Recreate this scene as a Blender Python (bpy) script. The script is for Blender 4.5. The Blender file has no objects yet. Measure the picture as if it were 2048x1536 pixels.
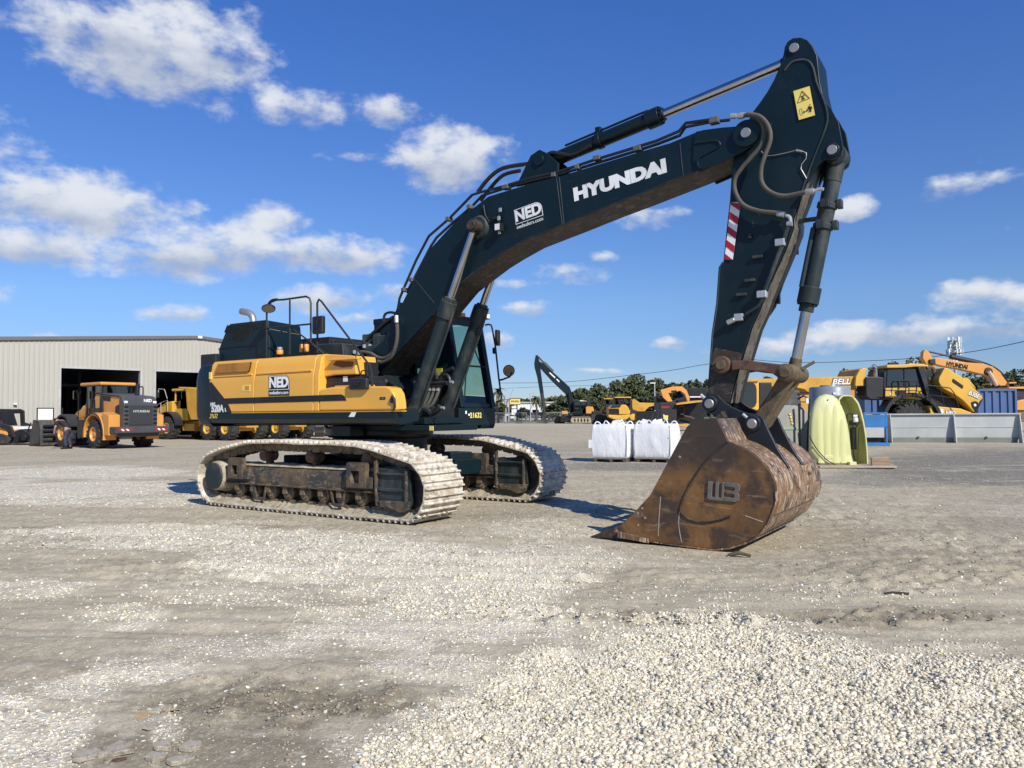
import bpy, bmesh, math, random
import numpy as np
from mathutils import Vector, Matrix, noise as mnoise
random.seed(7); rng=np.random.default_rng(7)
SC=bpy.context.scene
# ------------------------------------------------------------------ camera
F=1540.0; H=1.5; PI=math.pi
P_=math.atan(59/1540.0); R_=math.radians(.4); TH=math.radians(33.6)
fv=np.array([0,math.cos(P_),math.sin(P_)]); r0=np.array([1.,0,0]); u0=np.array([0,-math.sin(P_),math.cos(P_)])
rv=math.cos(R_)*r0-math.sin(R_)*u0; uv=math.sin(R_)*r0+math.cos(R_)*u0
CP=np.array([0,0,H])
cam=bpy.data.objects.new('camera',bpy.data.cameras.new('camera')); SC.collection.objects.link(cam)
cam.data.sensor_width=36; cam.data.lens=36*F/2048; cam.data.clip_end=5000; cam.data.clip_start=.05
cam.matrix_world=Matrix(((rv[0],uv[0],-fv[0],0),(rv[1],uv[1],-fv[1],0),(rv[2],uv[2],-fv[2],H),(0,0,0,1)))
SC.camera=cam
# ------------------------------------------------------------------ sun, sky
SUNV=Vector((.751,-1.147,1.0)).normalized()
sl=bpy.data.lights.new('sun','SUN'); sl.energy=4.75; sl.angle=math.radians(.55); sl.color=(1,.943,.845)
so=bpy.data.objects.new('sun',sl); SC.collection.objects.link(so); so.rotation_euler=SUNV.to_track_quat('Z','Y').to_euler()
so.location=(20,-20,40)
SC.view_settings.view_transform='Standard'; SC.view_settings.look='None'; SC.view_settings.exposure=0.15; SC.view_settings.gamma=1
W=bpy.data.worlds.new('World'); SC.world=W; W.use_nodes=True
nt=W.node_tree; nt.nodes.clear()
class NT:
    def __init__(s,t): s.t=t
    def n(s,typ,**k):
        o=s.t.nodes.new(typ)
        for a,b in k.items(): setattr(o,a,b)
        return o
    def l(s,a,b): s.t.links.new(a,b)
    def inp(s,sock,v):
        if hasattr(v,'links'): s.l(v,sock)
        elif v is not None: sock.default_value=v
    def m(s,op,a,b=None,c=None,clamp=False):
        o=s.n('ShaderNodeMath',operation=op); o.use_clamp=clamp
        s.inp(o.inputs[0],a); s.inp(o.inputs[1],b); s.inp(o.inputs[2],c)
        return o.outputs[0]
    def mix(s,f,a,b,blend='MIX'):
        o=s.n('ShaderNodeMix',data_type='RGBA',blend_type=blend); o.clamp_factor=True
        s.inp(o.inputs[0],f); s.inp(o.inputs[6],a if not isinstance(a,tuple) else (*a[:3],1)); s.inp(o.inputs[7],b if not isinstance(b,tuple) else (*b[:3],1))
        return o.outputs[2]
    def ramp(s,f,lo,hi,a=0.,b=1.):
        o=s.n('ShaderNodeMapRange'); o.interpolation_type='SMOOTHSTEP'
        s.inp(o.inputs[0],f); o.inputs[1].default_value=lo;o.inputs[2].default_value=hi;o.inputs[3].default_value=a;o.inputs[4].default_value=b
        return o.outputs[0]
    def noise(s,vec,scale,detail=4,rough=.55,dist=0.,scl=None):
        o=s.n('ShaderNodeTexNoise')
        if scl is not None:
            mp=s.n('ShaderNodeMapping'); mp.inputs['Scale'].default_value=scl; s.l(vec,mp.inputs[0]); vec=mp.outputs[0]
        s.l(vec,o.inputs['Vector']); o.inputs['Scale'].default_value=scale;o.inputs['Detail'].default_value=detail
        o.inputs['Roughness'].default_value=rough;o.inputs['Distortion'].default_value=dist
        return o.outputs[0]
g=NT(nt)
sky=g.n('ShaderNodeTexSky',sky_type='NISHITA'); sky.sun_disc=False
sky.sun_elevation=math.asin(SUNV.z); sky.sun_rotation=math.atan2(SUNV.x,SUNV.y)
sky.air_density=1.0; sky.dust_density=.0; sky.ozone_density=3.0; sky.altitude=0
tc=g.n('ShaderNodeTexCoord'); sp=g.n('ShaderNodeSeparateXYZ'); g.l(tc.outputs['Generated'],sp.inputs[0])
X,Y,Z=sp.outputs
az=g.m('ARCTAN2',X,Y); el=g.m('ARCSINE',Z)
def dirof(px,py):
    d=fv+(px-1024)/F*rv+(768-py)/F*uv; d=d/np.linalg.norm(d); return math.atan2(d[0],d[1]),math.asin(d[2])
# cloud banks: photo centre, half sizes (in photo pixels), strength
CL=[(300,95,250,115,1.0),(200,40,150,60,.75),(450,90,110,55,.7),(600,212,105,52,.85),(770,222,95,38,.8),(900,320,155,80,1.05),(700,305,60,14,.45),
 (150,408,215,75,1.0),(60,490,140,55,1.0),(440,492,195,58,1.0),(670,508,185,50,1.0),(330,515,130,50,.9),(540,445,80,50,.75),(640,595,120,34,.85),
 (345,622,95,24,.75),(1060,613,62,20,.8),(1310,432,90,26,.6),(1140,550,90,28,.6),(1030,568,60,14,.5),(1205,512,40,14,.55),
 (1892,378,72,34,.85),(1705,418,50,28,.85),(1930,580,60,26,.8),(2020,600,110,40,.75),(1790,662,230,32,.95),(2000,650,120,30,.8),(1560,695,200,26,.6),(1350,688,60,16,.75),
 (560,680,100,14,.4),(730,640,60,20,.6),(1000,680,40,26,.8),(90,676,60,10,.5),(1180,742,70,8,.5),(2000,355,30,14,.45),(790,585,60,24,.7),
 (-500,250,400,180,1),(2700,300,380,160,1),(2900,550,300,60,.9),(-400,560,300,50,.8)]
cv=g.n('ShaderNodeCombineXYZ'); g.l(az,cv.inputs[0]); g.l(g.m('MULTIPLY',el,1.6),cv.inputs[1])
V0=cv.outputs[0]
wn=g.n('ShaderNodeTexNoise'); g.l(V0,wn.inputs['Vector']); wn.inputs['Scale'].default_value=9; wn.inputs['Detail'].default_value=5
azw=g.m('ADD',az,g.m('MULTIPLY',g.m('SUBTRACT',wn.outputs[0],.5),.045))
wn2=g.noise(V0,7,4)
elw=g.m('ADD',el,g.m('MULTIPLY',g.m('SUBTRACT',wn2,.5),.028))
cov=None; hgt=None
for (cx,cy,hw,hh,st) in CL:
    a0,e0=dirof(cx,cy); wa=hw/F*.97; we=hh/F*.93
    dx=g.m('MULTIPLY',g.m('SUBTRACT',azw,a0),1/wa); dy=g.m('MULTIPLY',g.m('SUBTRACT',elw,e0),1/we)
    q=g.m('SUBTRACT',1.0,g.m('ADD',g.m('MULTIPLY',dx,dx),g.m('MULTIPLY',dy,dy)))
    q=g.m('MULTIPLY',g.m('MAXIMUM',q,-1.2),st)
    hq=g.m('MULTIPLY',g.m('MAXIMUM',q,0.),dy)
    if cov is None: cov=q; hgt=hq
    else: cov=g.m('SMOOTH_MAX',cov,q,.25); hgt=g.m('ADD',hgt,hq)
n1=g.noise(V0,17,10,.58,.10)
n2=g.noise(V0,60,6,.6,.0)
dens=g.m('ADD',g.m('ADD',g.m('MULTIPLY',cov,.60),g.m('MULTIPLY',g.m('SUBTRACT',n1,.5),1.55)),g.m('MULTIPLY',g.m('SUBTRACT',n2,.5),.35))
alpha=g.ramp(dens,.03,.60)
alpha=g.m('MULTIPLY',alpha,.93)
sh=g.m('ADD',g.m('MULTIPLY',hgt,.9),g.m('MULTIPLY',g.m('SUBTRACT',n1,.45),1.1))
shade=g.ramp(sh,-.45,.35)
ccol=g.mix(shade,(.40,.46,.60),(.80,.83,.88))
cr=g.n('ShaderNodeValToRGB'); g.l(g.m('MULTIPLY',el,2.,clamp=True),cr.inputs[0]); er=cr.color_ramp
er.elements[0].position=0.; er.elements[0].color=(.355,.447,.67,1); er.elements[1].position=.94; er.elements[1].color=(.335,.56,.98,1)
e_=er.elements.new(.14); e_.color=(.366,.457,.682,1); e_=er.elements.new(.29); e_.color=(.43,.545,.754,1)
skm=g.n('ShaderNodeMix',data_type='RGBA',blend_type='MULTIPLY'); skm.inputs[0].default_value=1
g.l(sky.outputs[0],skm.inputs[6]); g.l(cr.outputs[0],skm.inputs[7])
bg1=g.n('ShaderNodeBackground'); g.l(skm.outputs[2],bg1.inputs[0]); bg1.inputs[1].default_value=.137
bg2=g.n('ShaderNodeBackground'); g.l(ccol,bg2.inputs[0]); bg2.inputs[1].default_value=.9
mx=g.n('ShaderNodeMixShader'); g.l(alpha,mx.inputs[0]); g.l(bg1.outputs[0],mx.inputs[1]); g.l(bg2.outputs[0],mx.inputs[2])
ow=g.n('ShaderNodeOutputWorld'); g.l(mx.outputs[0],ow.inputs[0])
# ------------------------------------------------------------------ measuring helpers (photo ray -> point in the place)
def ray(x,y): return fv+(x-1024)/F*rv+(768-y)/F*uv
def gnd(x,y,z=0.): d=ray(x,y); return CP+(z-H)/d[2]*d
def atY(x,y,Yd): d=ray(x,y); return CP+d*(Yd/d[1])
FW=np.array([math.cos(TH),-math.sin(TH),0]); LT=np.array([math.sin(TH),math.cos(TH),0])
EO=np.array([-2.25124,13.16041,0.])
def bp(x,y,v):
    d=ray(x,y); t=((EO-CP)@LT+v)/(d@LT); p=CP+t*d-EO
    return (float(p@FW),float(p[2]))
def B3(x,y,v): a=bp(x,y,v); return (a[0],v,a[1])
def crop(ox,oy,s): return lambda x,y:(ox+x/s,oy+y/s)
cS=crop(380,580,4.267); cC=crop(700,560,4.267); cH=crop(380,600,7.877); cB=crop(780,220,3.531); cA=crop(1340,60,3.8395)
cL=crop(1380,420,3.841); cK=crop(1160,780,3.938); cM=crop(1400,780,7.68); cN=crop(1380,680,7.68); cQ=crop(620,560,4.8)
cT=crop(600,860,7.68); cU=crop(380,900,10.97); cV=crop(1000,860,9.6)
def P2(c,pts,v): return [bp(*c(x,y),v) for x,y in pts]
def P3(c,pts,v): return [B3(*c(x,y),v) for x,y in pts]
# ------------------------------------------------------------------ materials
MATS={}
def newmat(name):
    m=bpy.data.materials.new(name); m.use_nodes=True; t=m.node_tree; t.nodes.clear(); q=NT(t)
    b=q.n('ShaderNodeBsdfPrincipled'); o=q.n('ShaderNodeOutputMaterial'); q.l(b.outputs[0],o.inputs[0]); MATS[name]=m
    q.tc=q.n('ShaderNodeTexCoord'); q.O=q.tc.outputs['Object']; return m,q,b
def bump(q,b,h,st,dist=.01):
    k=q.n('ShaderNodeBump'); k.inputs['Strength'].default_value=st; k.inputs['Distance'].default_value=dist
    q.l(h,k.inputs['Height']); q.l(k.outputs[0],b.inputs['Normal'])
def paint(name,col,rough=.4,metal=0.,dirt=.3,dcol=(.30,.26,.20),sc=2.,top=.5,bmp=.15,var=.12,coat=0.,wear=0.,wcol=(.25,.24,.22),spec=.5):
    m,q,b=newmat(name)
    n1=q.noise(q.O,sc,6,.62); n2=q.noise(q.O,sc*9,5,.6); n3=q.noise(q.O,sc*.6,3,.5)
    c=q.mix(q.ramp(n3,.3,.7),tuple(x*(1-var) for x in col),tuple(min(1,x*(1+var)) for x in col))
    st=q.noise(q.O,sc*3.5,5,.65,scl=(1,1,.18))
    d=q.m('MULTIPLY',q.ramp(q.m('ADD',q.m('MULTIPLY',n1,.6),q.m('MULTIPLY',st,.4)),.45,.72),dirt)
    if top:
        ge=q.n('ShaderNodeNewGeometry'); sx=q.n('ShaderNodeSeparateXYZ'); q.l(ge.outputs['Normal'],sx.inputs[0])
        up=q.ramp(sx.outputs[2],.35,.95); d=q.m('MAXIMUM',d,q.m('MULTIPLY',q.m('MULTIPLY',up,top),q.ramp(n2,.2,.6)))
    c=q.mix(d,c,dcol)
    if wear:
        w=q.noise(q.O,sc*14,4,.7,scl=(1,1,.35)); c=q.mix(q.m('MULTIPLY',q.ramp(w,.66,.74),wear),c,wcol)
    q.l(c,b.inputs['Base Color'])
    rr=q.m('ADD',rough,q.m('MULTIPLY',d,.4),clamp=True); rr=q.m('ADD',rr,q.m('MULTIPLY',q.m('SUBTRACT',n2,.5),.2),clamp=True)
    q.l(rr,b.inputs['Roughness']); b.inputs['Metallic'].default_value=metal; b.inputs['Coat Weight'].default_value=coat
    b.inputs['Specular IOR Level'].default_value=spec
    if bmp: bump(q,b,n2,bmp,.004)
    return m
teal=paint('dark_teal_paint',(.0035,.0135,.019),.40,dirt=.16,sc=1.4,top=.40,dcol=(.030,.036,.036),wear=.6,wcol=(.07,.08,.078),bmp=.05,spec=.32)
tealD=paint('dusty_teal_paint',(.009,.022,.026),.55,dirt=.5,sc=2.5,top=.6,dcol=(.14,.125,.10),wear=.6,wcol=(.2,.19,.17))
black=paint('black_plastic',(.012,.013,.015),.5,dirt=.12,sc=3,top=.35,dcol=(.12,.11,.10),bmp=.1)
blackp=paint('pure_black',(.006,.007,.008),.4,dirt=.05,sc=3,top=.15,bmp=0)
yel=paint('machine_yellow',(.80,.415,.060),.38,dirt=.10,sc=1.2,top=.12,dcol=(.50,.30,.09),bmp=.04,var=.05,coat=.15)
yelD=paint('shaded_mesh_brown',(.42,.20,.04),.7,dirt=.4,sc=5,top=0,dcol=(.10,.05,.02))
yel2=paint('truck_yellow',(.66,.38,.045),.42,dirt=.22,sc=1.1,top=.25,dcol=(.38,.28,.14),bmp=.05,var=.08)
yelR=paint('stained_yellow',(.60,.32,.035),.55,dirt=.55,sc=1.6,top=.2,dcol=(.30,.15,.04),bmp=.1,var=.1)
orng=paint('machine_orange',(.66,.30,.06),.42,dirt=.2,sc=1.2,top=.2,dcol=(.40,.25,.13),bmp=.04,var=.06)
chrome=paint('chrome_rod',(.55,.54,.53),.18,metal=1.,dirt=.12,sc=5,top=0,dcol=(.3,.26,.2),bmp=0,var=.1)
steel=paint('worn_steel',(.42,.41,.39),.45,metal=.7,dirt=.3,sc=9,top=.2,dcol=(.25,.22,.18))
silver=paint('zinc_fitting',(.55,.55,.54),.35,metal=.6,dirt=.25,sc=12,top=0,dcol=(.25,.22,.18))
hose=paint('dusty_hose',(.075,.066,.055),.75,dirt=.5,sc=6,top=.5,dcol=(.17,.15,.12))
hoseb=paint('black_hose',(.012,.015,.017),.45,dirt=.15,sc=6,top=.3,dcol=(.1,.09,.08))
rubber=paint('tyre_rubber',(.022,.022,.023),.85,dirt=.6,sc=3,top=.4,dcol=(.13,.12,.105),bmp=.3)
white=paint('white_paint',(.78,.78,.76),.5,dirt=.12,sc=4,top=.1,bmp=.05)
decal=paint('white_lettering',(.80,.81,.80),.45,dirt=.08,sc=4,top=0,bmp=0)
greyp=paint('grey_paint',(.42,.43,.42),.55,dirt=.35,sc=1.5,top=.3,dcol=(.3,.27,.2))
limemud=None
def rusty(name,a,b_,c_,d_,sc,rough=.75,bm=.4,scr=.5,sscl=(.35,1,1.6),sth=.56,cth=.50,old=None):
    m,q,b=newmat(name)
    n1=q.noise(q.O,sc,7,.62,.4); n2=q.noise(q.O,sc*2.3,6,.65,.2); n3=q.noise(q.O,sc*12,5,.7)
    c=q.mix(q.ramp(n1,.38,.60),a,b_); c=q.mix(q.m('MULTIPLY',q.ramp(n2,cth,cth+.16),.9),c,c_)
    s1=q.noise(q.O,sc*5,5,.72,.6,scl=sscl); c=q.mix(q.m('MULTIPLY',q.ramp(s1,sth,sth+.12),scr),c,d_)
    if old:
        zz=q.n('ShaderNodeSeparateXYZ'); q.l(q.O,zz.inputs[0]); hz_=q.m('ADD',q.m('ADD',zz.outputs[2],q.m('MULTIPLY',q.m('SUBTRACT',n1,.5),1.6)),q.m('MULTIPLY',zz.outputs[0],old[3])); c=q.mix(q.m('MULTIPLY',q.ramp(hz_,old[1],old[2]),.88),c,old[0]); c=q.mix(q.m('MULTIPLY',q.ramp(s1,sth,sth+.12),scr*.45),c,d_)
    c=q.mix(q.ramp(n3,.35,.75,0,.35),c,tuple(x*.45 for x in a))
    q.l(c,b.inputs['Base Color']); b.inputs['Roughness'].default_value=rough
    q.l(q.ramp(n2,.3,.7,rough-.2,rough+.12),b.inputs['Roughness']); b.inputs['Specular IOR Level'].default_value=.35 if rough<.8 else .05
    bump(q,b,q.m('ADD',n3,q.m('MULTIPLY',n2,.6)),bm,.006); return m
rustB=rusty('bucket_rust',(.145,.074,.030),(.24,.122,.042),(.045,.034,.031),(.34,.25,.16),1.1,.62,scr=.4,cth=.45,old=((.040,.034,.032),.72,1.15,0.))
rustS=rusty('scraped_back_steel',(.17,.10,.062),(.25,.135,.06),(.035,.030,.034),(.58,.47,.33),1.5,.5,scr=1.,sscl=(3.,3.,.5),sth=.51,old=((.075,.07,.072),1.0,1.45,0.))
rustP=rusty('dark_worn_steel',(.03,.028,.028),(.055,.038,.028),(.09,.075,.055),(.30,.27,.22),3,.65)
rustL=rusty('dusty_link_steel',(.12,.095,.068),(.18,.135,.085),(.07,.055,.04),(.32,.27,.2),3.2,.8)
rustR=rusty('red_brown_link',(.115,.055,.036),(.15,.085,.055),(.06,.045,.04),(.25,.2,.15),3,.7)
woodst=rusty('scraped_grey_steel',(.13,.12,.10),(.19,.17,.14),(.055,.05,.045),(.28,.25,.21),6,.85)
frameM=rusty('muddy_frame_steel',(.125,.088,.052),(.045,.045,.044),(.20,.155,.10),(.40,.35,.26),3.5,.75)
limem=rusty('limestone_shoe_steel',(.46,.40,.30),(.70,.655,.56),(.26,.20,.14),(.84,.80,.72),4,.85,scr=.8,bm=.4)
mudm=rusty('dried_limestone_mud',(.36,.31,.22),(.48,.42,.30),(.24,.20,.14),(.58,.52,.40),6,.95,bm=1.)
chainm=rusty('muddy_chain',(.16,.12,.08),(.24,.19,.13),(.09,.07,.05),(.36,.31,.23),7,.85)
def simple(name,col,rough=.5,metal=0.,emis=None,trans=0.,alpha=1.):
    m,q,b=newmat(name); b.inputs['Base Color'].default_value=(*col,1); b.inputs['Roughness'].default_value=rough; b.inputs['Metallic'].default_value=metal
    b.inputs['Transmission Weight'].default_value=trans
    return m
def glassm(name,tint,rough=.03,mixf=.55,gc=(1,1,1)):
    m=bpy.data.materials.new(name); m.use_nodes=True; t=m.node_tree; t.nodes.clear(); q=NT(t)
    tr=q.n('ShaderNodeBsdfTransparent'); tr.inputs[0].default_value=(*tint,1)
    gl=q.n('ShaderNodeBsdfGlossy'); gl.inputs['Roughness'].default_value=rough; gl.inputs[0].default_value=(*gc,1)
    fr=q.n('ShaderNodeFresnel'); fr.inputs[0].default_value=1.5
    mxx=q.n('ShaderNodeMixShader'); q.l(q.m('ADD',fr.outputs[0],mixf-.5,clamp=True),mxx.inputs[0]); q.l(tr.outputs[0],mxx.inputs[1]); q.l(gl.outputs[0],mxx.inputs[2])
    o=q.n('ShaderNodeOutputMaterial'); q.l(mxx.outputs[0],o.inputs[0]); MATS[name]=m; return m
glass=glassm('cab_glass',(.60,.70,.56),.02,.51)
glassD=glassm('dark_glass',(.12,.16,.17),.03,.56)
mirror=simple('mirror_glass',(.22,.19,.15),.08,1.)
redp=simple('red_reflective',(.38,.012,.022),.4); lens=simple('lamp_lens',(.75,.76,.76),.15); decY=paint('warning_yellow',(.85,.66,.16),.45,dirt=.05,sc=4,top=0,bmp=0)
inkb=simple('black_ink',(.01,.01,.01),.5)
# ------------------------------------------------------------------ mesh helpers
def lvl(p):   # thing > part > sub-part and no deeper
    while p.parent is not None and p.parent.parent is not None: p=p.parent
    return p
class MB:
    def __init__(s,T=None): s.v=[]; s.f=[]; s.T=T
    def add(s,vs,fs,T=None):
        k=len(s.v)
        M_=T if T is not None else s.T
        if M_ is not None: vs=[M_@Vector(p) for p in vs]
        s.v+= [tuple(p) for p in vs]; s.f+=[tuple(i+k for i in f) for f in fs]; return s
    def box(s,x0,x1,y0,y1,z0,z1,T=None):
        vs=[(x,y,z) for z in (z0,z1) for y in (y0,y1) for x in (x0,x1)]
        return s.add(vs,[(0,2,3,1),(4,5,7,6),(0,1,5,4),(2,6,7,3),(0,4,6,2),(1,3,7,5)],T)
    def cbox(s,c,d,rz=0.,T=None):
        M_=Matrix.Translation(c)@Matrix.Rotation(rz,4,'Z'); 
        if T is not None: M_=T@M_
        elif s.T is not None: M_=s.T@M_
        return s.box(-d[0]/2,d[0]/2,-d[1]/2,d[1]/2,-d[2]/2,d[2]/2,M_)
    def prism(s,poly,y0,y1,T=None,poly2=None):       # (x,z) outline pushed along y
        n=len(poly); q=poly2 or poly
        vs=[(a,y0,b) for a,b in poly]+[(a,y1,b) for a,b in q]
        fs=[tuple(range(n)),tuple(range(2*n-1,n-1,-1))]+[(i,(i+1)%n,n+(i+1)%n,n+i) for i in range(n)]
        return s.add(vs,fs,T)
    def plan(s,poly,z0,z1,T=None):                   # (x,y) outline pushed up z
        n=len(poly); vs=[(a,b,z0) for a,b in poly]+[(a,b,z1) for a,b in poly]
        return s.add(vs,[tuple(range(n)),tuple(range(2*n-1,n-1,-1))]+[(i,(i+1)%n,n+(i+1)%n,n+i) for i in range(n)],T)
    def sect(s,poly,x0,x1,T=None):                   # (y,z) outline pushed along x
        n=len(poly); vs=[(x0,a,b) for a,b in poly]+[(x1,a,b) for a,b in poly]
        return s.add(vs,[tuple(range(n)),tuple(range(2*n-1,n-1,-1))]+[(i,(i+1)%n,n+(i+1)%n,n+i) for i in range(n)],T)
    def cyl(s,p0,p1,ra,rb=None,n=20,T=None,cap=True):
        rb=ra if rb is None else rb; p0=Vector(p0);p1=Vector(p1); d=(p1-p0).normalized()
        a=d.orthogonal().normalized(); b=d.cross(a)
        vs=[]
        for p,r in ((p0,ra),(p1,rb)):
            for i in range(n):
                t=2*PI*i/n; vs.append(p+a*math.cos(t)*r+b*math.sin(t)*r)
        fs=[(i,(i+1)%n,n+(i+1)%n,n+i) for i in range(n)]
        if cap: fs+=[tuple(range(n-1,-1,-1)),tuple(range(n,2*n))]
        return s.add(vs,fs,T)
    def tube(s,pts,r,n=8,sm=0,T=None,cap=True,rs=None):
        pts=[Vector(p) for p in pts]
        if sm and len(pts)>2:
            out=[]
            for i in range(len(pts)-1):
                a=pts[max(i-1,0)];b=pts[i];c=pts[i+1];d=pts[min(i+2,len(pts)-1)]
                for k in range(sm):
                    t=k/sm; out.append(.5*((2*b)+(c-a)*t+(2*a-5*b+4*c-d)*t*t+(3*b-a-3*c+d)*t**3))
            out.append(pts[-1]); pts=out
        m=len(pts); up=None; vs=[]
        for i,p in enumerate(pts):
            d=(pts[min(i+1,m-1)]-pts[max(i-1,0)]).normalized()
            if up is None: up=d.orthogonal().normalized()
            up=(up-d*up.dot(d)); up=up.normalized() if up.length>1e-6 else d.orthogonal().normalized()
            b=d.cross(up); rr=r if rs is None else rs[min(int(i*len(rs)/m),len(rs)-1)]
            for k in range(n):
                t=2*PI*k/n; vs.append(p+up*math.cos(t)*rr+b*math.sin(t)*rr)
        fs=[(i*n+k,i*n+(k+1)%n,(i+1)*n+(k+1)%n,(i+1)*n+k) for i in range(m-1) for k in range(n)]
        if cap: fs+=[tuple(range(n-1,-1,-1)),tuple(range((m-1)*n,m*n))]
        return s.add(vs,fs,T)
    def lathe(s,prof,c,ax='y',n=28,T=None,cap=True):          # prof: (offset along axis, radius)
        vs=[]
        for h,r in prof:
            for i in range(n):
                t=2*PI*i/n; a,b=r*math.cos(t),r*math.sin(t)
                p={'y':(c[0]+a,c[1]+h,c[2]+b),'x':(c[0]+h,c[1]+a,c[2]+b),'z':(c[0]+a,c[1]+b,c[2]+h)}[ax]; vs.append(p)
        m=len(prof); fs=[(j*n+i,j*n+(i+1)%n,(j+1)*n+(i+1)%n,(j+1)*n+i) for j in range(m-1) for i in range(n)]
        if cap: fs+=[tuple(range(n)),tuple(range((m-1)*n,m*n))]
        return s.add(vs,fs,T)
    def build(s,name,mat,parent=None,bev=0.,ang=35,segs=2,norm=True):
        me=bpy.data.meshes.new(name); me.from_pydata(s.v,[],s.f)
        if norm and len(s.f)<60000:
            bm=bmesh.new(); bm.from_mesh(me); bmesh.ops.recalc_face_normals(bm,faces=bm.faces); bm.to_mesh(me); bm.free()
        me.materials.append(mat); me.update()
        me.shade_smooth(); me.set_sharp_from_angle(angle=math.radians(ang))
        o=bpy.data.objects.new(name,me); SC.collection.objects.link(o)
        if parent is not None: o.parent=lvl(parent)
        if bev:
            b=o.modifiers.new('bevel','BEVEL'); b.width=bev; b.segments=segs; b.limit_method='ANGLE'; b.angle_limit=math.radians(40); b.harden_normals=True
        return o
def tag(o,label,cat,group=None,kind=None):
    if label: o['label']=label
    if cat: o['category']=cat
    if group: o['group']=group
    if kind: o['kind']=kind
    return o
def thing(name,label,cat,loc=(0,0,0),rz=0.,group=None,sc=1.):
    o=bpy.data.objects.new(name,None); SC.collection.objects.link(o); o.location=loc; o.rotation_euler=(0,0,rz); o.scale=(sc,)*3
    o.empty_display_size=.2
    return tag(o,label,cat,group)
def kids(o): return [c for c in bpy.data.objects if c.parent==o]
def copytree(o,parent=None):
    c=o.copy(); SC.collection.objects.link(c)
    if parent is not None: c.parent=parent
    for ch in kids(o): copytree(ch,c)
    return c
def textobj(name,txt,size,mat,parent,M_,bold=.0,shear=0.,ext=.002,sx=1.,spacing=1.):
    cu=bpy.data.curves.new(name,'FONT'); cu.body=txt; cu.size=size; cu.offset=bold*size; cu.extrude=ext; cu.shear=shear; cu.space_character=spacing
    cu.align_x='CENTER'; cu.align_y='CENTER'; cu.resolution_u=3
    t=bpy.data.objects.new(name,cu); SC.collection.objects.link(t)
    dg=bpy.context.evaluated_depsgraph_get(); me=bpy.data.meshes.new_from_object(t.evaluated_get(dg)); 
    bpy.data.objects.remove(t); bpy.data.curves.remove(cu)
    me.name=name; me.materials.clear(); me.materials.append(mat)
    me.transform(M_@Matrix.Diagonal((sx,1,1,1)))
    o=bpy.data.objects.new(name,me); SC.collection.objects.link(o)
    if parent is not None: o.parent=lvl(parent)
    return o
def nearM(u,v,z,ang=0.):   # frame for writing on a face that looks along -y
    return Matrix.Translation((u,v,z))@Matrix(((1,0,0,0),(0,0,-1,0),(0,1,0,0),(0,0,0,1)))@Matrix.Rotation(ang,4,'Z')
# ================================================================== THE EXCAVATOR
EX=thing('crawler_excavator','large dark teal and yellow crawler excavator with its bucket resting on the gravel','excavator',tuple(EO),-TH)
# ---- crawler tracks
loop=[(2.26,.88),(2.33,.83),(2.45,.70),(2.51,.58),(2.525,.45),(2.50,.31),(2.44,.18),(2.34,.08),(2.24,.012),(1.2,.0),(0,.0),(-1.2,0),(-2.2,.012),(-2.32,.05),(-2.44,.13),
 (-2.53,.26),(-2.58,.43),(-2.56,.63),(-2.46,.78),(-2.28,.895),(-1.9,.99),(-1.25,1.105),(-.6,1.12),(0,1.112),(.6,1.118),(1.23,1.10),(1.75,1.00)]
def resample(P,n):
    P=[Vector((a,b)) for a,b in P]; P.append(P[0]); L=[0]
    for i in range(len(P)-1): L.append(L[-1]+(P[i+1]-P[i]).length)
    out=[];j=0
    for k in range(n):
        t=L[-1]*k/n
        while L[j+1]<t: j+=1
        out.append(P[j].lerp(P[j+1],(t-L[j])/(L[j+1]-L[j])))
    return out,L[-1]
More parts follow.
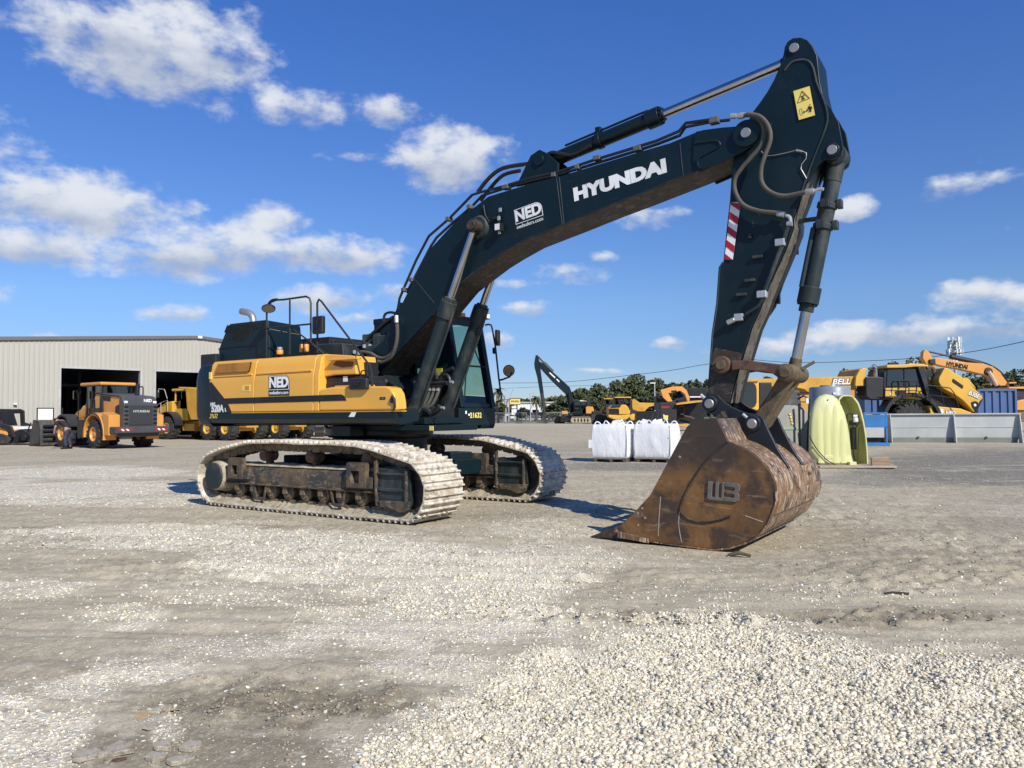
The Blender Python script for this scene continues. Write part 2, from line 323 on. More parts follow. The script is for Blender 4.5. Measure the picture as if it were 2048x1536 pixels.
def track(side):
    vc=1.48*side; n=51
    pts,_=resample(loop,n)
    mb=MB(); ya_,yb_=(-1.78,-.93) if side<0 else (1.17,2.03)
    for k in range(n):
        a,b=pts[k],pts[(k+1)%n]; d=(b-a); L=d.length; d.normalize(); nn=Vector((-d.y,d.x))   # loop runs clockwise: nn looks outward?
        cen=Vector((0,.55)); 
        if nn.dot((a+b)/2-cen)<0: nn=-nn
        rr=random.Random(k*7+int(side)); jt=rr.uniform(-.004,.004)
        def pt(s_,h): p=a+d*(s_*L)+nn*(h+jt); return (p.x,p.y)
        h0=-.062
        mb.prism([pt(.03,h0),pt(.97,h0),pt(.97,h0+.024),pt(.03,h0+.024)],ya_,yb_)
        for gs,gh in ((.10,.004),(.60,.004)):
            w=.13
            mb.prism([pt(gs,h0+.022),pt(gs+w+.05,h0+.022),pt(gs+w,h0+.056+gh),pt(gs+.03,h0+.056+gh)],ya_+.002,yb_-.002)
    o=mb.build('crawler_track',limem,EX,bev=.004,segs=1)
    ch=MB()
    for k in range(n):
        a,b=pts[k],pts[(k+1)%n]; d=(b-a); L=d.length; d.normalize(); nn=Vector((-d.y,d.x))
        if nn.dot((a+b)/2-Vector((0,.55)))<0: nn=-nn
        def pt(s_,h): p=a+d*(s_*L)+nn*h; return (p.x,p.y)
        for w0 in (-.13,.09):
            ch.prism([pt(-.05,-.066),pt(.95,-.066),pt(1.02,-.13),pt(.85,-.185),pt(.15,-.185),pt(-.06,-.13)],vc+w0,vc+w0+.045)
        p=pt(0,-.125); ch.cyl((p[0],vc-.14,p[1]),(p[0],vc+.14,p[1]),.035,n=8)
    ch.build('track_chain',chainm,o,bev=.004,segs=1)
    if True: # caked mud lying on the lower run
        mu=MB(); N=90; yo=vc-.29*side*-1 if False else None
        for s_ in (-1,1):
            y0,y1=(vc-.292,vc-.135) if s_<0 else (vc+.135,vc+.292)
            top=[];
            for i in range(N+1):
                x=-2.35+4.75*i/N; z=.035+(.06*max(0,(abs(x)-2.05))*3)
                hgt=.105+.05*mnoise.noise((x*5,s_*3+side*9,0))+.03*mnoise.noise((x*17,s_*5,side*4))
                top.append((x,z,z+max(.02,hgt)))
            for i in range(N):
                a,b=top[i],top[i+1]
                ya,yb=(y0,y1)
                mu.add([(a[0],ya,a[1]),(b[0],ya,b[1]),(b[0],yb,b[1]),(a[0],yb,a[1]),(a[0],ya+.01 if s_<0 else ya,a[1]+.01),(b[0],ya+.01 if s_<0 else ya,b[1]+.01),(b[0],yb if s_<0 else yb-.01,b[2]),(a[0],yb if s_<0 else yb-.01,a[2])],
                   [(0,1,5,4),(4,5,6,7),(3,7,6,2)] if s_<0 else [(0,1,5,4),(4,5,6,7),(3,7,6,2)])
        mo=mu.build('caked_mud',mudm,o,ang=80)
    # final drive with sprocket (rear) ; idler (front)
    s=side; vo=1.48*s
    fo=lambda d: vo+s*d
    fd=MB(); fd.lathe([(0,.02),(.0,.225),(.03,.24),(.12,.25),(.20,.27),(.24,.29),(.30,.29)],(-2.09,vo-.27 if s<0 else vo-.03,.50),'y',30) if s<0 else fd.lathe([(0,.29),(.06,.29),(.10,.27),(.18,.25),(.27,.235),(.30,.2),(.3,.02)],(-2.09,vo-.03,.50),'y',30)
    fd.build('final_drive',mudm,o,bev=.01)
    cp=MB(); cp.lathe([(0,.02),(0,.215),(.02,.22),(.035,.22)],(-2.09,(vo-.30) if s<0 else (vo+.265),.50),'y',30); cp.build('drive_cover',tealD,o,bev=.006)
    sp_=MB(); poly=[]
    for i in range(46):
        t=2*PI*i/46; r=.40 if i%2 else .33; poly.append((-2.09+r*math.cos(t),.50+r*math.sin(t)))
    sp_.prism(poly,vo-.04,vo+.04); sp_.lathe([(-.12,.26),(.12,.26)],(-2.09,vo,.50),'y',24)
    sp_.build('sprocket',rustP,o,bev=.006)
    idl=MB(); idl.lathe([(-.10,.05),(-.10,.34),(-.06,.345),(-.05,.385),(.05,.385),(.06,.345),(.10,.34),(.10,.05)],(2.07,vo,.46),'y',32); idl.build('idler_wheel',rustP,o,bev=.006)
    for i in range(9):
        x=-1.60+3.14*i/8
        r=MB(); r.lathe([(-.17,.05),(-.17,.085),(-.15,.09),(-.14,.125),(-.09,.125),(-.085,.10),(.085,.10),(.09,.125),(.14,.125),(.15,.09),(.17,.085),(.17,.05)],(x,vo,.30),'y',18)
        r.cbox((x,vo-.185,.35),(.10,.05,.14)); r.cbox((x,vo+.185,.35),(.10,.05,.14))
        r.build('track_roller',chainm,o,bev=.005,segs=1)
    for x in (-1.02,.06,1.25):
        r=MB(); r.lathe([(-.15,.03),(-.15,.085),(-.13,.095),(-.05,.095),(-.04,.075),(.04,.075),(.05,.095),(.10,.095),(.10,.03)],(x,vo,.86),'y',20); r.cbox((x,vo+.0,.74),(.09,.10,.12))
        r.build('carrier_roller',rustR,o,bev=.005,segs=1)
    fr=MB()
    fr.sect([(vo-.19,.40),(vo-.19,.60),(vo-.13,.70),(vo+.13,.70),(vo+.19,.60),(vo+.19,.40)],-1.86,1.55)
    fr.box(-1.9,1.62,vo-.235,vo+.235,.385,.41)
    fr.sect([(vo-.12,.40),(vo-.12,.66),(vo+.12,.66),(vo+.12,.40)],-2.0,-1.8)
    fr.build('track_frame',frameM,o,bev=.012)
    s=-1
    for x0,x1,z0,z1,hw in ((-1.74,-1.37,.47,.80,.11),(.98,1.36,.45,.80,.13)):       # towing brackets with square openings
        b_=MB(); y0,y1=(vo-.275,vo-.19) if s<0 else (vo+.19,vo+.275)
        cx=(x0+x1)/2-.02; cz=(z0+z1)/2-.02
        b_.box(x0,cx-hw/1.6,y0,y1,z0,z1); b_.box(cx+hw/1.6,x1,y0,y1,z0,z1); b_.box(cx-hw/1.6,cx+hw/1.6,y0,y1,cz+hw/1.5,z1); b_.box(cx-hw/1.6,cx+hw/1.6,y0,y1,z0,cz-hw/1.5)
        b_.box(x0+.0,x1,y0+.02,y1,z1-.0,z1+.012)
        b_.box(x1,x1+.12,y0+.02,y1,z0,z0+.16)
        b_.build('towing_bracket',frameM,o,bev=.008)
    gd=MB(); y0,y1=(vo-.25,vo-.16) if s<0 else (vo+.16,vo+.25)
    gd.prism([(1.55,.74),(2.06,.76),(2.13,.70),(2.16,.55),(2.17,.30),(2.10,.17),(1.98,.155),(1.85,.20),(1.74,.215),(1.66,.20),(1.57,.30)],y0+.03,y1)
    yo=y0 if s<0 else y1
    ya,yb=(y0,y0+.03) if s<0 else (y1-.03,y1)
    gd.box(1.56,2.12,ya-.01*s*-1 if s>0 else ya-.01,yb if s<0 else yb+.01,.655,.685); gd.box(1.56,2.12,ya,yb,.43,.475)
    gd.build('front_guard',tealD,o,bev=.008)
    g2=MB(); g2.box(2.085,2.12,ya-.012 if s<0 else ya,yb if s<0 else yb+.012,.30,.72); g2.prism([(1.55,.22),(1.58,.22),(1.56,.5),(1.57,.86),(1.52,.84),(1.53,.5)],ya-.02 if s<0 else ya,yb if s<0 else yb+.02)
    g2.build('guard_rib',frameM,o,bev=.005)
    l_=MB(); l_.prism([(1.60,.295),(2.17,.31),(2.15,.20),(2.09,.165),(1.98,.15),(1.85,.195),(1.74,.21),(1.66,.20)],ya-.015 if s<0 else ya,yb if s<0 else yb+.015); l_.build('lower_guard',frameM,o,bev=.005)
    for x in (-1.0,.75):
        rg=MB(); y_=vo-.22 if s<0 else vo+.20
        rg.prism([(x-.17,.40),(x-.13,.40),(x-.075,.20),(x+.075,.20),(x+.13,.40),(x+.17,.40),(x+.11,.165),(x+.05,.15),(x-.05,.15),(x-.11,.165)],y_,y_+.02); rg.build('roller_guard',frameM,o,bev=.004,segs=1)
    # dirt lying on top of the frame
    dm=MB(); N=60
    for i in range(N):
        x0=-1.8+3.3*i/N; x1=-1.8+3.3*(i+1)/N
        def hh(x,y): return .705+.025+.03*mnoise.noise((x*4,y*9,side*5))+.015*mnoise.noise((x*15,y*9,2))
        ys=[vo-.16,vo-.08,vo,vo+.08,vo+.16]
        for j in range(4): dm.add([(x0,ys[j],hh(x0,ys[j]) if 0<j else .69),(x1,ys[j],hh(x1,ys[j]) if 0<j else .69),(x1,ys[j+1],hh(x1,ys[j+1]) if j<3 else .69),(x0,ys[j+1],hh(x0,ys[j+1]) if j<3 else .69)],[(0,1,2,3)])
    dm.build('frame_dirt',mudm,o,ang=80)
track(-1); track(1)
# ---- car body
cb=MB(); cb.lathe([(.0,.95),(.0,.95),(.15,.95),(.16,.80),(.50,.80)],(0,0,.62),'z',40)
for su in (-1,1):
    for sv in (-1,1):
        q=[(.15*su,.3*sv),(.85*su,.15*sv) ,(1.22*su,1.2*sv),(1.22*su,1.32*sv),(.45*su,1.32*sv)]
        cb.plan(q,.46,.72)
        cb.plan([(.40*su,.5*sv),(.72*su,.35*sv),(1.10*su,1.15*sv),(.70*su,1.20*sv)],.71,.84)
cb.build('undercarriage_frame',teal,EX,bev=.02)
sb=MB(); sb.lathe([(0,.86),(.04,.90),(.16,.90),(.17,.84),(.22,.84)],(0,0,1.12),'z',48); sb.build('swing_bearing',blackp,EX,bev=.008)
uf=MB()
uf.box(-2.9,1.20,-1.0,1.0,1.33,1.52); uf.box(1.2,1.45,-.55,.44,1.34,1.44)
uf.plan([(.2,-.95),(1.70,-.60),(1.75,.42),(.2,.95)],1.24,1.33)
uf.box(.1,.5,-1.2,-.9,1.16,1.33)
uf.build('upper_frame',teal,EX,bev=.015)
mk=MB(); mk.box(1.60,1.675,-.625,-.612,1.25,1.32); mk.build('amber_marker',decY,EX)
# lower skirt (side sill)
sk=MB(); sk.sect([(-1.50,1.55),(-1.505,1.44),(-1.45,1.37),(-1.30,1.365),(-1.0,1.40),(-1.0,1.55)],-2.62,1.72); sk.build('side_sill',teal,EX,bev=.012)
sk2=MB(); sk2.sect([(1.50,1.60),(1.505,1.44),(1.45,1.36),(1.0,1.36),(1.0,1.60)],-2.62,1.34); sk2.sect([(1.5,1.6),(1.5,1.36),(.60,1.36),(.60,1.60)],.35,1.34); sk2.build('cab_side_sill',teal,EX,bev=.012)
lab=MB(); lab.add([B3(*cS(1352,1083),-1.508),B3(*cS(1402,1083),-1.508),B3(*cS(1420,1042),-1.508),B3(*cS(1378,1042),-1.508)],[(0,1,2,3)]); lab.build('sill_label',decal,EX)
# ---- counterweight
cw=[(-2.62,-1.5),(-2.95,-1.49),(-3.06,-1.44),(-3.17,-1.30),(-3.45,-.8),(-3.56,-.3),(-3.56,.3),(-3.45,.8),(-3.17,1.30),(-3.06,1.44),(-2.95,1.49),(-2.62,1.5)]
def scale_plan(pl,f,x0=-2.62): return [(x0+(a-x0)*f,b*f2) for (a,b),f2 in zip(pl,[f**.15]*len(pl))]
cwm=MB()
levels=[(1.31,.62),(1.36,.84),(1.46,.97),(1.6,1.0),(2.12,1.0),(2.14,.985),(2.28,.93),(2.37,.84),(2.40,.6)]
n=len(cw); vs=[];fs=[]
for z,f in levels: vs+=[(a,b,z) for a,b in scale_plan(cw,f)]
for j in range(len(levels)-1):
    for i in range(n): fs.append((j*n+i,j*n+(i+1)%n,(j+1)*n+(i+1)%n,(j+1)*n+i))
fs+=[tuple(range(n)),tuple(range((len(levels)-1)*n,len(levels)*n))]
cwm.add(vs,fs).build('counterweight',teal,EX,bev=.012,ang=50)
# ---- yellow side covers (near side); doors with gaps between them
def zt(a): return a
ycs=[(-1.44,1.56),(-1.497,1.56),(-1.497,2.05),(-1.490,2.14),(-1.465,2.24),(-1.46,2.27),(-1.44,2.38),(-1.40,2.43),(-1.33,2.448),(-.95,2.448),(-.95,1.56)]
back=MB(); back.sect([(a+.03 if a<-1 else a,b-.012) for a,b in ycs],-2.60,.02); back.build('cover_backing',blackp,EX)
xs_=[-2.62,-1.742,-.02]
g0=bp(*cS(545,800),-1.5)[0]; g1=bp(*cS(1052,800),-1.5)[0]
for a,b in ((-2.615,g0-.006),(g0+.006,g1-.006),(g1+.006,.125)):
    d_=MB(); d_.sect(ycs,a,b); d_.build('side_cover',yel,EX,bev=.012)
# flanks below the tool box, nose box
lp=P2(cS,[(1056,850),(1215,828),(1545,820),(1740,822),(1762,835),(1785,880),(1797,960),(1808,1030),(1056,1034)],-1.5)
nb=MB(); nb.prism([(.13,1.56),(.13,lp[0][1]),(.40,lp[1][1]),(1.20,lp[2][1]),(1.52,1.905),(1.60,1.88),(1.66,1.80),(1.69,1.68),(1.70,1.56)],-1.497,-1.24)
fb2=MB(); fb2.box(.2,1.45,-1.24,-.98,1.45,1.80); fb2.box(1.45,1.70,-1.30,-1.0,1.42,1.60); fb2.build('step_well',blackp,EX,bev=.03)
nb.build('front_tool_box',yel,EX,bev=.03,segs=3)
rdg=MB()
for pl in ([(200,741),(525,722)],[(565,716),(1035,685)]):
    a,b=[bp(*cS(*p),-1.5) for p in pl]; rdg.prism([(a[0],a[1]-.012),(b[0],b[1]-.012),(b[0],b[1]+.012),(a[0],a[1]+.012)],-1.502,-1.46)
rdg.build('cover_crease',yel,EX,bev=.006)
bd=MB(); pl=P2(cS,[(159,790),(182,786),(292,925),(1292,891),(1318,906),(1335,944),(325,972),(355,1046),(159,1050)],-1.5); bd.prism(pl,-1.502,-1.45); bd.build('black_stripe',blackp,EX)
bd2=MB(); a=bp(*cS(355,1046),-1.5); b=bp(*cS(1808,1030),-1.5); bd2.prism([(a[0],a[1]-.012),(b[0],b[1]-.012),(b[0],b[1]+.004),(a[0],a[1]+.004)],-1.5035,-1.4); bd2.build('lower_trim',yelR,EX)
# mesh grille
gp=[bp(*cS(x,y),-1.5) for x,y in ((240,632),(515,615),(498,695),(207,710))]
gr=MB(); gr.prism(gp,-1.4985,-1.47); go=gr.build('cover_grille',simple('grille_depth_shade',(.05,.018,.006),.8),EX)  # plate stands proud; shade behind the mesh is put into its dark colour
bars=MB(); xa,xb=gp[3][0],gp[1][0]; z0=min(p[1] for p in gp); z1=max(p[1] for p in gp); hh_=z1-z0
def inq(p):
    c=0
    for i in range(4):
        a,b=gp[i],gp[(i+1)%4]; c+= ((b[0]-a[0])*(p[1]-a[1])-(b[1]-a[1])*(p[0]-a[0]))<0
    return c in (0,4)
for sgn in (1,-1):
    k=-1.
    while k<1.2:
        seg=[]
        for i in range(60):
            t=i/59; x=xa-.3+k+ (t*hh_*1.4) if sgn>0 else xa-.3+k+((1-t)*hh_*1.4); z=z0+t*hh_
            if inq((x,z)): seg.append((x,z))
        if len(seg)>2:
            bars.tube([(seg[0][0],-1.503,seg[0][1]),(seg[-1][0],-1.503,seg[-1][1])],.0085,n=5)
        k+=.032
bars.build('grille_mesh',yelD,go)
# door latch, decals
la=MB(); a=bp(*cS(467,868),-1.5); b=bp(*cS(513,808),-1.5); la.box(a[0],b[0],-1.503,-1.49,a[1],b[1]); lo=la.build('door_latch',decY,EX,bev=.006)
l2=MB(); l2.box(a[0]+.02,b[0]-.01,-1.507,-1.5,a[1]+.03,b[1]-.02); l2.build('latch_handle',yelR,lo,bev=.004)
la=MB(); a=bp(*cS(440,862),-1.5); b=bp(*cS(460,812),-1.5); la.box(a[0],b[0],-1.5012,-1.49,a[1],b[1]); la.build('warning_sticker',decY,EX)
la=MB(); a=bp(*cS(163,762),-1.5); b=bp(*cS(184,700),-1.5); la.box(a[0],b[0],-1.503,-1.49,a[1],b[1]); la.build('warning_sticker',decY,EX)
def ned(u,v,z,w,ang,url=True,plate=True):
    M0=nearM(u,v,z,ang); h=w*.47
    def rr(mb,x0,x1,y0,y1,zz0,zz1,r):
        pts=[(x0,y0)]+[(x1,y0)]+[(x1-r+r*math.cos(t),y1-r+r*math.sin(t)) for t in [i*PI/16 for i in range(9)]]+[(x0,y1)]
        n=len(pts); mb.add([(a,b,zz0) for a,b in pts]+[(a,b,zz1) for a,b in pts],[tuple(range(n-1,-1,-1)),tuple(range(n,2*n))]+[(i,(i+1)%n,n+(i+1)%n,n+i) for i in range(n)],M0)
    if plate:
        m_=MB(); rr(m_,-w/2-w*.02,w/2+w*.02,-h/2-(h*.42 if url else 0),h/2+h*.04,-.004,.0,h*.5); root=m_.build('dealer_decal',blackp,EX)
    else: root=EX
    m_=MB(); rr(m_,-w/2,w/2,-h/2,h/2,-.002,.001,h*.48); root2=m_.build('decal_border',decal,root) if plate else m_.build('dealer_decal',decal,root)
    m_=MB(); rr(m_,-w/2+w*.02,w/2-w*.02,-h/2+w*.02,h/2-w*.02,.0,.002,h*.46); m_.build('decal_field',blackp,root if plate else root2)
    textobj('lettering','NED',w*.475,decal,root if plate else root2,M0@Matrix.Translation((w*-.01,-h*.0,.003)),bold=.04,sx=1.0)
    textobj('lettering','nedealers.com',w*.165,decal,root if plate else root2,M0@Matrix.Translation((0,-h/2-h*.21,.003 if plate else .0)),bold=.0)
a=bp(*cS(760,800),-1.5); b=bp(*cS(672,800),-1.5); c_=bp(*cS(848,800),-1.5)
ned((b[0]+c_[0])/2,-1.5025,bp(*cS(760,792),-1.5)[1],c_[0]-b[0]-.02,0)
u_,z_=bp(*cS(195,978),-1.5); textobj('model_lettering','HX',.088,decal,EX,nearM(u_,-1.504,z_),bold=.03)
u_,z_=bp(*cS(235,1015),-1.5); textobj('model_lettering','520A',.165,decal,EX,nearM(u_,-1.504,z_),bold=.045,sx=.92)
u_,z_=bp(*cS(305,1024),-1.5); textobj('model_lettering','L',.08,decal,EX,nearM(u_,-1.504,z_),bold=.04)
u_,z_=bp(*cS(203,1078),-1.5); textobj('chalk_number','21632',.11,decY,EX,nearM(u_,-1.512,z_),bold=.0,shear=.4,sx=.8)
u_,z_=bp(*cC(1008,1150),1.5)
# ---- upper nose (fuel filler fender) at the right front
un=MB(); uz=lambda x,y: bp(*cS(x,y),-1.38)
p3_,p4_,p5_,p6_=uz(1210,549),uz(1405,560),uz(1418,720),uz(1236,724)
un.prism([(.12,p6_[1]-.02),(.12,2.435),(p3_[0],p3_[1]),p4_,p5_,p6_],-1.38,-.92)
un.build('fender_cover',yel,EX,bev=.02,segs=3)
rc=MB(); q=[uz(1222,640),uz(1250,605),uz(1398,612),uz(1388,652),uz(1300,662)]; rc.prism(q,-1.386,-1.36); rc.build('fender_recess_shade',simple('recess_shade_brown',(.16,.06,.012),.7),EX)  # slightly raised patch; the recess's shade is put into its brown
sh_=MB(); a=uz(1215,598); b=uz(1455,600); sh_.box(a[0],b[0],-1.46,-1.37,a[1]-.015,a[1]+.01); sh_.build('fender_ledge',yel,EX,bev=.008)
bb=MB(); a=bp(*cS(1102,842),-1.32); b=bp(*cS(1500,735),-1.32); bb.box(a[0],b[0]+.1,-1.34,-1.0,1.85,b[1]); bb.box(a[0]+.2,b[0]+.12,-1.36,-1.0,1.85,bp(*cS(1300,785),-1.34)[1])
bb.box(.12,.86,-1.20,-.95,1.6,2.30)
bbo=bb.build('tool_recess',black,EX,bev=.012)
lb=MB(); a=bp(*cS(1300,782),-1.36); b=bp(*cS(1337,735),-1.36); lb.box(a[0],b[0],-1.345,-1.339,a[1],b[1]); lb.build('recess_label',decal,bbo)
ls=MB(); a=bp(*cS(1215,833),-1.5); b=bp(*cS(1500,824),-1.5); ls.box(a[0],b[0],-1.46,-1.3,a[1]-.03,a[1]+.03); ls.build('box_ledge',orng,EX,bev=.01)
hn=MB(); a=bp(*cS(1618,937),-1.5); b=bp(*cS(1667,912),-1.5); hn.box(a[0],b[0],-1.503,-1.49,a[1],b[1]); ho=hn.build('box_handle',blackp,EX,bev=.008)
h2=MB(); h2.box(a[0]+.03,b[0]-.02,-1.506,-1.5,a[1]+.02,b[1]-.015); h2.build('key_plate',silver,ho)
h3=MB(); h3.tube(P3(cS,[(1715,935),(1728,900),(1745,930),(1748,1000),(1740,1018)],-1.52),.018,n=6); h3.box(*[f(v) for v in (0,) for f in (lambda _:bp(*cS(1715,950),-1.5)[0],lambda _:bp(*cS(1745,950),-1.5)[0])],-1.52,-1.49,bp(*cS(1720,965),-1.5)[1],bp(*cS(1720,925),-1.5)[1]); h3.build('box_latch',black,EX)
# ---- hood, engine covers, muffler stack
vh=-.95
hp=P2(cH,[(445,950),(445,770),(590,400),(625,372),(1160,310),(1215,335),(1215,890)],vh)
hd=MB(); zb=2.40
hd.prism([(hp[0][0],zb),hp[1],hp[2],hp[3],hp[4],(hp[4][0]+.10,hp[4][1]-.02),(hp[5][0]+.05,2.75),(hp[5][0]+.05,zb)],vh,-.20,poly2=[(hp[0][0],zb),hp[1],(hp[2][0],hp[2][1]-.02),(hp[3][0],hp[3][1]-.02),(hp[4][0],hp[4][1]-.03),(hp[4][0]+.10,hp[4][1]-.05),(hp[5][0]+.05,2.75),(hp[5][0]+.05,zb)])
hdo=hd.build('engine_hood',black if False else teal,EX,bev=.035,segs=3)
lv=MB()
for i in range(13):
    f=i/12; x0,y0=595+f*555,400-f*62; L=[110,112,115,230,250,270,275,265,250,130,110,95,90][i]
    x1,y1=x0-L*.42,y0+L
    pts=P3(cH,[(x0,y0),(x1,y1)],vh-.004)
    a,b=Vector(pts[0]),Vector(pts[1])
    lv.tube([a,b],.014,n=6)
lv.build('hood_louvre',simple('louvre_slot',(.002,.003,.004),.6),hdo)
lv=MB()
for i in range(13):
    f=i/12; x0,y0=595+f*555+13,400-f*62+3; L=[110,112,115,230,250,270,275,265,250,130,110,95,90][i]
    x1,y1=x0-L*.42,y0+L; a,b=P3(cH,[(x0,y0),(x1,y1)],vh-.006); lv.tube([a,b],.006,n=5)
lv.build('louvre_highlight',tealD,hdo)  # lit louvre edges put on as lighter lines beside the slots
sm_=MB(); pts=P3(cH,[(445,772),(760,735),(1120,712),(1215,712)],vh-.003); sm_.tube(pts,.008,n=5); sm_.build('hood_seam',blackp,hdo)
lw=MB(); a=bp(*cH(200,975),-1.0); b=bp(*cH(440,845),-1.0); lw.box(a[0],b[0],-1.05,-.2,2.35,b[1]); lw.box(-3.05,-.95,-.2,1.28,2.35,2.83); lw.box(-2.9,-1.0,-.22,1.0,2.35,2.88)
lw.build('rear_cover',black,EX,bev=.02)
ec=MB(); ec.prism([(-1.02,2.35),(-1.02,2.78),(-.9,2.80),(-.05,2.76),(.18,2.66),(.25,2.35)],.35,1.30); ec.prism([(-.95,2.35),(-.95,2.72),(-.35,2.70),(-.30,2.35)],-.55,.32); ec.box(-1.0,.1,-.9,-.5,2.2,2.46)
ec.build('valve_cover',tealD,EX,bev=.02)
vt=MB()
for i in range(7): vt.box(-.28+i*.035,-.262+i*.035,.33,.352,2.5,2.68)
vt.build('vent_slats',blackp,EX)
st=MB(); vx=-.55
pts=P3(cH,[(1000,420),(995,315),(975,250),(930,205),(870,190),(812,178)],vx); st.tube(pts,.062,n=14,sm=4); st.build('exhaust_stack',steel,EX)
# ---- roof rails, mirrors, steps handrail
rl=MB(); V=-1.2
rl.tube(P3(cS,[(655,575),(655,190),(668,120),(700,85),(745,78)],V),.016,n=8,sm=3)
rl.tube(P3(cS,[(655,190),(690,105),(740,85),(800,82),(990,55),(1020,70),(1031,110),(1031,540)],V),.0165,n=8)
rl.tube(P3(cS,[(852,86),(852,545)],V),.015,n=8); rl.tube(P3(cS,[(655,326),(1031,290)],V),.015,n=8)
# inner rail towards the machine centre
rl.tube([B3(*cS(655,330),V),(B3(*cS(655,330),V)[0]+.35,-.75,B3(*cS(655,330),V)[2]-.1),(B3(*cS(655,330),V)[0]+.75,-.55,2.5)],.013,n=8)
rl.tube([(B3(*cS(852,300),V)[0],V,2.95),(B3(*cS(852,300),V)[0]+.3,-.6,2.5)],.013,n=8)
rlo=rl.build('roof_rail',black,EX)
cvm=MB(); c0=Vector(B3(*cS(669,162),-1.22)); 
cvm.lathe([(0,.10),(.02,.115),(.05,.115),(.09,.07)],(0,0,0),'y',24,T=Matrix.Translation(c0)@Matrix.Rotation(math.radians(48),4,'Z')@Matrix.Rotation(math.radians(22),4,'X')@Matrix.Diagonal((1,1,.66,1))); co=cvm.build('convex_mirror',black,EX)
cm2=MB(); cm2.lathe([(-.006,.098),(0,.102)],(0,0,0),'y',24,T=Matrix.Translation(c0)@Matrix.Rotation(math.radians(48),4,'Z')@Matrix.Rotation(math.radians(22),4,'X')@Matrix.Diagonal((1,1,.66,1))); cm2.build('mirror_face',mirror,co)
V=-1.4
rr_=MB(); rr_.tube(P3(cS,[(1088,535),(1086,110),(1100,80),(1120,95),(1500,600),(1530,640),(1548,700),(1560,900),(1580,1010),(1575,1045)],V),.0165,n=8)
rr_.tube(P3(cS,[(1545,690),(1475,688),(1458,720),(1455,850),(1480,905),(1570,912)],V-.06),.010,n=6,sm=2)
rr_.tube(P3(cS,[(1562,915),(1572,1050)],V-.02),.034,n=8)
rr_.tube(P3(cS,[(1500,1062),(1570,1045),(1600,1050)],V),.026,n=8)
rro=rr_.build('access_handrail',black,EX)
def rmirror(x0,y0,x1,y1,v,name='rear_view_mirror'):
    a=B3(*cS(x0,y0),v); b=B3(*cS(x1,y1),v); m_=MB()
    w=(b[0]-a[0])/2; h=(a[2]-b[2])/2; c=((a[0]+b[0])/2,v,(a[2]+b[2])/2)
    m_.box(-w,w,-.05,.03,-h,h,T=Matrix.Translation(c)); o=m_.build(name,black,EX,bev=.028,segs=3)
    m2=MB(); m2.box(c[0]-w*.25,c[0]+w*.25,v-.075,v-.04,c[2]-h*.35,c[2]+h*.45); m2.build('mirror_bracket',blackp,o,bev=.01)
    return o
rmirror(1057,228,1148,372,-1.43); rmirror(1372,757,1525,848,-1.52)
# breather and filter cans
def can(x,y0,y1,w,v,nm,m_):
    a=B3(*cS(x,y0),v); b=B3(*cS(x,y1),v); r=w/4.267/1540*13.0/2
    c=MB(); c.lathe([(0,r*.8),(.01,r),(a[2]*0+(b[2]-a[2])-.01,r),((b[2]-a[2]),r*.9)],(a[0],v,a[2]),'z',18); return c.build(nm,m_,EX,bev=.004)
o=can(767,550,510,56,-1.15,'breather_cap',orng); c=MB(); a=B3(*cS(767,506),-1.15); c.lathe([(0,.045),(.035,.045)],a,'z',14); c.build('cap_top',silver,o)
o=can(950,530,462,30,-.95,'filter_can',orng); o2=can(993,528,462,42,-1.0,'filter_can',orng)
c=MB(); a=B3(*cS(950,456),-.95); c.lathe([(0,.035),(.03,.035)],a,'z',12); a=B3(*cS(993,456),-1.0); c.lathe([(0,.045),(.02,.045)],a,'z',12); c.build('filter_head',blackp,o2)
# ---- cab
cabf=lambda z:1.30-(z-1.6)*.19 if z>1.6 else 1.30      # front plane leans back
def CP2(v,z): return (cabf(z),v,z)
cab=MB(); c0,c1=.52,1.48; rz=-.62
def post(p,q,w,d): 
    cab.tube([p,q],w,n=6)
# pillars as boxes
def bar(mb,p,q,wx,wy):
    p=Vector(p);q=Vector(q); d=(q-p).normalized(); ax=Vector((0,1,0)) if abs(d.y)<.9 else Vector((1,0,0)); b=d.cross(ax).normalized(); ax=b.cross(d).normalized()
    vs=[r+b*i*wx/2+ax*j*wy/2 for r in (p,q) for i,j in ((-1,-1),(1,-1),(1,1),(-1,1))]
    mb.add(vs,[(0,1,2,3),(4,5,6,7),(0,1,5,4),(1,2,6,5),(2,3,7,6),(3,0,4,7)])
zt_=3.18
for v in (c0+.035,c1-.035):
    bar(cab,CP2(v,1.6),CP2(v,zt_),.12,.11); bar(cab,(.30,v,1.6),(.22,v,zt_),.14,.05); bar(cab,(rz,v,1.6),(rz,v,zt_),.08,.05)
    bar(cab,(rz,v,2.15) ,(.3,v,2.15),.08,.05)
    cab.prism([(rz,1.6),(rz,2.15),(.3,2.15),(.3,1.6)],v-.02,v+.02)
    cab.prism([(.3,1.6),(.3,1.86),(1.2,1.80),(1.26,1.6)],v-.02,v+.02)
cab.box(rz-.04,.86,c0-.01,c1+.01,zt_-.05,zt_+.05); cab.plan([(.8,c0),(1.02,c0+.05),(1.02,c1-.05),(.8,c1)],zt_-.06,zt_+.03)
bar(cab,CP2(c0+.03,3.10),CP2(c1-.03,3.10),.12,.06); bar(cab,CP2(c0+.03,1.64),CP2(c1-.03,1.64),.08,.06); bar(cab,CP2(c0+.05,2.33),CP2(c1-.05,2.33),.02,.14)
cab.box(rz,1.28,c0,c1,1.55,1.62)
cab.prism([(.78,1.6),(.70,3.15),(.99,3.15),(1.24,1.75),(1.28,1.6)],c0-.005,c0+.02)
cab.box(rz-.02,rz+.45,c0-.004,c0+.03,1.6,3.15)
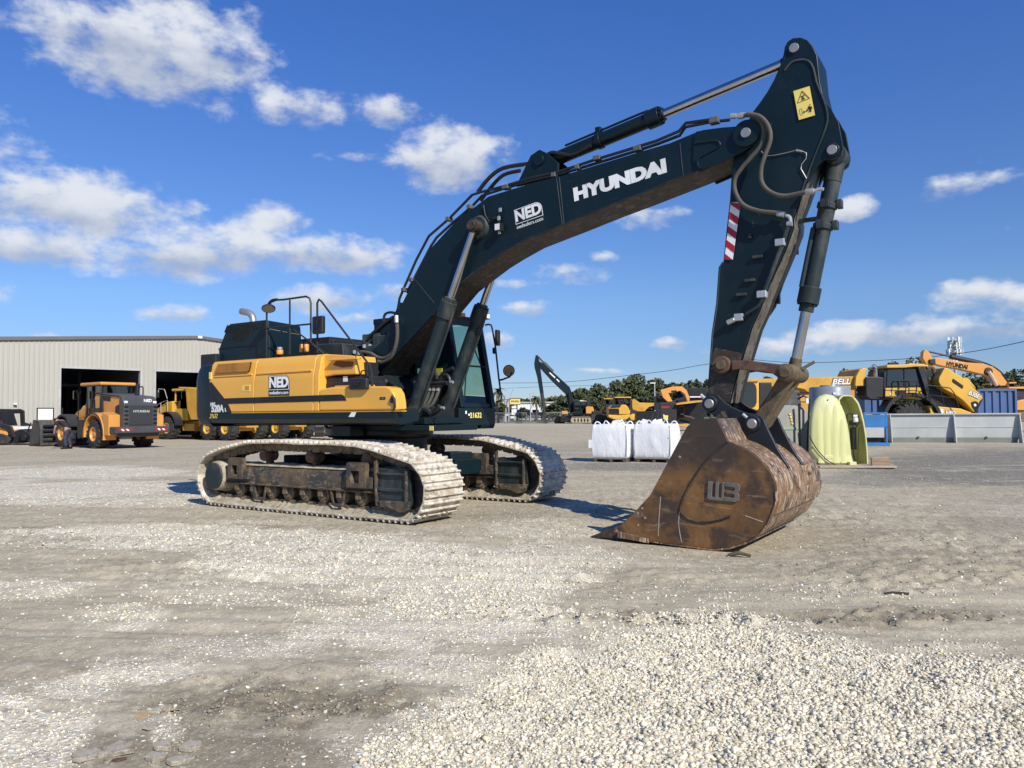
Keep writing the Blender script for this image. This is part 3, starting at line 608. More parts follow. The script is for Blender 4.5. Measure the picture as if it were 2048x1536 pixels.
cabo=cab.build('cab',teal,EX,bev=.012)
gl=MB(); gl.add([CP2(c0+.06,1.67),CP2(c1-.06,1.67),CP2(c1-.06,3.06),CP2(c0+.06,3.06)],[(0,1,2,3)]); gl.build('windscreen',glass,cabo)
for v in (c0+.02,c1-.02):
    gl=MB(); gl.add([(.36,v,1.86),(.78 if v<1 else 1.19,v,1.82),(.71 if v<1 else 1.02,v,3.10),(.29,v,3.10)],[(0,1,2,3)]); gl.build('side_window',glass,cabo)
    gl=MB(); gl.add([(rz+.04,v,2.2),(.24,v,2.2),(.2,v,3.10),(rz+.04,v,3.10)],[(0,1,2,3)]); gl.build('side_window',glass,cabo)
gl=MB(); gl.add([(rz,c0+.05,2.1),(rz,c1-.05,2.1),(rz,c1-.05,3.1),(rz,c0+.05,3.1)],[(0,1,2,3)]); gl.build('rear_window',glass,cabo)
se=MB(); se.box(-.25,.25,.78,1.22,1.85,1.98); se.box(-.32,-.18,.80,1.20,1.95,2.62); se.box(-.3,-.2,.88,1.12,2.62,2.80); se.box(-.2,.3,.68,.76,1.95,2.1); se.box(-.2,.3,1.24,1.32,1.95,2.1); se.box(-.1,.15,.85,1.15,1.6,1.86)
se.build('operator_seat',black,cabo,bev=.03)
ct=MB(); ct.tube([(.75,.75,1.62),(.62,.75,2.1)],.02); ct.tube([(.75,1.1,1.62),(.62,1.1,2.1)],.02); ct.box(.7,.95,.6,.7,1.62,2.2); ct.tube([(.6,.68,2.0),(.62,.68,2.2)],.018); ct.build('control_levers',blackp,cabo)
wp=MB(); wp.tube([CP2(.66,1.70),CP2(1.02,2.45)],.01,n=5); wp.tube([CP2(1.0,2.9) ,CP2(1.02,2.45)],.008,n=5); 
wp=MB(); a=Vector(CP2(.62,1.72))+Vector((.05,0,0)); b=Vector(CP2(.86,2.4))+Vector((.05,0,0)); c=Vector(CP2(1.15,2.7))+Vector((.04,0,0)); wp.tube([a,b],.012,n=5); wp.tube([Vector(CP2(1.18,3.0))+Vector((.04,0,0)),c,Vector(CP2(1.28,2.35))+Vector((.04,0,0))],.012,n=5,sm=3); wp.build('windscreen_wiper',blackp,cabo)
hr=MB(); hr.tube([CP2(c0+.04,2.9),tuple(Vector(CP2(c0+.0,2.6))+Vector((.08,0,0))),CP2(c0+.04,2.3)],.014,n=6,sm=3); hr.build('cab_grab_rail',black,cabo)
for v in (.72,):
    ll=MB(); ll.box(.95,1.03,v-.06,v+.06,3.22,3.32); lo=ll.build('work_lamp',black,cabo,bev=.01); l2=MB(); l2.box(1.03,1.035,v-.045,v+.045,3.235,3.305); l2.build('lamp_lens',lens,lo)
for xx in (1352,):
    a=B3(*cC(1160,310),1.40); ll=MB(); ll.cbox(a,(.10,.12,.11)); lo=ll.build('work_lamp',black,cabo,bev=.01); l2=MB(); l2.cbox((a[0]+.052,a[1],a[2]),(.006,.09,.08)); l2.build('lamp_lens',lens,lo)
rf=MB(); a=B3(*cC(945,297),.75); rf.cbox(a,(.12,.12,.06)); rf.build('amber_beacon',orng,cabo,bev=.01)
mm=MB(); v=1.62
mm.tube(P3(cC,[(1155,385),(1180,378),(1205,385),(1215,420),(1240,560),(1270,840),(1292,1000),(1285,1030),(1250,1040)],v),.017,n=8)
mm.tube(P3(cC,[(1272,855),(1300,850),(1365,825),(1380,790)],v),.017,n=8)
mo=mm.build('mirror_arm',black,EX)
def cmir(x0,y0,x1,y1,nm):
    a=B3(*cC(x0,y0),v); b=B3(*cC(x1,y1),v); c=Vector(((a[0]+b[0])/2,v,(a[2]+b[2])/2)); w=abs(b[0]-a[0]); h=abs(a[2]-b[2])
    m_=MB(); m_.box(-.03,.04,-w*.55,w*.55,-h/2,h/2,T=Matrix.Translation(c)@Matrix.Rotation(.3,4,'Z')); return m_.build(nm,black,mo,bev=.025,segs=3)
cmir(1230,428,1285,560,'cab_mirror'); cmir(1217,577,1245,630,'small_mirror')
a=Vector(B3(*cC(1355,775),v)); r=.105; T_=Matrix.Translation(a)@Matrix.Rotation(math.radians(30),4,'Z')@Matrix.Rotation(math.radians(8),4,'X')
m_=MB(); m_.lathe([(0,r*.92),(.01,r),(.04,r),(.08,r*.6)],(0,0,0),'y',28,T=T_@Matrix.Rotation(PI,4,'Z')@Matrix.Rotation(PI,4,'Z')); o=m_.build('round_mirror',black,mo)
m_=MB(); m_.lathe([(-.006,r*.86),(0,r*.9)],(0,0,0),'y',28,T=T_); m_.build('mirror_face',mirror,o)
# cab front sill box with number
fb=MB(); fb.box(.8,1.345,.45,1.5,1.30,1.6); fb.prism([(1.2,1.3),(1.2,1.24),(1.31,1.24),(1.345,1.3)],1.1,1.5); fbo=fb.build('cab_front_sill',teal,EX,bev=.012)
MF=lambda u,v_,z: Matrix.Translation((u,v_,z))@Matrix(((0,0,1,0),(1,0,0,0),(0,1,0,0),(0,0,0,1)))
textobj('unit_number','21632',.125,decY,fbo,MF(1.349,.915,1.47),bold=.02,sx=1.08)
ml=MB(); ml.box(1.344,1.349,.62,.66,1.50,1.55); ml.box(1.344,1.349,.70,.755,1.47,1.50); ml.build('sill_marking',decal,fbo)
# ---- boom
bt=P2(cA,[(545,735),(400,745),(250,765),(180,790),(0,865)],-.37)+P2(cB,[(1790,285),(1200,465),(1000,515),(850,560),(690,610),(600,680),(500,745),(400,850),(290,970),(200,1120),(120,1290),(65,1400)],-.37)+P2(cQ,[(860,210),(800,330),(770,420),(740,500),(700,580)],-.37)
bbt=P2(cQ,[(653,905),(1175,335)],-.37)+P2(cB,[(460,1250),(560,1170),(690,1070),(800,1000),(940,920),(1240,800),(1480,700),(1750,595),(2048,475)],-.37)+P2(cA,[(215,1075),(400,990),(560,900),(640,860)],-.37)
foot=[(.30,1.98),(.34,1.80),(.50,1.72),(.66,1.78),(.74,1.92)]
f0=bbt[0]
outline=bt+[(f0[0]-.34,2.45),(.30,2.10)]+foot+bbt
tipc=bp(*cA(584,792),-.42)
bm_=MB(); bm_.prism(outline,-.365,.25)
boom=bm_.build('boom',teal,EX,bev=.012)
fk=MB()
ring=lambda c,r,n=28,a0=0,a1=2*PI:[(c[0]+r*math.cos(a0+(a1-a0)*i/n),c[1]+r*math.sin(a0+(a1-a0)*i/n)) for i in range(n)]
for s_ in (-1,1):
    y0,y1=(-.43,-.365) if s_<0 else (.25,.31)
    fk.prism(ring(tipc,.165),y0,y1)
    pq=P2(cA,[(180,800),(380,770),(560,730),(650,870),(560,930),(400,1010),(220,1090),(170,1000)],-.40); fk.prism(pq,(-.385 if s_<0 else .25),(-.365 if s_<0 else .27))
fko=fk.build('boom_tip_fork',teal,boom,bev=.01)
rb_=MB()   # raised pressing and weld seams on the tip
V=-.389
for pl in ([(185,870),(340,850),(380,870),(370,900),(240,970),(210,1010),(230,1060),(300,1050)],): rb_.tube(P3(cA,pl,V),.014,n=6,sm=3)
rb_.build('tip_pressing',teal,fko)
sm_=MB(); 
for pl in ([(1175,480),(1215,805)],[(1195,475),(1228,800)]): sm_.tube(P3(cB,pl,-.366),.006,n=5)
sm_.tube(P3(cA,[(75,870),(100,1115)],-.366),.006,n=5); sm_.tube(P3(cQ,[(1010,0),(1195,225)],-.366),.005,n=5)
sm_.tube([(a,-.362,b) for a,b in bbt[1:]],.010,n=5)
sm_.build('weld_seam',tealD,boom)
pn=MB(); pn.lathe([(-.45,.03),(-.45,.060),(.33,.060),(.33,.03)],(tipc[0],0,tipc[1]),'y',24); pn.build('boom_tip_pin',steel,boom,bev=.004)
# underside plate in a brown-grey tone apart from the teal
up_=MB(); ub=[(a,b) for a,b in bbt]
for i in range(len(ub)-1):
    a,b=ub[i],ub[i+1]; up_.add([(a[0],-.35,a[1]-.006),(b[0],-.35,b[1]-.006),(b[0],.24,b[1]-.006),(a[0],.24,a[1]-.006)],[(0,1,2,3)])
up_.build('boom_underside',rustP,boom)
# lettering
def along(pa,pb,c,v):
    a=bp(*c(*pa),v); b=bp(*c(*pb),v); return (a[0]+b[0])/2,(a[1]+b[1])/2,math.atan2(b[1]-a[1],b[0]-a[0]),math.hypot(b[0]-a[0],b[1]-a[1])
V=-.3665
u_,z_,an,Lx=along((1298,600),(1950,390),cB,V)
textobj('maker_lettering','HYUNDAI',.345,decal,boom,nearM(u_,V-.002,z_+.02,an),bold=.066,sx=1.0,spacing=1.0)
HY=[o for o in bpy.data.objects if o.name=='maker_lettering'][0]
co=[v.co for v in HY.data.vertices]; ux=Vector((math.cos(an),0,math.sin(an))); vz=Vector((-math.sin(an),0,math.cos(an))); ctr=Vector((u_,V,z_))
wx=max((c-ctr).dot(ux) for c in co)-min((c-ctr).dot(ux) for c in co); hz=max((c-ctr).dot(vz) for c in co)-min((c-ctr).dot(vz) for c in co)
mx_=(max((c-ctr).dot(ux) for c in co)+min((c-ctr).dot(ux) for c in co))/2; mz_=(max((c-ctr).dot(vz) for c in co)+min((c-ctr).dot(vz) for c in co))/2
tw=Lx; p0=Vector(B3(*cB(1290,560),V)); p1=Vector(B3(*cB(1304,655),V)); th_=(p0-p1).length
for v_ in HY.data.vertices:
    d_=v_.co-ctr; a_=(d_.dot(ux)-mx_)*tw/wx; b_=(d_.dot(vz)-mz_)*th_/hz; v_.co=ctr+ux*a_+vz*b_+Vector((0,d_.y,0))
u_,z_,an,Lx=along((880,760),(1076,690),cB,V)
ned(u_,V-.001,z_-.0,Lx*.98,an,plate=False)
# boom lamp bracket and boom cylinder head boss
lm=MB(); c=B3(*cB(770,830),-.44); lm.cbox(c,(.10,.10,.11)); lm.tube(P3(cB,[(660,670),(672,740),(700,790),(740,780)],-.39),.012,n=6); lm.tube(P3(cB,[(770,700),(765,870)],-.40),.016,n=6); lm.cbox(B3(*cB(750,760),-.40),(.10,.04,.05)); lo=lm.build('boom_lamp',black,EX,bev=.008)
l2=MB(); l2.cbox((c[0]+.0,c[1]-.052,c[2]),(.08,.006,.09)); l2.build('lamp_lens',lens,lo)
for q in ((778,705),(768,765),(772,862)):
    l2=MB(); l2.cbox(B3(*cB(*q),-.425),(.05,.012,.06)); l2.build('lamp_bracket',silver,lo,bev=.004)
# ---- boom cylinders
tp=bp(*cB(565,810),-.60)
def xz(p,v): return (p[0],v,p[1])
for s_ in (-1,1):
    v=-.475 if s_<0 else .36; top=Vector((tp[0],v,tp[1])); base=Vector((1.06,v,1.40)); hd_=top.lerp(base,.395)
    if s_<0: pass
    d=(base-top).normalized()
    b_=MB(); b_.cyl(base-d*.10,hd_+d*.16,.099,n=24); b_.cyl(hd_+d*.20,hd_-d*.06,.130,n=24); b_.cyl(hd_-d*.06,hd_-d*.12,.095,n=24)
    b_.lathe([(-.12,.13),(.12,.13)],(base.x,base.y,base.z),'y',20)
    for k in range(8):
        t=2*PI*k/8; a=d.orthogonal().normalized(); c=d.cross(a); p=hd_-d*.06+a*math.cos(t)*.11+c*math.sin(t)*.11; b_.cyl(p,p-d*.03,.016,n=6)
    bo=b_.build('boom_cylinder',tealD,EX,bev=.008)
    r_=MB(); r_.cyl(hd_-d*.1,top+d*.08,.057,n=20); r_.build('cylinder_rod',chrome,bo)
    e_=MB(); e_.lathe([(-.08,.05),(-.08,.105),(.10,.105),(.10,.05)],tuple(top),'y',24); e_.lathe([(-.12,.03),(-.12,.075),(-.08,.08)] if s_<0 else [(.10,.08),(.14,.075),(.14,.03)],tuple(top),'y',20); e_.build('rod_eye',rustP,bo,bev=.008)
    o_=Vector((.135,-.05,0))
    pp=MB(); a=d.cross(Vector((0,1,0))).normalized(); off=-a*.13 if a.x<0 else a*.13
    pp.tube([hd_+off+d*.05,hd_+off*1.08+d*.2,base+off*1.08-d*.35,base+off-d*.2],.022,n=6); pp.build('cylinder_pipe',tealD,bo)
bs=MB(); bs.lathe([(-.42,.16),(-.365,.19)],(tp[0],0,tp[1]),'y',28); bs.lathe([(.25,.19),(.275,.16)],(tp[0],0,tp[1]),'y',28); bs.build('cylinder_boss',tealD,boom,bev=.006)
# hoses at the base of the boom cylinders, manifold
hz_=MB()
for (x0,x1) in ((640,530),(680,555),(715,585),(755,620)):
    hz_.tube(P3(cC,[(x0+8,915),(x0-5,960),(x0-25,1010),(x0-60,1070),(x1,1115),(x1-10,1125)],-.30),.026,n=8,sm=3)
hz_.build('supply_hose',paint('grey_hose',(.14,.14,.115),.7,dirt=.4,sc=6,top=.3,dcol=(.2,.19,.15)),EX)
mf=MB(); mf.tube(P3(cC,[(625,888),(830,880)],-.30),.034,n=8); mf.tube(P3(cC,[(640,915),(780,905)],-.31),.02,n=6); mf.build('hose_manifold',black,EX)
nut=MB()
for x in (642,682,715,752): a=B3(*cC(x,925),-.31); b=B3(*cC(x-3,945),-.31); nut.cyl(a,b,.032,n=8)
for x,y in ((560,870),(865,870),(515,1100),(790,1090)): nut.cyl(B3(*cC(x-12,y),-.45),B3(*cC(x+14,y+2),-.45),.022,n=8)
nut.build('hose_fitting',silver,EX)
h=MB()
h.tube(P3(cC,[(700,820),(670,815),(640,850),(600,900),(570,980),(545,1050)],-.38),.034,n=8,sm=3)
h.tube(P3(cC,[(670,700),(690,760),(730,800),(740,850)],-.30),.032,n=8,sm=3)
h.tube(P3(cC,[(880,750),(830,775),(790,800),(760,850)],-.2),.030,n=8,sm=3)
h.tube(P3(cC,[(770,860),(790,820),(830,815),(850,860),(845,950),(800,1020),(760,1060)],-.25),.030,n=8,sm=3)
h.tube(P3(cC,[(545,1080),(600,1130),(680,1140),(740,1110),(770,1080)],-.40),.05,n=8,sm=3)
h.tube(P3(cC,[(590,1160),(640,1110),(700,1150)],-.42),.05,n=8,sm=3)
h.build('base_hose',hoseb,EX)
hb=MB(); hb.box(.85,1.30,-.42,.40,1.40,1.62); hb.box(.35,.95,-.5,.5,1.5,1.75); hb.box(.0,1.2,.55-.12,.55-.02,1.5,2.2); hb.cbox((.75,-.52,1.6),(.5,.10,.35)); hb.build('centre_deck',blackp,EX,bev=.02)
tg=MB(); a=B3(*cC(762,785),.25); tg.cbox(a,(.12,.03,.12)); tg.build('yellow_tag',simple('tag_olive',(.35,.33,.02),.5),EX)
# swivel/boom foot hoses
h=MB()
h.tube(P3(cQ,[(835,420),(838,520),(825,620),(790,700),(720,750),(650,745),(580,705),(490,690)],-.45),.031,n=10,sm=4)
h.tube(P3(cQ,[(820,640),(780,740),(700,790),(650,780)],-.47),.029,n=10,sm=3)
h.tube(P3(cQ,[(490,830),(520,800),(580,800),(620,860),(640,900)],-.6),.045,n=8,sm=3)
h.tube(P3(cQ,[(560,780),(600,850),(630,930),(700,960),(735,975)],-.62),.03,n=8,sm=3)
h.build('boom_foot_hose',hose,EX)
h=MB()
h.tube(P3(cQ,[(820,318),(770,310),(725,325),(710,360),(708,410)],-.30),.022,n=8,sm=3)
h.tube(P3(cQ,[(800,355),(720,410),(650,470),(600,515),(560,560)],-.32),.030,n=8,sm=3)
h.tube(P3(cQ,[(780,385),(700,445),(640,510),(590,550)],-.25),.028,n=8,sm=3)
h.build('foot_pipe',hoseb,EX)
vb=MB(); 
for x,y,a,b,c in ((560,580,.16,.16,.2),(540,610,.12,.12,.12),(610,560,.12,.16,.16),(660,600,.12,.2,.3),(570,650,.14,.2,.2),(640,720,.25,.3,.3),(700,650,.3,.2,.4)): vb.cbox(B3(*cQ(x,y),-.22),(a,b,c),.3)
vb.build('boom_foot_valve',tealD,EX,bev=.02)
vs_=MB()
for x,y in ((520,635),(575,630),(425,690),(470,700)): a=B3(*cQ(x,y-15),-.35); b=B3(*cQ(x,y+18),-.35); vs_.cyl(a,b,.03,n=8)
a=B3(*cQ(830,345),-.40); b=B3(*cQ(832,412),-.42); vs_.cyl(a,b,.035,n=10)
vs_.build('valve_fitting',silver,EX)
# ---- pipes on top of the boom
pp=MB()
run1=[(78,1395),(75,1330),(95,1270),(200,1020),(278,900),(420,760),(575,605),(640,580),(800,535),(1000,480),(1180,440),(1450,355),(1700,270),(2048,145)]
run2=[(55,1430),(58,1330),(75,1280),(180,1020),(265,890)]
pA=P3(cB,[(45,1470),(68,1330),(95,1265),(185,1060),(275,890),(420,765),(580,600),(640,580),(800,540),(1000,478),(1180,440),(1450,350),(1720,268),(1880,218),(2040,150)],-.30)+P3(cA,[(120,715),(300,690)],-.30)
pB=P3(cB,[(118,1290),(290,960),(330,900),(450,790),(580,680),(650,605),(800,556),(1000,500),(1180,460),(1460,375),(1720,295),(1890,240),(2046,180)],-.24)+P3(cA,[(120,745),(300,708),(460,690)],-.24)
pp.tube(pA,.021,n=8); pp.tube(pB,.021,n=8)
pp.tube([(a,v+.42,b) for a,v,b in pA[4:]],.021,n=8); pp.tube([(a,v+.34,b) for a,v,b in pB[4:]],.021,n=8)
pp.build('boom_pipe',hoseb,boom)
pk=MB()
pk.tube(P3(cB,[(620,580),(700,480),(800,410),(980,380)],-.12),.032,n=8,sm=4); pk.tube(P3(cB,[(640,640),(710,550),(800,460),(920,428)],.0),.030,n=8,sm=4)
pk.tube(P3(cB,[(1060,350),(1120,310),(1160,300),(1280,318),(1420,250)],-.12),.028,n=8,sm=3)
pk.build('arm_cylinder_hose',hoseb,boom)
ck=MB()
for x,y in ((1465,340),(1750,275),(820,545),(415,770),(100,1270),(1325,405),(1160,460),(155,1200),(565,685)):
    a=bp(*cB(x,y),-.29); ck.cbox((a[0],-.28,a[1]),(.11 if x in(1465,820,1750) else .07,.11,.065),0)
for x,y in ((340,695),): a=bp(*cA(x,y),-.29); ck.cbox((a[0],-.28,a[1]),(.12,.11,.08))
ck.build('pipe_clamp',paint('clamp_grey',(.09,.09,.08),.6,dirt=.5,sc=8,top=.3),boom,bev=.01)
fb_=MB(); 
for x,y in ((1000,372),(1022,362),(975,405)): a=B3(*cB(x-18,y+6),-.12); b=B3(*cB(x+18,y-4),-.12); fb_.cyl(a,b,.038,n=8)
for x,y in ((490,662),(545,662),(560,655)): a=B3(*cA(x-20,y),-.32); b=B3(*cA(x+18,y-2),-.32); fb_.cyl(a,b,.036,n=8)
fb_.build('hose_fitting',silver,boom)
ck=MB(); a=bp(*cB(1075,345),-.1); ck.cbox((a[0],-.05,a[1]),(.09,.2,.12)); 
for x,y in ((1085,390),): a=bp(*cB(x,y),-.1); ck.cbox((a[0],-.05,a[1]),(.05,.14,.16))
ck.build('hose_bracket',tealD,boom,bev=.01)
# ---- arm cylinder
e0=Vector(xz(bp(*cA(950,135),-.30),0)); ge=Vector(B3(1318,232,0.)); d=(ge-e0).normalized()
ebase=ge+d*1.83
b_=MB(); b_.cyl(ge+d*.05,ebase,.102,n=24); b_.cyl(ge+d*.17,ge-d*.02,.130,n=24); b_.cyl(ge-d*.02,ge-d*.08,.09,n=24)
b_.lathe([(-.12,.14),(.12,.14)],tuple(ebase),'y',22)
for k in range(10):
    t=2*PI*k/10; a=d.orthogonal().normalized(); c=d.cross(a); p=ge-d*.02+a*math.cos(t)*.108+c*math.sin(t)*.108; b_.cyl(p,p-d*.03,.014,n=6)
a_=d.cross(Vector((0,1,0))).normalized(); a_=a_ if a_.z>0 else -a_
b_.cyl(ge+d*.88+a_*.0,ge+d*.95,.12,n=18); b_.cbox(tuple(ge+d*.9+a_*.15),(.08,.10,.08),0)
b_.tube([ge+d*.12+a_*.12+Vector((0,-.03,0)),ge+d*.3+a_*.125+Vector((0,-.03,0)),ge+d*1.45+a_*.125+Vector((0,-.03,0))],.018,n=6)
ao=b_.build('arm_cylinder',teal,EX,bev=.008)
r_=MB(); r_.cyl(ge-d*.06,e0+d*.18,.062,n=24); r_.build('cylinder_rod',chrome,ao)
r_=MB(); r_.lathe([(-.12,.14),(.12,.14)],tuple(e0),'y',22); r_.cyl(e0,e0+d*.22,.09,.07,n=20); r_.build('rod_eye',teal,ao,bev=.008)
br=MB(); q=ebase
for s_ in (-1,1): br.prism([(q.x-.42,q.z-.32),(q.x-.15,q.z+.10),(q.x+.0,q.z+.16),(q.x+.13,q.z+.08),(q.x+.32,q.z-.1),(q.x+.3,q.z-.3)],.13 if s_>0 else -.18,.18 if s_>0 else -.13)
br.lathe([(-.21,.05),(-.21,.085),(.21,.085),(.21,.05)],tuple(q),'y',18)
br.build('cylinder_bracket',teal,boom,bev=.01)
# ---- arm
VA=-.30
al=P2(cA,[(950,52),(905,62),(885,90),(872,130),(868,185),(845,260),(800,370),(745,470),(690,550),(630,630),(560,760),(500,880),(470,1060),(455,1300),(430,1536)],VA)
al=P2(cA,[(1000,52),(940,58),(900,85),(878,125),(868,185),(845,260),(800,370),(745,470),(690,550),(630,630),(560,760),(500,880),(472,1060),(457,1300),(430,1536)],VA)+P2(cL,[(252,400),(238,432),(222,440),(200,720),(165,950),(150,1150),(132,1390),(125,1470)],VA)
ar=P2(cL,[(300,1480),(345,1300),(400,1130),(470,900),(530,770),(600,585),(735,290),(790,130)],VA)+P2(cA,[(940,1450),(1000,1290),(1050,1150),(1100,1000),(1160,860),(1200,760),(1212,700),(1200,600),(1180,520),(1150,400),(1140,300),(1128,190),(1090,115),(1050,72)],VA)
am=MB(); am.prism(al+ar,-.29,.22)
arm=am.build('arm',teal,EX,bev=.012)
# rear ears carrying the bucket cylinder
er=P2(cA,[(1150,400),(1180,530),(1240,610),(1290,700),(1312,820),(1326,905),(1312,960),(1280,990),(1235,997),(1180,990),(1110,1060),(1062,1160),(1100,1000),(1160,860),(1205,700)],VA)
for y0,y1 in ((-.28,-.23),(.16,.21)):
    e_=MB(); e_.prism(er,y0,y1); e_.build('arm_ear',teal,arm,bev=.008)
sd=MB(); edge=P3(cA,[(880,310),(930,250),(1000,228),(1060,235),(1100,290),(1125,400),(1165,500),(1200,600),(1210,700),(1170,820),(1110,970),(1050,1130),(1000,1270)],-.294); sd.tube(edge,.012,n=6,sm=2)
sd.tube([(a,-.285,b) for a,b in P2(cL,[(252,400),(225,440),(205,720),(170,950),(140,1390)],VA)],.014,n=6)
sd.build('weld_seam',tealD,arm)
# scraped face of the arm (its outer box plate)
fp=P2(cL,[(300,1480),(345,1300),(400,1130),(470,900),(530,770),(600,585),(735,290),(790,130)],VA)+P2(cA,[(940,1450),(1000,1290),(1050,1150)],VA)
sf=MB()
for i in range(len(fp)-1):
    a,b=fp[i],fp[i+1]; sf.add([(a[0]+.008,-.262,a[1]-.004),(b[0]+.008,-.262,b[1]-.004),(b[0]+.008,.05,b[1]-.004),(a[0]+.008,.05,a[1]-.004)],[(0,1,2,3)])
sf.build('scraped_plate',woodst,arm)
# dirty lower end of the arm
lo_=P2(cL,[(190,1060),(400,1100),(345,1300),(300,1480),(150,1480),(135,1390),(150,1150)],VA); ld=MB(); ld.prism(lo_,-.294,-.28); ld.prism(lo_,.21,.224); ld.build('lower_wear_plate',rustP,arm,bev=.004)
for (x,y,nm) in ((950,135,'upper_pin'),(1243,918,'ear_pin')):
    c=bp(*cA(x,y),-.31); p=MB(); p.lathe([(-.315,.03),(-.315,.056),(.24,.056),(.24,.03)],(c[0],0,c[1]),'y',24); p.build(nm,steel,arm,bev=.004)
    if nm=='ear_pin': p=MB(); p.lathe([(-.30,.075),(-.285,.085)],(c[0],0,c[1]),'y',28); p.build('pin_collar',blackp,arm,bev=.004)
# warning decal with pictograms
W4=[Vector(B3(*cA(x,y),-.3)) for x,y in ((948,470),(1072,432),(1115,655),(990,692))]
dc=MB(); dc.add([tuple(p+Vector((0,-.005,0))) for p in W4],[(0,1,2,3)]); dco=dc.build('warning_decal',decY,EX)
ik=MB()
def T2(pl,r=.004,cl=False):
    pts=[Vector(B3(*cA(*p),-.3))+Vector((0,-.006,0)) for p in pl]; 
    if cl: pts.append(pts[0])
    ik.tube(pts,r,n=4)
T2([(1015,470),(980,562),(1074,526)],.0045,True); T2([(995,610),(1012,604),(1020,650),(1003,656)],.002,True)
T2([(1006,512),(1016,508)],.007); T2([(1022,505),(1035,500)],.006); T2([(1020,512),(1015,530),(1025,537)],.006); T2([(1024,512),(1028,528),(1040,530)],.005)
T2([(1025,632),(1058,620)],.004); T2([(1031,622),(1025,632),(1036,636)],.004); T2([(1051,614),(1058,620),(1054,628)],.004)
T2([(1075,574),(1077,578)],.010); T2([(1073,590),(1076,604)],.015); T2([(1063,592),(1066,612)],.005); T2([(1086,586),(1092,606)],.005); T2([(1073,604),(1075,630)],.006); T2([(1081,602),(1085,628)],.006)
ik.build('decal_pictogram',inkb,dco)
# red and white hazard stripes
hs=[Vector(B3(*cL(x,y),-.3))+Vector((0,-.006,0)) for x,y in ((315,-60),(392,-60),(330,383),(266,380))]
hm=MB(); hm.add([tuple(p) for p in hs],[(0,1,2,3)]); hmo=hm.build('hazard_strip',decal,EX)
rs=MB(); A,B,C_,D=hs
def hq(s_,t): return (A.lerp(B,s_)).lerp(D.lerp(C_,s_),t)+Vector((0,-.003,0))
for t in (-.07,.17,.42,.66,.90):
    q=[(0,t),(1,t+.10),(1,t+.22),(0,t+.115)]
    q=[(a,min(max(b,0),1)) for a,b in q]; rs.add([tuple(hq(a,b)) for a,b in q],[(0,1,2,3)])
rs.build('red_stripe',redp,hmo)
# pipes, clamps and stubs on the arm side
ap=MB(); ap.tube(P3(cL,[(762,110),(740,160),(700,290),(640,440),(580,600),(550,690)],-.35),.030,n=10); ap.tube(P3(cL,[(555,690),(520,740),(470,775),(430,800)],-.37),.022,n=8,sm=3)
ap.tube(P3(cL,[(820,110),(860,130),(850,200),(810,300),(700,560),(640,740),(600,800)],.30),.035,n=8)
ap.build('arm_pipe',tealD,arm)
ac=MB()
for x,y in ((693,250),(553,648)): ac.cbox(B3(*cL(x,y),-.35),(.115,.08,.085),0)
ac.cbox(B3(*cL(375,825),-.34),(.11,.07,.09)); ac.cyl(B3(*cL(285,868),-.35),B3(*cL(345,840),-.35),.034,n=10)
aco=ac.build('pipe_clamp',silver,arm,bev=.01)
ab=MB()
for x,y in ((800,300),(660,680)): ab.cbox(B3(*cL(x,y),.30),(.10,.08,.14))
for x,y in ((520,360),(460,540),(395,650),(460,200)): ab.cbox(B3(*cL(x,y),-.31),(.13,.04,.035) if x!=460 or y!=200 else (.04,.03,.06),0)
ab.build('bracket_stub',tealD,arm,bev=.006)
ef=MB(); ef.tube(P3(cL,[(735,40),(765,55),(772,85),(770,110)],-.36),.022,n=8,sm=3); ef.cyl(B3(*cL(745,108),-.36),B3(*cL(785,104),-.36),.03,n=10); ef.cyl(B3(*cL(672,25),-.36),B3(*cL(728,36),-.36),.038,n=12)
ef.tube(P3(cA,[(1040,1245),(1100,1238),(1140,1222),(1180,1222)],-.34),.020,n=8,sm=3); ef.cyl(B3(*cA(1040,1245),-.34),B3(*cA(1105,1236),-.34),.036,n=12)
ef.cyl(B3(*cA(968,924),-.31),B3(*cA(1015,932),-.31),.012,n=6)
ef.build('hose_end',silver,arm)
hs_=MB()
hs_.tube(P3(cA,[(570,655),(640,655),(700,700),(722,780),(700,880),(640,960),(560,1050),(500,1140),(500,1240),(560,1340),(680,1390),(820,1405)],-.42),.027,n=12,sm=5)
hs_.tube(P3(cA,[(590,645),(690,665),(755,740),(770,840),(730,960),(700,1060),(705,1170),(770,1245),(880,1275),(1040,1245)],-.46),.027,n=12,sm=5)
hs_.build('arm_hose',hose,arm)
gt=MB(); gt.tube(P3(cA,[(700,930),(750,965),(860,950),(960,925)],-.305),.005,n=5,sm=3); gt.tube(P3(cA,[(1015,930),(1048,945),(1046,985),(1010,1030),(1005,1065),(1048,1140)],-.305),.005,n=5); gt.build('grease_line',steel,arm)
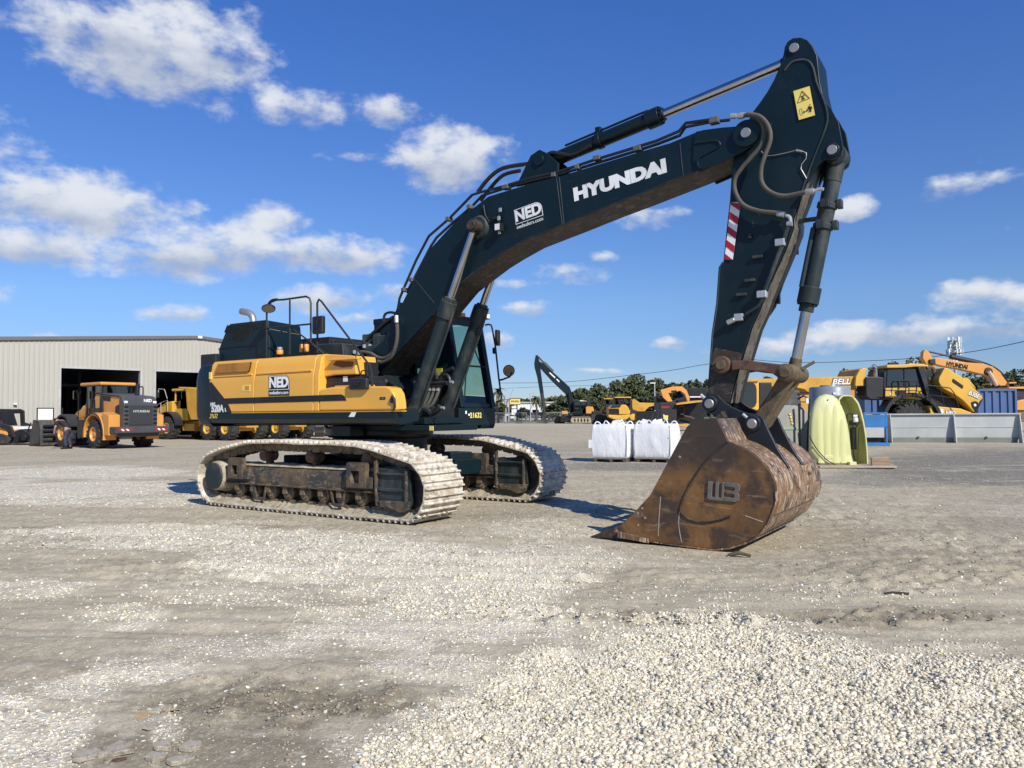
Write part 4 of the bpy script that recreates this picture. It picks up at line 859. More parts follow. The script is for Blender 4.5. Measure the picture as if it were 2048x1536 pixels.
# ---- bucket cylinder
ct_=bp(*cA(1243,918),-.31); c0=Vector((ct_[0],0,ct_[1])); lk=bp(*cN(1462,500),-.38); c1=Vector((lk[0],0,lk[1])); d=(c1-c0).normalized()
L=(c1-c0).length; g_=Vector(B3(1612,607,0)); tt=(g_-c0).dot(d); ge=c0+d*tt
b_=MB(); b_.cyl(c0+d*.18,ge-d*.1,.098,n=24); b_.cyl(ge-d*.20,ge,.128,n=24); b_.cyl(ge,ge+d*.10,.088,n=24); b_.lathe([(-.12,.12),(.12,.12)],tuple(c0),'y',22); b_.cyl(c0,c0+d*.3,.105,n=22)
for f in (.55,.80): 
    b_.cyl(c0+d*f,c0+d*(f+.07),.118,n=20); b_.cbox(tuple(c0+d*(f+.035)+Vector((.0,-.15,0))),(.10,.06,.10)); b_.cbox(tuple(c0+d*(f+.035)+Vector((.14,.0,0))),(.06,.12,.10))
for k in range(10):
    t=2*PI*k/10; a=d.orthogonal().normalized(); c=d.cross(a); p=ge+a*math.cos(t)*.105+c*math.sin(t)*.105; b_.cyl(p-d*.02,p+d*.025,.015,n=6)
b_.tube([c0+d*.85+Vector((-.09,-.09,0)),ge-d*.2+Vector((-.09,-.09,0))],.030,n=8)
b_.cbox(tuple(c0+d*.74+Vector((-.17,-.06,0))),(.30,.05,.05))
bo=b_.build('bucket_cylinder',tealD,EX,bev=.008)
r_=MB(); r_.cyl(ge+d*.08,c1-d*.10,.062,n=24); r_.build('cylinder_rod',chrome,bo)
r_=MB(); r_.lathe([(-.09,.05),(-.09,.112),(.09,.112),(.09,.05)],tuple(c1),'y',26); r_.cyl(c1-d*.2,c1,.068,.085,n=20); r_.build('rod_eye',rustL,bo,bev=.01)
# ---- links
la_=bp(*cN(492,382),-.36)
ctr=(c1.x,c1.z)
def capsule(a,b,ra,rb,n=12):
    an=math.atan2(b[1]-a[1],b[0]-a[0]); out=[(a[0]+ra*math.cos(an+PI/2+PI*i/n),a[1]+ra*math.sin(an+PI/2+PI*i/n)) for i in range(n+1)]
    return out+[(b[0]+rb*math.cos(an-PI/2+PI*i/n),b[1]+rb*math.sin(an-PI/2+PI*i/n)) for i in range(n+1)]
for s_ in (-1,1):
    y0,y1=(-.385,-.32) if s_<0 else (.30,.365)
    k=MB(); sh_=-.0
    pl=P2(cN,[(640,320),(900,310),(1150,345),(1400,375),(1500,375),(1570,420),(1590,500),(1560,590),(1490,630),(1400,615),(1330,560),(1270,520),(1180,495),(900,470),(760,450),(640,470)],-.37)
    k.prism(pl,y0,y1); k.prism(ring(la_,.110),y0-.02 if s_<0 else y0,y1 if s_<0 else y1+.02)
    k.prism(ring(ctr,.105),y0-.01 if s_<0 else y0,y1 if s_<0 else y1+.01)
    ko=k.build('side_link',rustR,EX,bev=.012)
    p=MB(); yy=(y0-.05,y0-.02) if s_<0 else (y1+.02,y1+.05); p.lathe([(yy[0],.02),(yy[0],.058),(yy[1],.062)],(la_[0],0,la_[1]),'y',24); p.build('link_pin',rustL,ko,bev=.004)
p=MB(); p.lathe([(-.43,.02),(-.43,.060),(-.38,.062)],(ctr[0],0,ctr[1]),'y',24); p.lathe([(-.40,.085),(-.385,.108),(-.31,.108)],(ctr[0],0,ctr[1]),'y',28); 
for a_,b_ in ((-.30,-.20),(-.18,-.09),(.10,.18),(.20,.30)): p.lathe([(a_,.095),(a_,.108),(b_,.108),(b_,.095)],(ctr[0],0,ctr[1]),'y',26)
p.lathe([(.36,.08),(.42,.07),(.42,.03)],(ctr[0],0,ctr[1]),'y',22); p.cyl((ctr[0]+.1,-.02,ctr[1]+.05),(ctr[0]+.24,.05,ctr[1]+.14),.02,n=8)
p.build('centre_link_pin',rustL,EX,bev=.006)
p2=bp(*cM(813,517),-.36); p1=bp(*cM(160,212),-.36)
gk=MB(); A_=ctr;B_=p2
dv=Vector((B_[0]-A_[0],B_[1]-A_[1])).normalized(); nv=Vector((-dv.y,dv.x))
def gp_(t,o): return (A_[0]+dv.x*t+nv.x*o,A_[1]+dv.y*t+nv.y*o)
LL=math.hypot(B_[0]-A_[0],B_[1]-A_[1])
gk.prism([gp_(-.06,.095),gp_(-.06,-.095),gp_(LL*.5,-.08),gp_(LL+.02,-.09),gp_(LL+.08,-.04),gp_(LL+.08,.04),gp_(LL+.02,.09),gp_(LL*.5,.08)],-.20,-.07)
gk.prism([gp_(-.06,.095),gp_(-.06,-.095),gp_(LL*.5,-.08),gp_(LL+.02,-.09),gp_(LL+.08,-.04),gp_(LL+.08,.04),gp_(LL+.02,.09),gp_(LL*.5,.08)],.07,.20)
gk.prism([gp_(.2,.06),gp_(.2,-.06),gp_(LL,-.07),gp_(LL,.07)],-.08,.08)
gk.build('guide_link',rustL,EX,bev=.03,segs=3)
# ---- bucket
VB=-1.10
side=P2(cK,[(300,1080),(430,960),(550,830),(620,700),(700,550),(780,400),(840,290),(870,265),(950,240),(1040,220),(1075,225),(1100,270),(1165,405),(1230,430),(1330,480),(1430,560),(1500,650),(1530,710),(1545,790),(1540,870),(1510,960),(1470,1050),(1410,1130),(1300,1200),(1180,1240),(1050,1255),(900,1235),(720,1215),(550,1190),(300,1150)],VB)
bk=MB(); bk.prism(side,VB,VB+.045); bk.prism(side,-VB-.045,-VB)
bucket=bk.build('bucket',rustB,EX,bev=.008)
sp1=P2(cK,[(1075,225),(1100,270),(1165,405),(1230,430),(1330,480),(1430,560),(1500,650),(1530,710),(1545,790),(1540,870),(1510,960),(1470,1050),(1410,1130),(1300,1200),(1180,1240),(1050,1255),(900,1235),(720,1215),(550,1190),(300,1150)],VB)
def smooth(P,k=4):
    out=[]
    for i in range(len(P)-1):
        a=P[max(i-1,0)];b=P[i];c=P[i+1];d=P[min(i+2,len(P)-1)]
        for j in range(k):
            t=j/k; out.append(tuple(.5*((2*b[m])+(c[m]-a[m])*t+(2*a[m]-5*b[m]+4*c[m]-d[m])*t*t+(3*b[m]-a[m]-3*c[m]+d[m])*t**3) for m in (0,1)))
    return out+[P[-1]]
spz=sp1[:3]+smooth(sp1[2:])[1:]
cen=(sum(p[0] for p in spz)/len(spz),sum(p[1] for p in spz)/len(spz))
sw=MB(); nS=len(spz); yA,yB=VB+.04,-VB-.04
inn=[]
for i,p in enumerate(spz):
    a=spz[max(i-1,0)]; b=spz[min(i+1,nS-1)]; t=Vector((b[0]-a[0],b[1]-a[1])).normalized(); nn=Vector((-t.y,t.x))
    if nn.dot(Vector((cen[0]-p[0],cen[1]-p[1])))<0: nn=-nn
    inn.append((p[0]+nn.x*.04,p[1]+nn.y*.04))
vs=[(a,yA,b) for a,b in spz]+[(a,yB,b) for a,b in spz]+[(a,yA,b) for a,b in inn]+[(a,yB,b) for a,b in inn]
fs=[]
for i in range(nS-1): fs+=[(i,i+1,nS+i+1,nS+i),(2*nS+i,3*nS+i,3*nS+i+1,2*nS+i+1)]
fs+=[(0,nS,3*nS,2*nS),(nS-1,2*nS-1,4*nS-1,3*nS-1)]
sw.add(vs,fs); sw.build('bucket_shell',rustS,bucket,ang=30)
# welded wear strips over the back corners and across the back
ws=MB()
def off(p,d_):
    v=Vector((p[0]-cen[0],p[1]-cen[1])).normalized(); return (p[0]+v.x*d_,p[1]+v.y*d_)
bl=P2(cK,[(1535,800),(1540,870),(1510,960),(1470,1050),(1410,1130)],VB); 
ws.prism(bl+[off(p,.02) for p in reversed(bl)],VB-.012,VB+.10)
bl=P2(cK,[(550,1190),(720,1215),(900,1235),(1050,1255),(1180,1240),(1300,1200)],VB); ws.prism(bl+[off(p,.022) for p in reversed(bl)],VB-.014,-VB)
bl=P2(cK,[(1548,830),(1543,900),(1512,985)],VB); ws.prism([off(p,-.004) for p in bl]+[off(p,.018) for p in reversed(bl)],VB+.05,-VB-.02)
bl=P2(cK,[(300,1112),(540,1170),(545,1205),(300,1160)],VB); ws.prism(bl,VB-.03,VB+.02); ws.prism(bl,-VB-.02,-VB+.03)
ws.build('wear_strip',rustS,bucket,bev=.006)
br=MB(); br.tube(P3(cK,[(1165,408),(1060,490),(960,600),(880,720),(820,840),(790,930),(805,975),(870,1020),(980,1042),(1100,1025),(1180,995)],VB-.006),.012,n=6,sm=4)
br.build('weld_ridge',rustP,bucket)
br=MB()
for pl in ([(635,840),(625,960),(615,1150)],[(790,940),(775,1050),(800,1200)],[(1300,990),(1440,1040)],[(690,380),(700,380)]): br.tube(P3(cK,pl,VB+.001),.006,n=5,sm=2)
br.build('weld_scar',paint('bare_scrape',(.36,.31,.25),.6,dirt=.5,sc=9,top=0,dcol=(.16,.08,.04)),bucket)
for x,y in ((785,527),(458,1065),(512,1008),(455,970),(490,932)):
    k=MB(); k.lathe([(-.006,.006),(-.004,.014),(.004,.016)],B3(*cK(x,y),VB),'y',10); k.build('chalk_spot',steel,bucket)
# cut-out letters W B on the side
def lbox(mb,pts): 
    q=[bp(*cK(x,y),VB) for x,y in pts]; mb.prism(q,VB-.022,VB)
wb=MB()
fr_=lambda a,b:(1012+a*250+b*-8,715+a*22+b*148)   # emblem frame -> crop
def em(poly): lbox(wb,[fr_(a,b) for a,b in poly])
em([(.0,.06),(.03,0),(.14,0),(.14,.82),(.24,.82),(.24,0.0),(.34,.0),(.34,.82),(.44,.82),(.44,0),(.52,0),(.52,1.0),(.08,1.0),(.0,.92)])
em([(.54,0),(.93,0),(1.0,.10),(1.0,.40),(.94,.50),(1.0,.60),(1.0,.90),(.92,1.0),(.54,1.0),(.54,.78),(.83,.78),(.86,.68),(.83,.58),(.58,.58),(.58,.42),(.83,.42),(.86,.32),(.83,.22),(.54,.22)])
wbo=wb.build('side_emblem',paint('emblem_steel',(.12,.115,.105),.6,dirt=.3,sc=9,top=0),bucket,bev=.004,segs=1)
# lip, adapters and teeth
lp_=P2(cK,[(300,1085),(300,1150)],VB)
lip=MB(); a=bp(*cK(300,1105),VB); b=bp(*cK(560,1175),VB); lip.prism([(a[0]-.05,a[1]-.03),(b[0],b[1]),(b[0],b[1]+.05),(a[0]-.03,a[1]+.02)],VB+.01,-VB-.01); lip.build('cutting_lip',rustS,bucket,bev=.006)
tb=bp(*cK(250,1120),VB); tt_=bp(*cK(68,1163),VB)
for k in range(5):
    y=VB+.09+k*(2*-VB-.18)/4
    ad=MB(); x1=a[0]+.12; 
    A0=P2(cK,[(330,1060),(262,1085),(262,1165),(330,1180)],VB)
    ad.prism([A0[1],A0[2],A0[3],A0[0]],y-.075,y+.075); ao_=ad.build('tooth_adapter',rustB,bucket,bev=.015)
    to=MB(); tq=P2(cK,[(270,1085),(190,1110),(68,1158),(72,1168),(180,1170),(270,1172)],VB)
    n=len(tq); wy=[.078,.07,.055,.055,.07,.078]
    to.add([(p[0],y-w,p[1]) for p,w in zip(tq,wy)]+[(p[0],y+w,p[1]) for p,w in zip(tq,wy)],[tuple(range(n)),tuple(range(2*n-1,n-1,-1))]+[(i,(i+1)%n,n+(i+1)%n,n+i) for i in range(n)]); to.build('bucket_tooth',rustP,ao_,bev=.008)
# ears on the bucket
ear=P2(cM,[(60,130),(95,90),(140,65),(200,55),(270,70),(330,130),(400,200),(500,265),(620,320),(730,355),(850,370),(930,395),(990,450),(1020,530),(1060,620),(1120,740),(1200,900),(1290,1050),(1385,1190),(1360,1200),(1250,1120),(1150,1040),(950,900),(710,780),(600,680),(520,560),(400,470),(250,400),(100,330),(40,250),(40,180)],-.345)
for y0,y1 in ((-.375,-.315),(.285,.345)):
    e_=MB(); e_.prism(ear,y0,y1); 
    eo=e_.build('bucket_ear',paint('bucket_ear_black',(.008,.012,.018),.4,dirt=.12,sc=3,top=.3,dcol=(.1,.09,.08)) if 'bucket_ear_black' not in MATS else MATS['bucket_ear_black'],bucket,bev=.010)
    s_=-1 if y0<0 else 1; yy=y0 if s_<0 else y1
    for q,r in ((p1,.105),(p2,.105)):
        c=MB(); c.lathe([(yy+.0*s_,r),(yy+.028*s_,r-.01),(yy+.03*s_,.08)] if s_>0 else [(yy-.03,.08),(yy-.028,r-.01),(yy,r)],(q[0],0,q[1]),'y',30); c.build('ear_boss',MATS['bucket_ear_black'],eo,bev=.004)
for q in (p1,p2):
    p=MB(); p.lathe([(-.425,.02),(-.425,.052),(-.415,.060),(.40,.060),(.40,.03)],(q[0],0,q[1]),'y',28); p.build('bucket_pin',steel,bucket,bev=.003)
    p=MB(); p.cyl((q[0]-.06,-.39,q[1]+.07),(q[0]-.11,-.39,q[1]+.115),.020,n=10); p.build('pin_stopper',silver,bucket)
# top box of the bucket behind the opening
tbx=MB(); q=P2(cK,[(1080,232),(1240,222),(1268,290),(1310,375),(1175,405)],VB)
tx=MB(); qq=P2(cM,[(230,420),(330,320),(380,430),(260,450)],-.5); tx.prism(qq,-.5,.5); tx.build('top_gusset',rustP,bucket,bev=.01)
pgb=[(p[0],p[1]) for p in P2(cK,[(1078,228),(1100,265),(1160,400)],VB)]
ev=MB(); c=B3(*cM(1575,1225),.45); ev.lathe([(-.10,.02),(-.10,.075),(.02,.095)],(0,0,0),'x',20,T=Matrix.Translation(c)@Matrix.Rotation(math.radians(-15),4,'Y')@Matrix.Rotation(PI,4,'Z')); ev.build('lifting_eye',rustS,bucket,bev=.004)
# ================================================================== THE GROUND
def topx(x,y,z=0.):
    q=np.array([x,y,z])-CP; zz=q@fv
    return (1024+F*(q@rv)/zz,768-F*(q@uv)/zz) if zz>.3 else (1024,9000)
YT=[(-2000,1900),(560,1900),(690,1560),(740,1450),(880,1405),(1000,1335),(1060,1285),(1250,1268),(1350,1232),(1450,1215),(1600,1268),(1750,1292),(1900,1300),(2048,1332),(2600,1345),(4000,1400)]
GE=[(200,985,460,28,.75),(150,945,280,15,.8),(300,1000,500,18,.4),(420,1075,430,30,.85),(700,1120,380,50,.95),(950,1165,280,85,.85),(1050,1250,200,50,.6),(560,1180,330,40,.35),(270,1335,150,26,.6),(40,1450,150,110,.95),(120,1370,150,40,.7),
    (850,1250,330,55,.75),(1080,1055,150,24,.35),(1160,1010,60,10,.55),(500,1290,200,30,.45),(900,1330,180,40,.6),(1120,1120,160,40,.4),(330,1450,40,50,.5),(1500,1180,500,25,.12),(0,1180,200,26,.5),(700,1490,60,40,.3),(250,1230,120,30,.4)]
DE=[(560,1405,330,62,.95),(420,1500,330,60,.7),(1330,1238,330,16,.75),(1750,1235,280,22,.6),(250,1328,50,9,.9),(160,1340,35,7,.7),(60,1055,80,5,.6),(500,1052,120,6,.6),(1850,1130,300,40,.35),(1600,1060,300,30,.25),(950,1030,200,12,.3),(150,1080,160,16,.3),(1700,1420,80,40,.2)]
KE=[(2000,935,360,45,1.0),(1330,932,330,12,.85),(1750,960,140,16,.7),(1200,900,140,20,.35),(2100,1030,260,60,.35)]
RE=[(1330,1238,330,15,1.),(1750,1238,280,22,.7),(1850,1150,260,40,.5),(1700,1050,330,45,.35),(560,1400,330,60,.45),(1100,1225,200,12,.6),(300,1140,260,30,.4),(1850,1120,420,80,.45),(1500,1010,500,40,.3),(1250,1160,200,30,.3),(80,1080,160,20,.4)]
def ell(L,px,py,w=0.):
    m=0.
    for cx,cy,rx,ry,s in L:
        q=1-((px-cx)/rx)**2-((py-cy)/ry)**2+w
        if q>0: m=max(m,min(1,q*1.6)*s)
    return m
def interp(L,x):
    for (a,b),(c,d) in zip(L,L[1:]):
        if x<=c: return b+(d-b)*(x-a)/(c-a)
    return L[-1][1]
def fields(x,y):
    px,py=topx(x,y)
    n=mnoise.fractal(Vector((x*.9,y*1.3,0)),.8,2.1,4); n2=mnoise.fractal(Vector((x*3.1,y*3.9,5)),.6,2.1,4)
    pyw=py+n*26+n2*26; w=n*.5+n2*.28
    A=min(1,max(0,(pyw-interp(YT,px))/60+.35))
    G=max(A,ell(GE,px,py,w)*(0.8+.5*n2))
    D=ell(DE,px,py,w)*(1-A); K=ell(KE,px,py,w*.6)
    Rr=ell(RE,px,py,w)
    return min(1,max(0,G)),D,K,Rr,A
def hfun(x,y,Rr,A,G):
    r=math.hypot(x,y-8)
    f=1/(1+(r/22)**3)
    lx,ly=(x-EO[0]),(y-EO[1]); u_=lx*FW[0]+ly*FW[1]; v_=lx*LT[0]+ly*LT[1]
    calm=1.
    if abs(u_)<3.3 and abs(v_)<2.2: calm=.12
    z=.022*mnoise.fractal(Vector((x*.45,y*.8,1)),1.,2.,3)*calm-.006
    z+=.010*mnoise.fractal(Vector((x*2.2,y*5.5,2)),.7,2.1,4)*calm
    z+=.030*mnoise.fractal(Vector((x*.30+7,(y+.12*x)*3.0,6)),.8,2.1,3)*calm*(1 if 4<y<16 else .3)
    z+=Rr*(.085*mnoise.fractal(Vector((x*4,y*6,3)),.5,2.3,5)+.01)
    z+=A*.030*mnoise.fractal(Vector((x*1.2,y*1.2,9)),1.,2.,3)+A*.018*mnoise.fractal(Vector((x*5,y*5,4)),.6,2.,3)+A*.004
    b=math.exp(-((abs(u_-5.9)/1.75)**4+(abs(v_+.1)/1.8)**4)); z=z*(1-b*.95)-.088*b
    return z*f
def axis(a,b,fine,lo,hi,gr):
    out=list(np.arange(a,b,fine)); s=fine; x=out[-1]
    while x<hi: s*=gr; x+=s; out.append(min(x,hi))
    s=fine; x=a; pre=[]
    while x>lo: s*=gr; x-=s; pre.append(max(x,lo))
    return pre[::-1]+out
XS=axis(-3.6,5.2,.032,-2500,2500,1.055)
YS=axis(2.7,7.2,.032,-300,3500,1.022)
ny,nx=len(YS),len(XS); print('ground grid',nx,ny)
co=np.zeros((ny*nx,3)); at=np.zeros((ny*nx,4))
k=0
for y in YS:
    for x in XS:
        if y>1.2 and y<90 and abs(x)<75:
            G,D,K,Rr,A=fields(x,y); z=hfun(x,y,Rr,A,G) if y<60 else 0.
            at[k]=(G,D,K,1)
        else: z=0.; at[k]=(.15,0,0,1)
        co[k]=(x,y,z); k+=1
me=bpy.data.meshes.new('ground'); me.vertices.add(nx*ny); me.vertices.foreach_set('co',co.ravel())
ii=np.arange((ny-1)*(nx-1)); r_=ii//(nx-1); c_=ii%(nx-1); a0=r_*nx+c_
fa=np.stack([a0,a0+1,a0+nx+1,a0+nx],1)
me.loops.add(fa.size); me.loops.foreach_set('vertex_index',fa.ravel().astype(np.int32)); me.polygons.add(len(fa)); me.polygons.foreach_set('loop_start',(np.arange(len(fa))*4).astype(np.int32)); me.polygons.foreach_set('loop_total',np.full(len(fa),4,dtype=np.int32))
me.update(calc_edges=True); me.validate()
ca=me.color_attributes.new('fields','FLOAT_COLOR','POINT'); ca.data.foreach_set('color',at.ravel())
me.shade_smooth()
gm,q,b=newmat('yard_ground')
va=q.n('ShaderNodeVertexColor'); va.layer_name='fields'; sp=q.n('ShaderNodeSeparateColor'); q.l(va.outputs[0],sp.inputs[0]); G_,D_,K_=sp.outputs[:3]
po=q.n('ShaderNodeNewGeometry').outputs['Position']
nA=q.noise(po,.35,6,.6); nB=q.noise(po,2.2,7,.68,.4,scl=(1,.9,1)); nC=q.noise(po,12,5,.72,scl=(1,.7,1)); nD=q.noise(po,70,4,.7)
dirt=q.mix(q.ramp(nA,.3,.7),(.365,.315,.222),(.455,.40,.29)); dirt=q.mix(q.m('MULTIPLY',q.ramp(nB,.35,.7),.7),dirt,(.31,.265,.188))
dirt=q.mix(q.ramp(nC,.3,.75,0,.45),dirt,(.58,.52,.38)); dirt=q.mix(q.m('MULTIPLY',D_,.85),dirt,(.165,.138,.092))
dirt=q.mix(q.m('MULTIPLY',K_,.85),dirt,(.165,.16,.145))
dirt=q.mix(q.m('MULTIPLY',q.ramp(q.m('ADD',G_,q.m('MULTIPLY',q.m('SUBTRACT',nB,.5),.8)),.05,.60),.50),dirt,(.70,.635,.485))
def vor(scale,rnd=1.):
    v=q.n('ShaderNodeTexVoronoi',feature='F1'); v.inputs['Scale'].default_value=scale; v.inputs['Randomness'].default_value=rnd; q.l(po,v.inputs['Vector']); return v
v1=vor(30); v2=vor(75); v3=vor(11)
def stones(v,base,thr,col):
    s=q.n('ShaderNodeSeparateColor'); q.l(v.outputs['Color'],s.inputs[0])
    den=q.m('ADD',q.m('MULTIPLY',G_,.95),thr)
    m=q.m('LESS_THAN',s.outputs[0],den); m=q.m('MULTIPLY',m,q.ramp(v.outputs['Distance'],.42,.30))
    cc=q.mix(s.outputs[1],tuple(x*.72 for x in col),tuple(min(1,x*1.12) for x in col)); return q.mix(m,base,cc),m
c,m2=stones(v2,dirt,.02,(.88,.83,.68)); c,m1=stones(v1,c,.03,(.92,.87,.73)); 
yy_=q.n('ShaderNodeSeparateXYZ'); q.l(po,yy_.inputs[0]); far=q.ramp(yy_.outputs[1],4.5,9.)
def nf(a,b): 
    o=q.n('ShaderNodeMix'); q.l(far,o.inputs[0]); q.l(a,o.inputs[2]); q.l(b,o.inputs[3]); return o.outputs[0]
sp1_=nf(q.noise(po,46,4,.75),q.noise(po,24,3,.8,scl=(1,.33,1))); sp2_=nf(q.noise(po,9,8,.78,.3),q.noise(po,6,7,.8,.5,scl=(1,.5,1))); sp3_=q.noise(po,.5,6,.7,1.,scl=(.4,1.3,1))
c=q.mix(q.m('MULTIPLY',q.ramp(sp3_,.52,.68),.35),c,(.24,.205,.15)); c=q.mix(q.m('MULTIPLY',q.ramp(sp3_,.48,.34),.40),c,(.60,.54,.41))
c=q.mix(q.m('MULTIPLY',q.ramp(sp1_,.56,.66),.60),c,(.18,.155,.115)); c=q.mix(q.m('MULTIPLY',q.ramp(sp1_,.47,.38),q.m('ADD',q.m('MULTIPLY',G_,.85),.16)),c,(.92,.87,.72))
c=q.mix(q.m('MULTIPLY',q.ramp(sp2_,.54,.64),.50),c,(.22,.19,.145)); c=q.mix(q.m('MULTIPLY',q.ramp(sp2_,.46,.36),.45),c,(.66,.60,.48))
c=q.mix(q.m('MULTIPLY',q.ramp(nD,.55,.8),.30),c,(.16,.145,.12))
q.l(c,b.inputs['Base Color']); b.inputs['Roughness'].default_value=1.; b.inputs['Specular IOR Level'].default_value=.0
hh=q.m('ADD',q.m('MULTIPLY',q.m('MULTIPLY',m1,q.m('SUBTRACT',.6,v1.outputs['Distance'])),1.6),q.m('ADD',q.m('MULTIPLY',q.m('MULTIPLY',m2,q.m('SUBTRACT',.6,v2.outputs['Distance'])),.7),q.m('ADD',q.m('MULTIPLY',nC,1.5),q.m('MULTIPLY',nD,.35))))
hh=q.m('ADD',hh,q.m('MULTIPLY',nB,1.2))
bump(q,b,hh,.8,.010)
me.materials.append(gm); go_=bpy.data.objects.new('ground',me); SC.collection.objects.link(go_); go_['kind']='structure'
# loose stones
def ico():
    t=(1+5**.5)/2; v=np.array([(-1,t,0),(1,t,0),(-1,-t,0),(1,-t,0),(0,-1,t),(0,1,t),(0,-1,-t),(0,1,-t),(t,0,-1),(t,0,1),(-t,0,-1),(-t,0,1)],float); v/=np.linalg.norm(v[0])
    f=[(0,11,5),(0,5,1),(0,1,7),(0,7,10),(0,10,11),(1,5,9),(5,11,4),(11,10,2),(10,7,6),(7,1,8),(3,9,4),(3,4,2),(3,2,6),(3,6,8),(3,8,9),(4,9,5),(2,4,11),(6,2,10),(8,6,7),(9,8,1)]
    return v,np.array(f)
iv,if_=ico()
def subdiv(v,f):
    v=list(map(tuple,v)); c={}; o=[]
    def mid(a,b):
        k=(min(a,b),max(a,b))
        if k not in c:
            p=np.array(v[a])+np.array(v[b]); p/=np.linalg.norm(p); v.append(tuple(p)); c[k]=len(v)-1
        return c[k]
    for a,b,d in f:
        x,y,z=mid(a,b),mid(b,d),mid(d,a); o+=[(a,x,z),(b,y,x),(d,z,y),(x,y,z)]
    return np.array(v),np.array(o)
sv,sf=subdiv(iv,if_)
def stone_obj(name,cands,tv,tf,mat):
    T=[]
    for k in range(10):
        s=np.array([1,rng.uniform(.65,.95),rng.uniform(.5,.75)]); off=rng.uniform(-9,9,3)
        d=np.array([1+.45*mnoise.noise(Vector(p*1.2+off)) +.22*mnoise.noise(Vector(p*2.6+off)) for p in tv]); T.append(tv*d[:,None]*s)
    n=len(cands); nv=len(tv); V=np.zeros((n*nv,3)); 
    for i,(x,y,z,r) in enumerate(cands):
        t=T[i%10]; a=rng.uniform(0,2*PI); c,s=math.cos(a),math.sin(a); tl=rng.normal(0,.35); ct,st=math.cos(tl),math.sin(tl)
        Rz=np.array([[c,-s,0],[s,c,0],[0,0,1]]); Rx=np.array([[1,0,0],[0,ct,-st],[0,st,ct]])
        V[i*nv:(i+1)*nv]=(t@(Rz@Rx).T)*r+(x,y,z)
    Fc=(tf[None,:,:]+(np.arange(n)*nv)[:,None,None]).reshape(-1,3)
    me=bpy.data.meshes.new(name); me.vertices.add(len(V)); me.vertices.foreach_set('co',V.ravel()); me.loops.add(Fc.size); me.loops.foreach_set('vertex_index',Fc.ravel().astype(np.int32)); me.polygons.add(len(Fc)); me.polygons.foreach_set('loop_start',(np.arange(len(Fc))*3).astype(np.int32)); me.polygons.foreach_set('loop_total',np.full(len(Fc),3,dtype=np.int32)); me.update(calc_edges=True)
    shade=np.where(rng.random(n)<.10,rng.uniform(.30,.6,n),rng.uniform(.62,1.12,n)); hue=np.where(rng.random(n)<.12,.16,rng.uniform(-.03,.05,n)); col=np.stack([shade+hue*.3,shade,shade-hue*.6-.02,np.ones(n)],1).repeat(nv,0)
    ca=me.color_attributes.new('tone','FLOAT_COLOR','POINT'); ca.data.foreach_set('color',col.ravel()); 
    me.materials.append(mat); o=bpy.data.objects.new(name,me); SC.collection.objects.link(o); return o
sm,q,b=newmat('limestone_gravel'); va=q.n('ShaderNodeVertexColor'); va.layer_name='tone'; nn=q.noise(q.O,60,5,.65)
base=q.mix(q.ramp(nn,.3,.7),(.86,.80,.65),(.68,.62,.49)); mm_=q.n('ShaderNodeMix',data_type='RGBA',blend_type='MULTIPLY'); mm_.inputs[0].default_value=1; q.l(base,mm_.inputs[6]); q.l(va.outputs[0],mm_.inputs[7]); q.l(mm_.outputs[2],b.inputs['Base Color']); b.inputs['Roughness'].default_value=1.; b.inputs['Specular IOR Level'].default_value=.0
bump(q,b,nn,.3,.004)
cn=[]
NC=230000
for i in range(NC):     # dense foreground
    px=rng.uniform(-160,2300); py=rng.uniform(1180,1660)
    g_=gnd(px,py); x,y=g_[0],g_[1]
    G,D,K,Rr,A=fields(x,y)
    pr=A**1.3+ (1-A)*G*.34+.012
    # keep an even count per square metre of ground
    if rng.random()<pr*min(1,(y/5.6)**3*.9+.18):
        r=min(.021,max(.004,rng.lognormal(-4.90,.42)*(.72+.28*A)*(1 if px>1150 else .85))); z=hfun(x,y,Rr,A,G); cn.append((x,y,z+r*rng.uniform(.05,.45),r))
print('near stones',len(cn))
o=stone_obj('gravel_patch',cn,iv,if_,sm); tag(o,None,None,kind='stuff'); o['label']='loose white limestone gravel spread over the foreground'
cn=[]
for i in range(64000):
    px=rng.uniform(-40,2090); py=rng.uniform(930,1240); g_=gnd(px,py); x,y=g_[0],g_[1]
    lx,ly=(x-EO[0]),(y-EO[1]); u_=lx*FW[0]+ly*FW[1]; v_=lx*LT[0]+ly*LT[1]
    if abs(u_)<2.35 and 1.15<abs(v_)<1.8: continue
    G,D,K,Rr,A=fields(x,y)
    if rng.random()<(G**1.3)*.8+.02:
        r=rng.lognormal(-4.75,.35)*(1 if y<9 else 1.15); cn.append((x,y,hfun(x,y,Rr,A,G)+r*.25,r))
print('mid stones',len(cn))
o=stone_obj('scattered_gravel',cn,iv,if_,sm); tag(o,None,None,kind='stuff'); o['label']='scattered white stones trodden into the grey yard'
# dark clods along the ruts
cn=[]
for i in range(34000):
    px=rng.uniform(0,2060); py=rng.uniform(1000,1520); g_=gnd(px,py); x,y=g_[0],g_[1]; G,D,K,Rr,A=fields(x,y)
    if rng.random()<(Rr*.55+D*.15)*(1-A*.7): r=min(.022,rng.lognormal(-4.65,.45)); cn.append((x,y,hfun(x,y,Rr,A,G)+r*.1,r*(.75 if A<.5 else .9)))
o=stone_obj('dirt_clods',cn,iv,if_,paint('clod_dirt',(.29,.25,.185),.95,dirt=.3,sc=20,top=0,dcol=(.2,.17,.13),bmp=.3)); tag(o,None,None,kind='stuff'); o['label']='broken grey dirt clods along the tyre ruts'
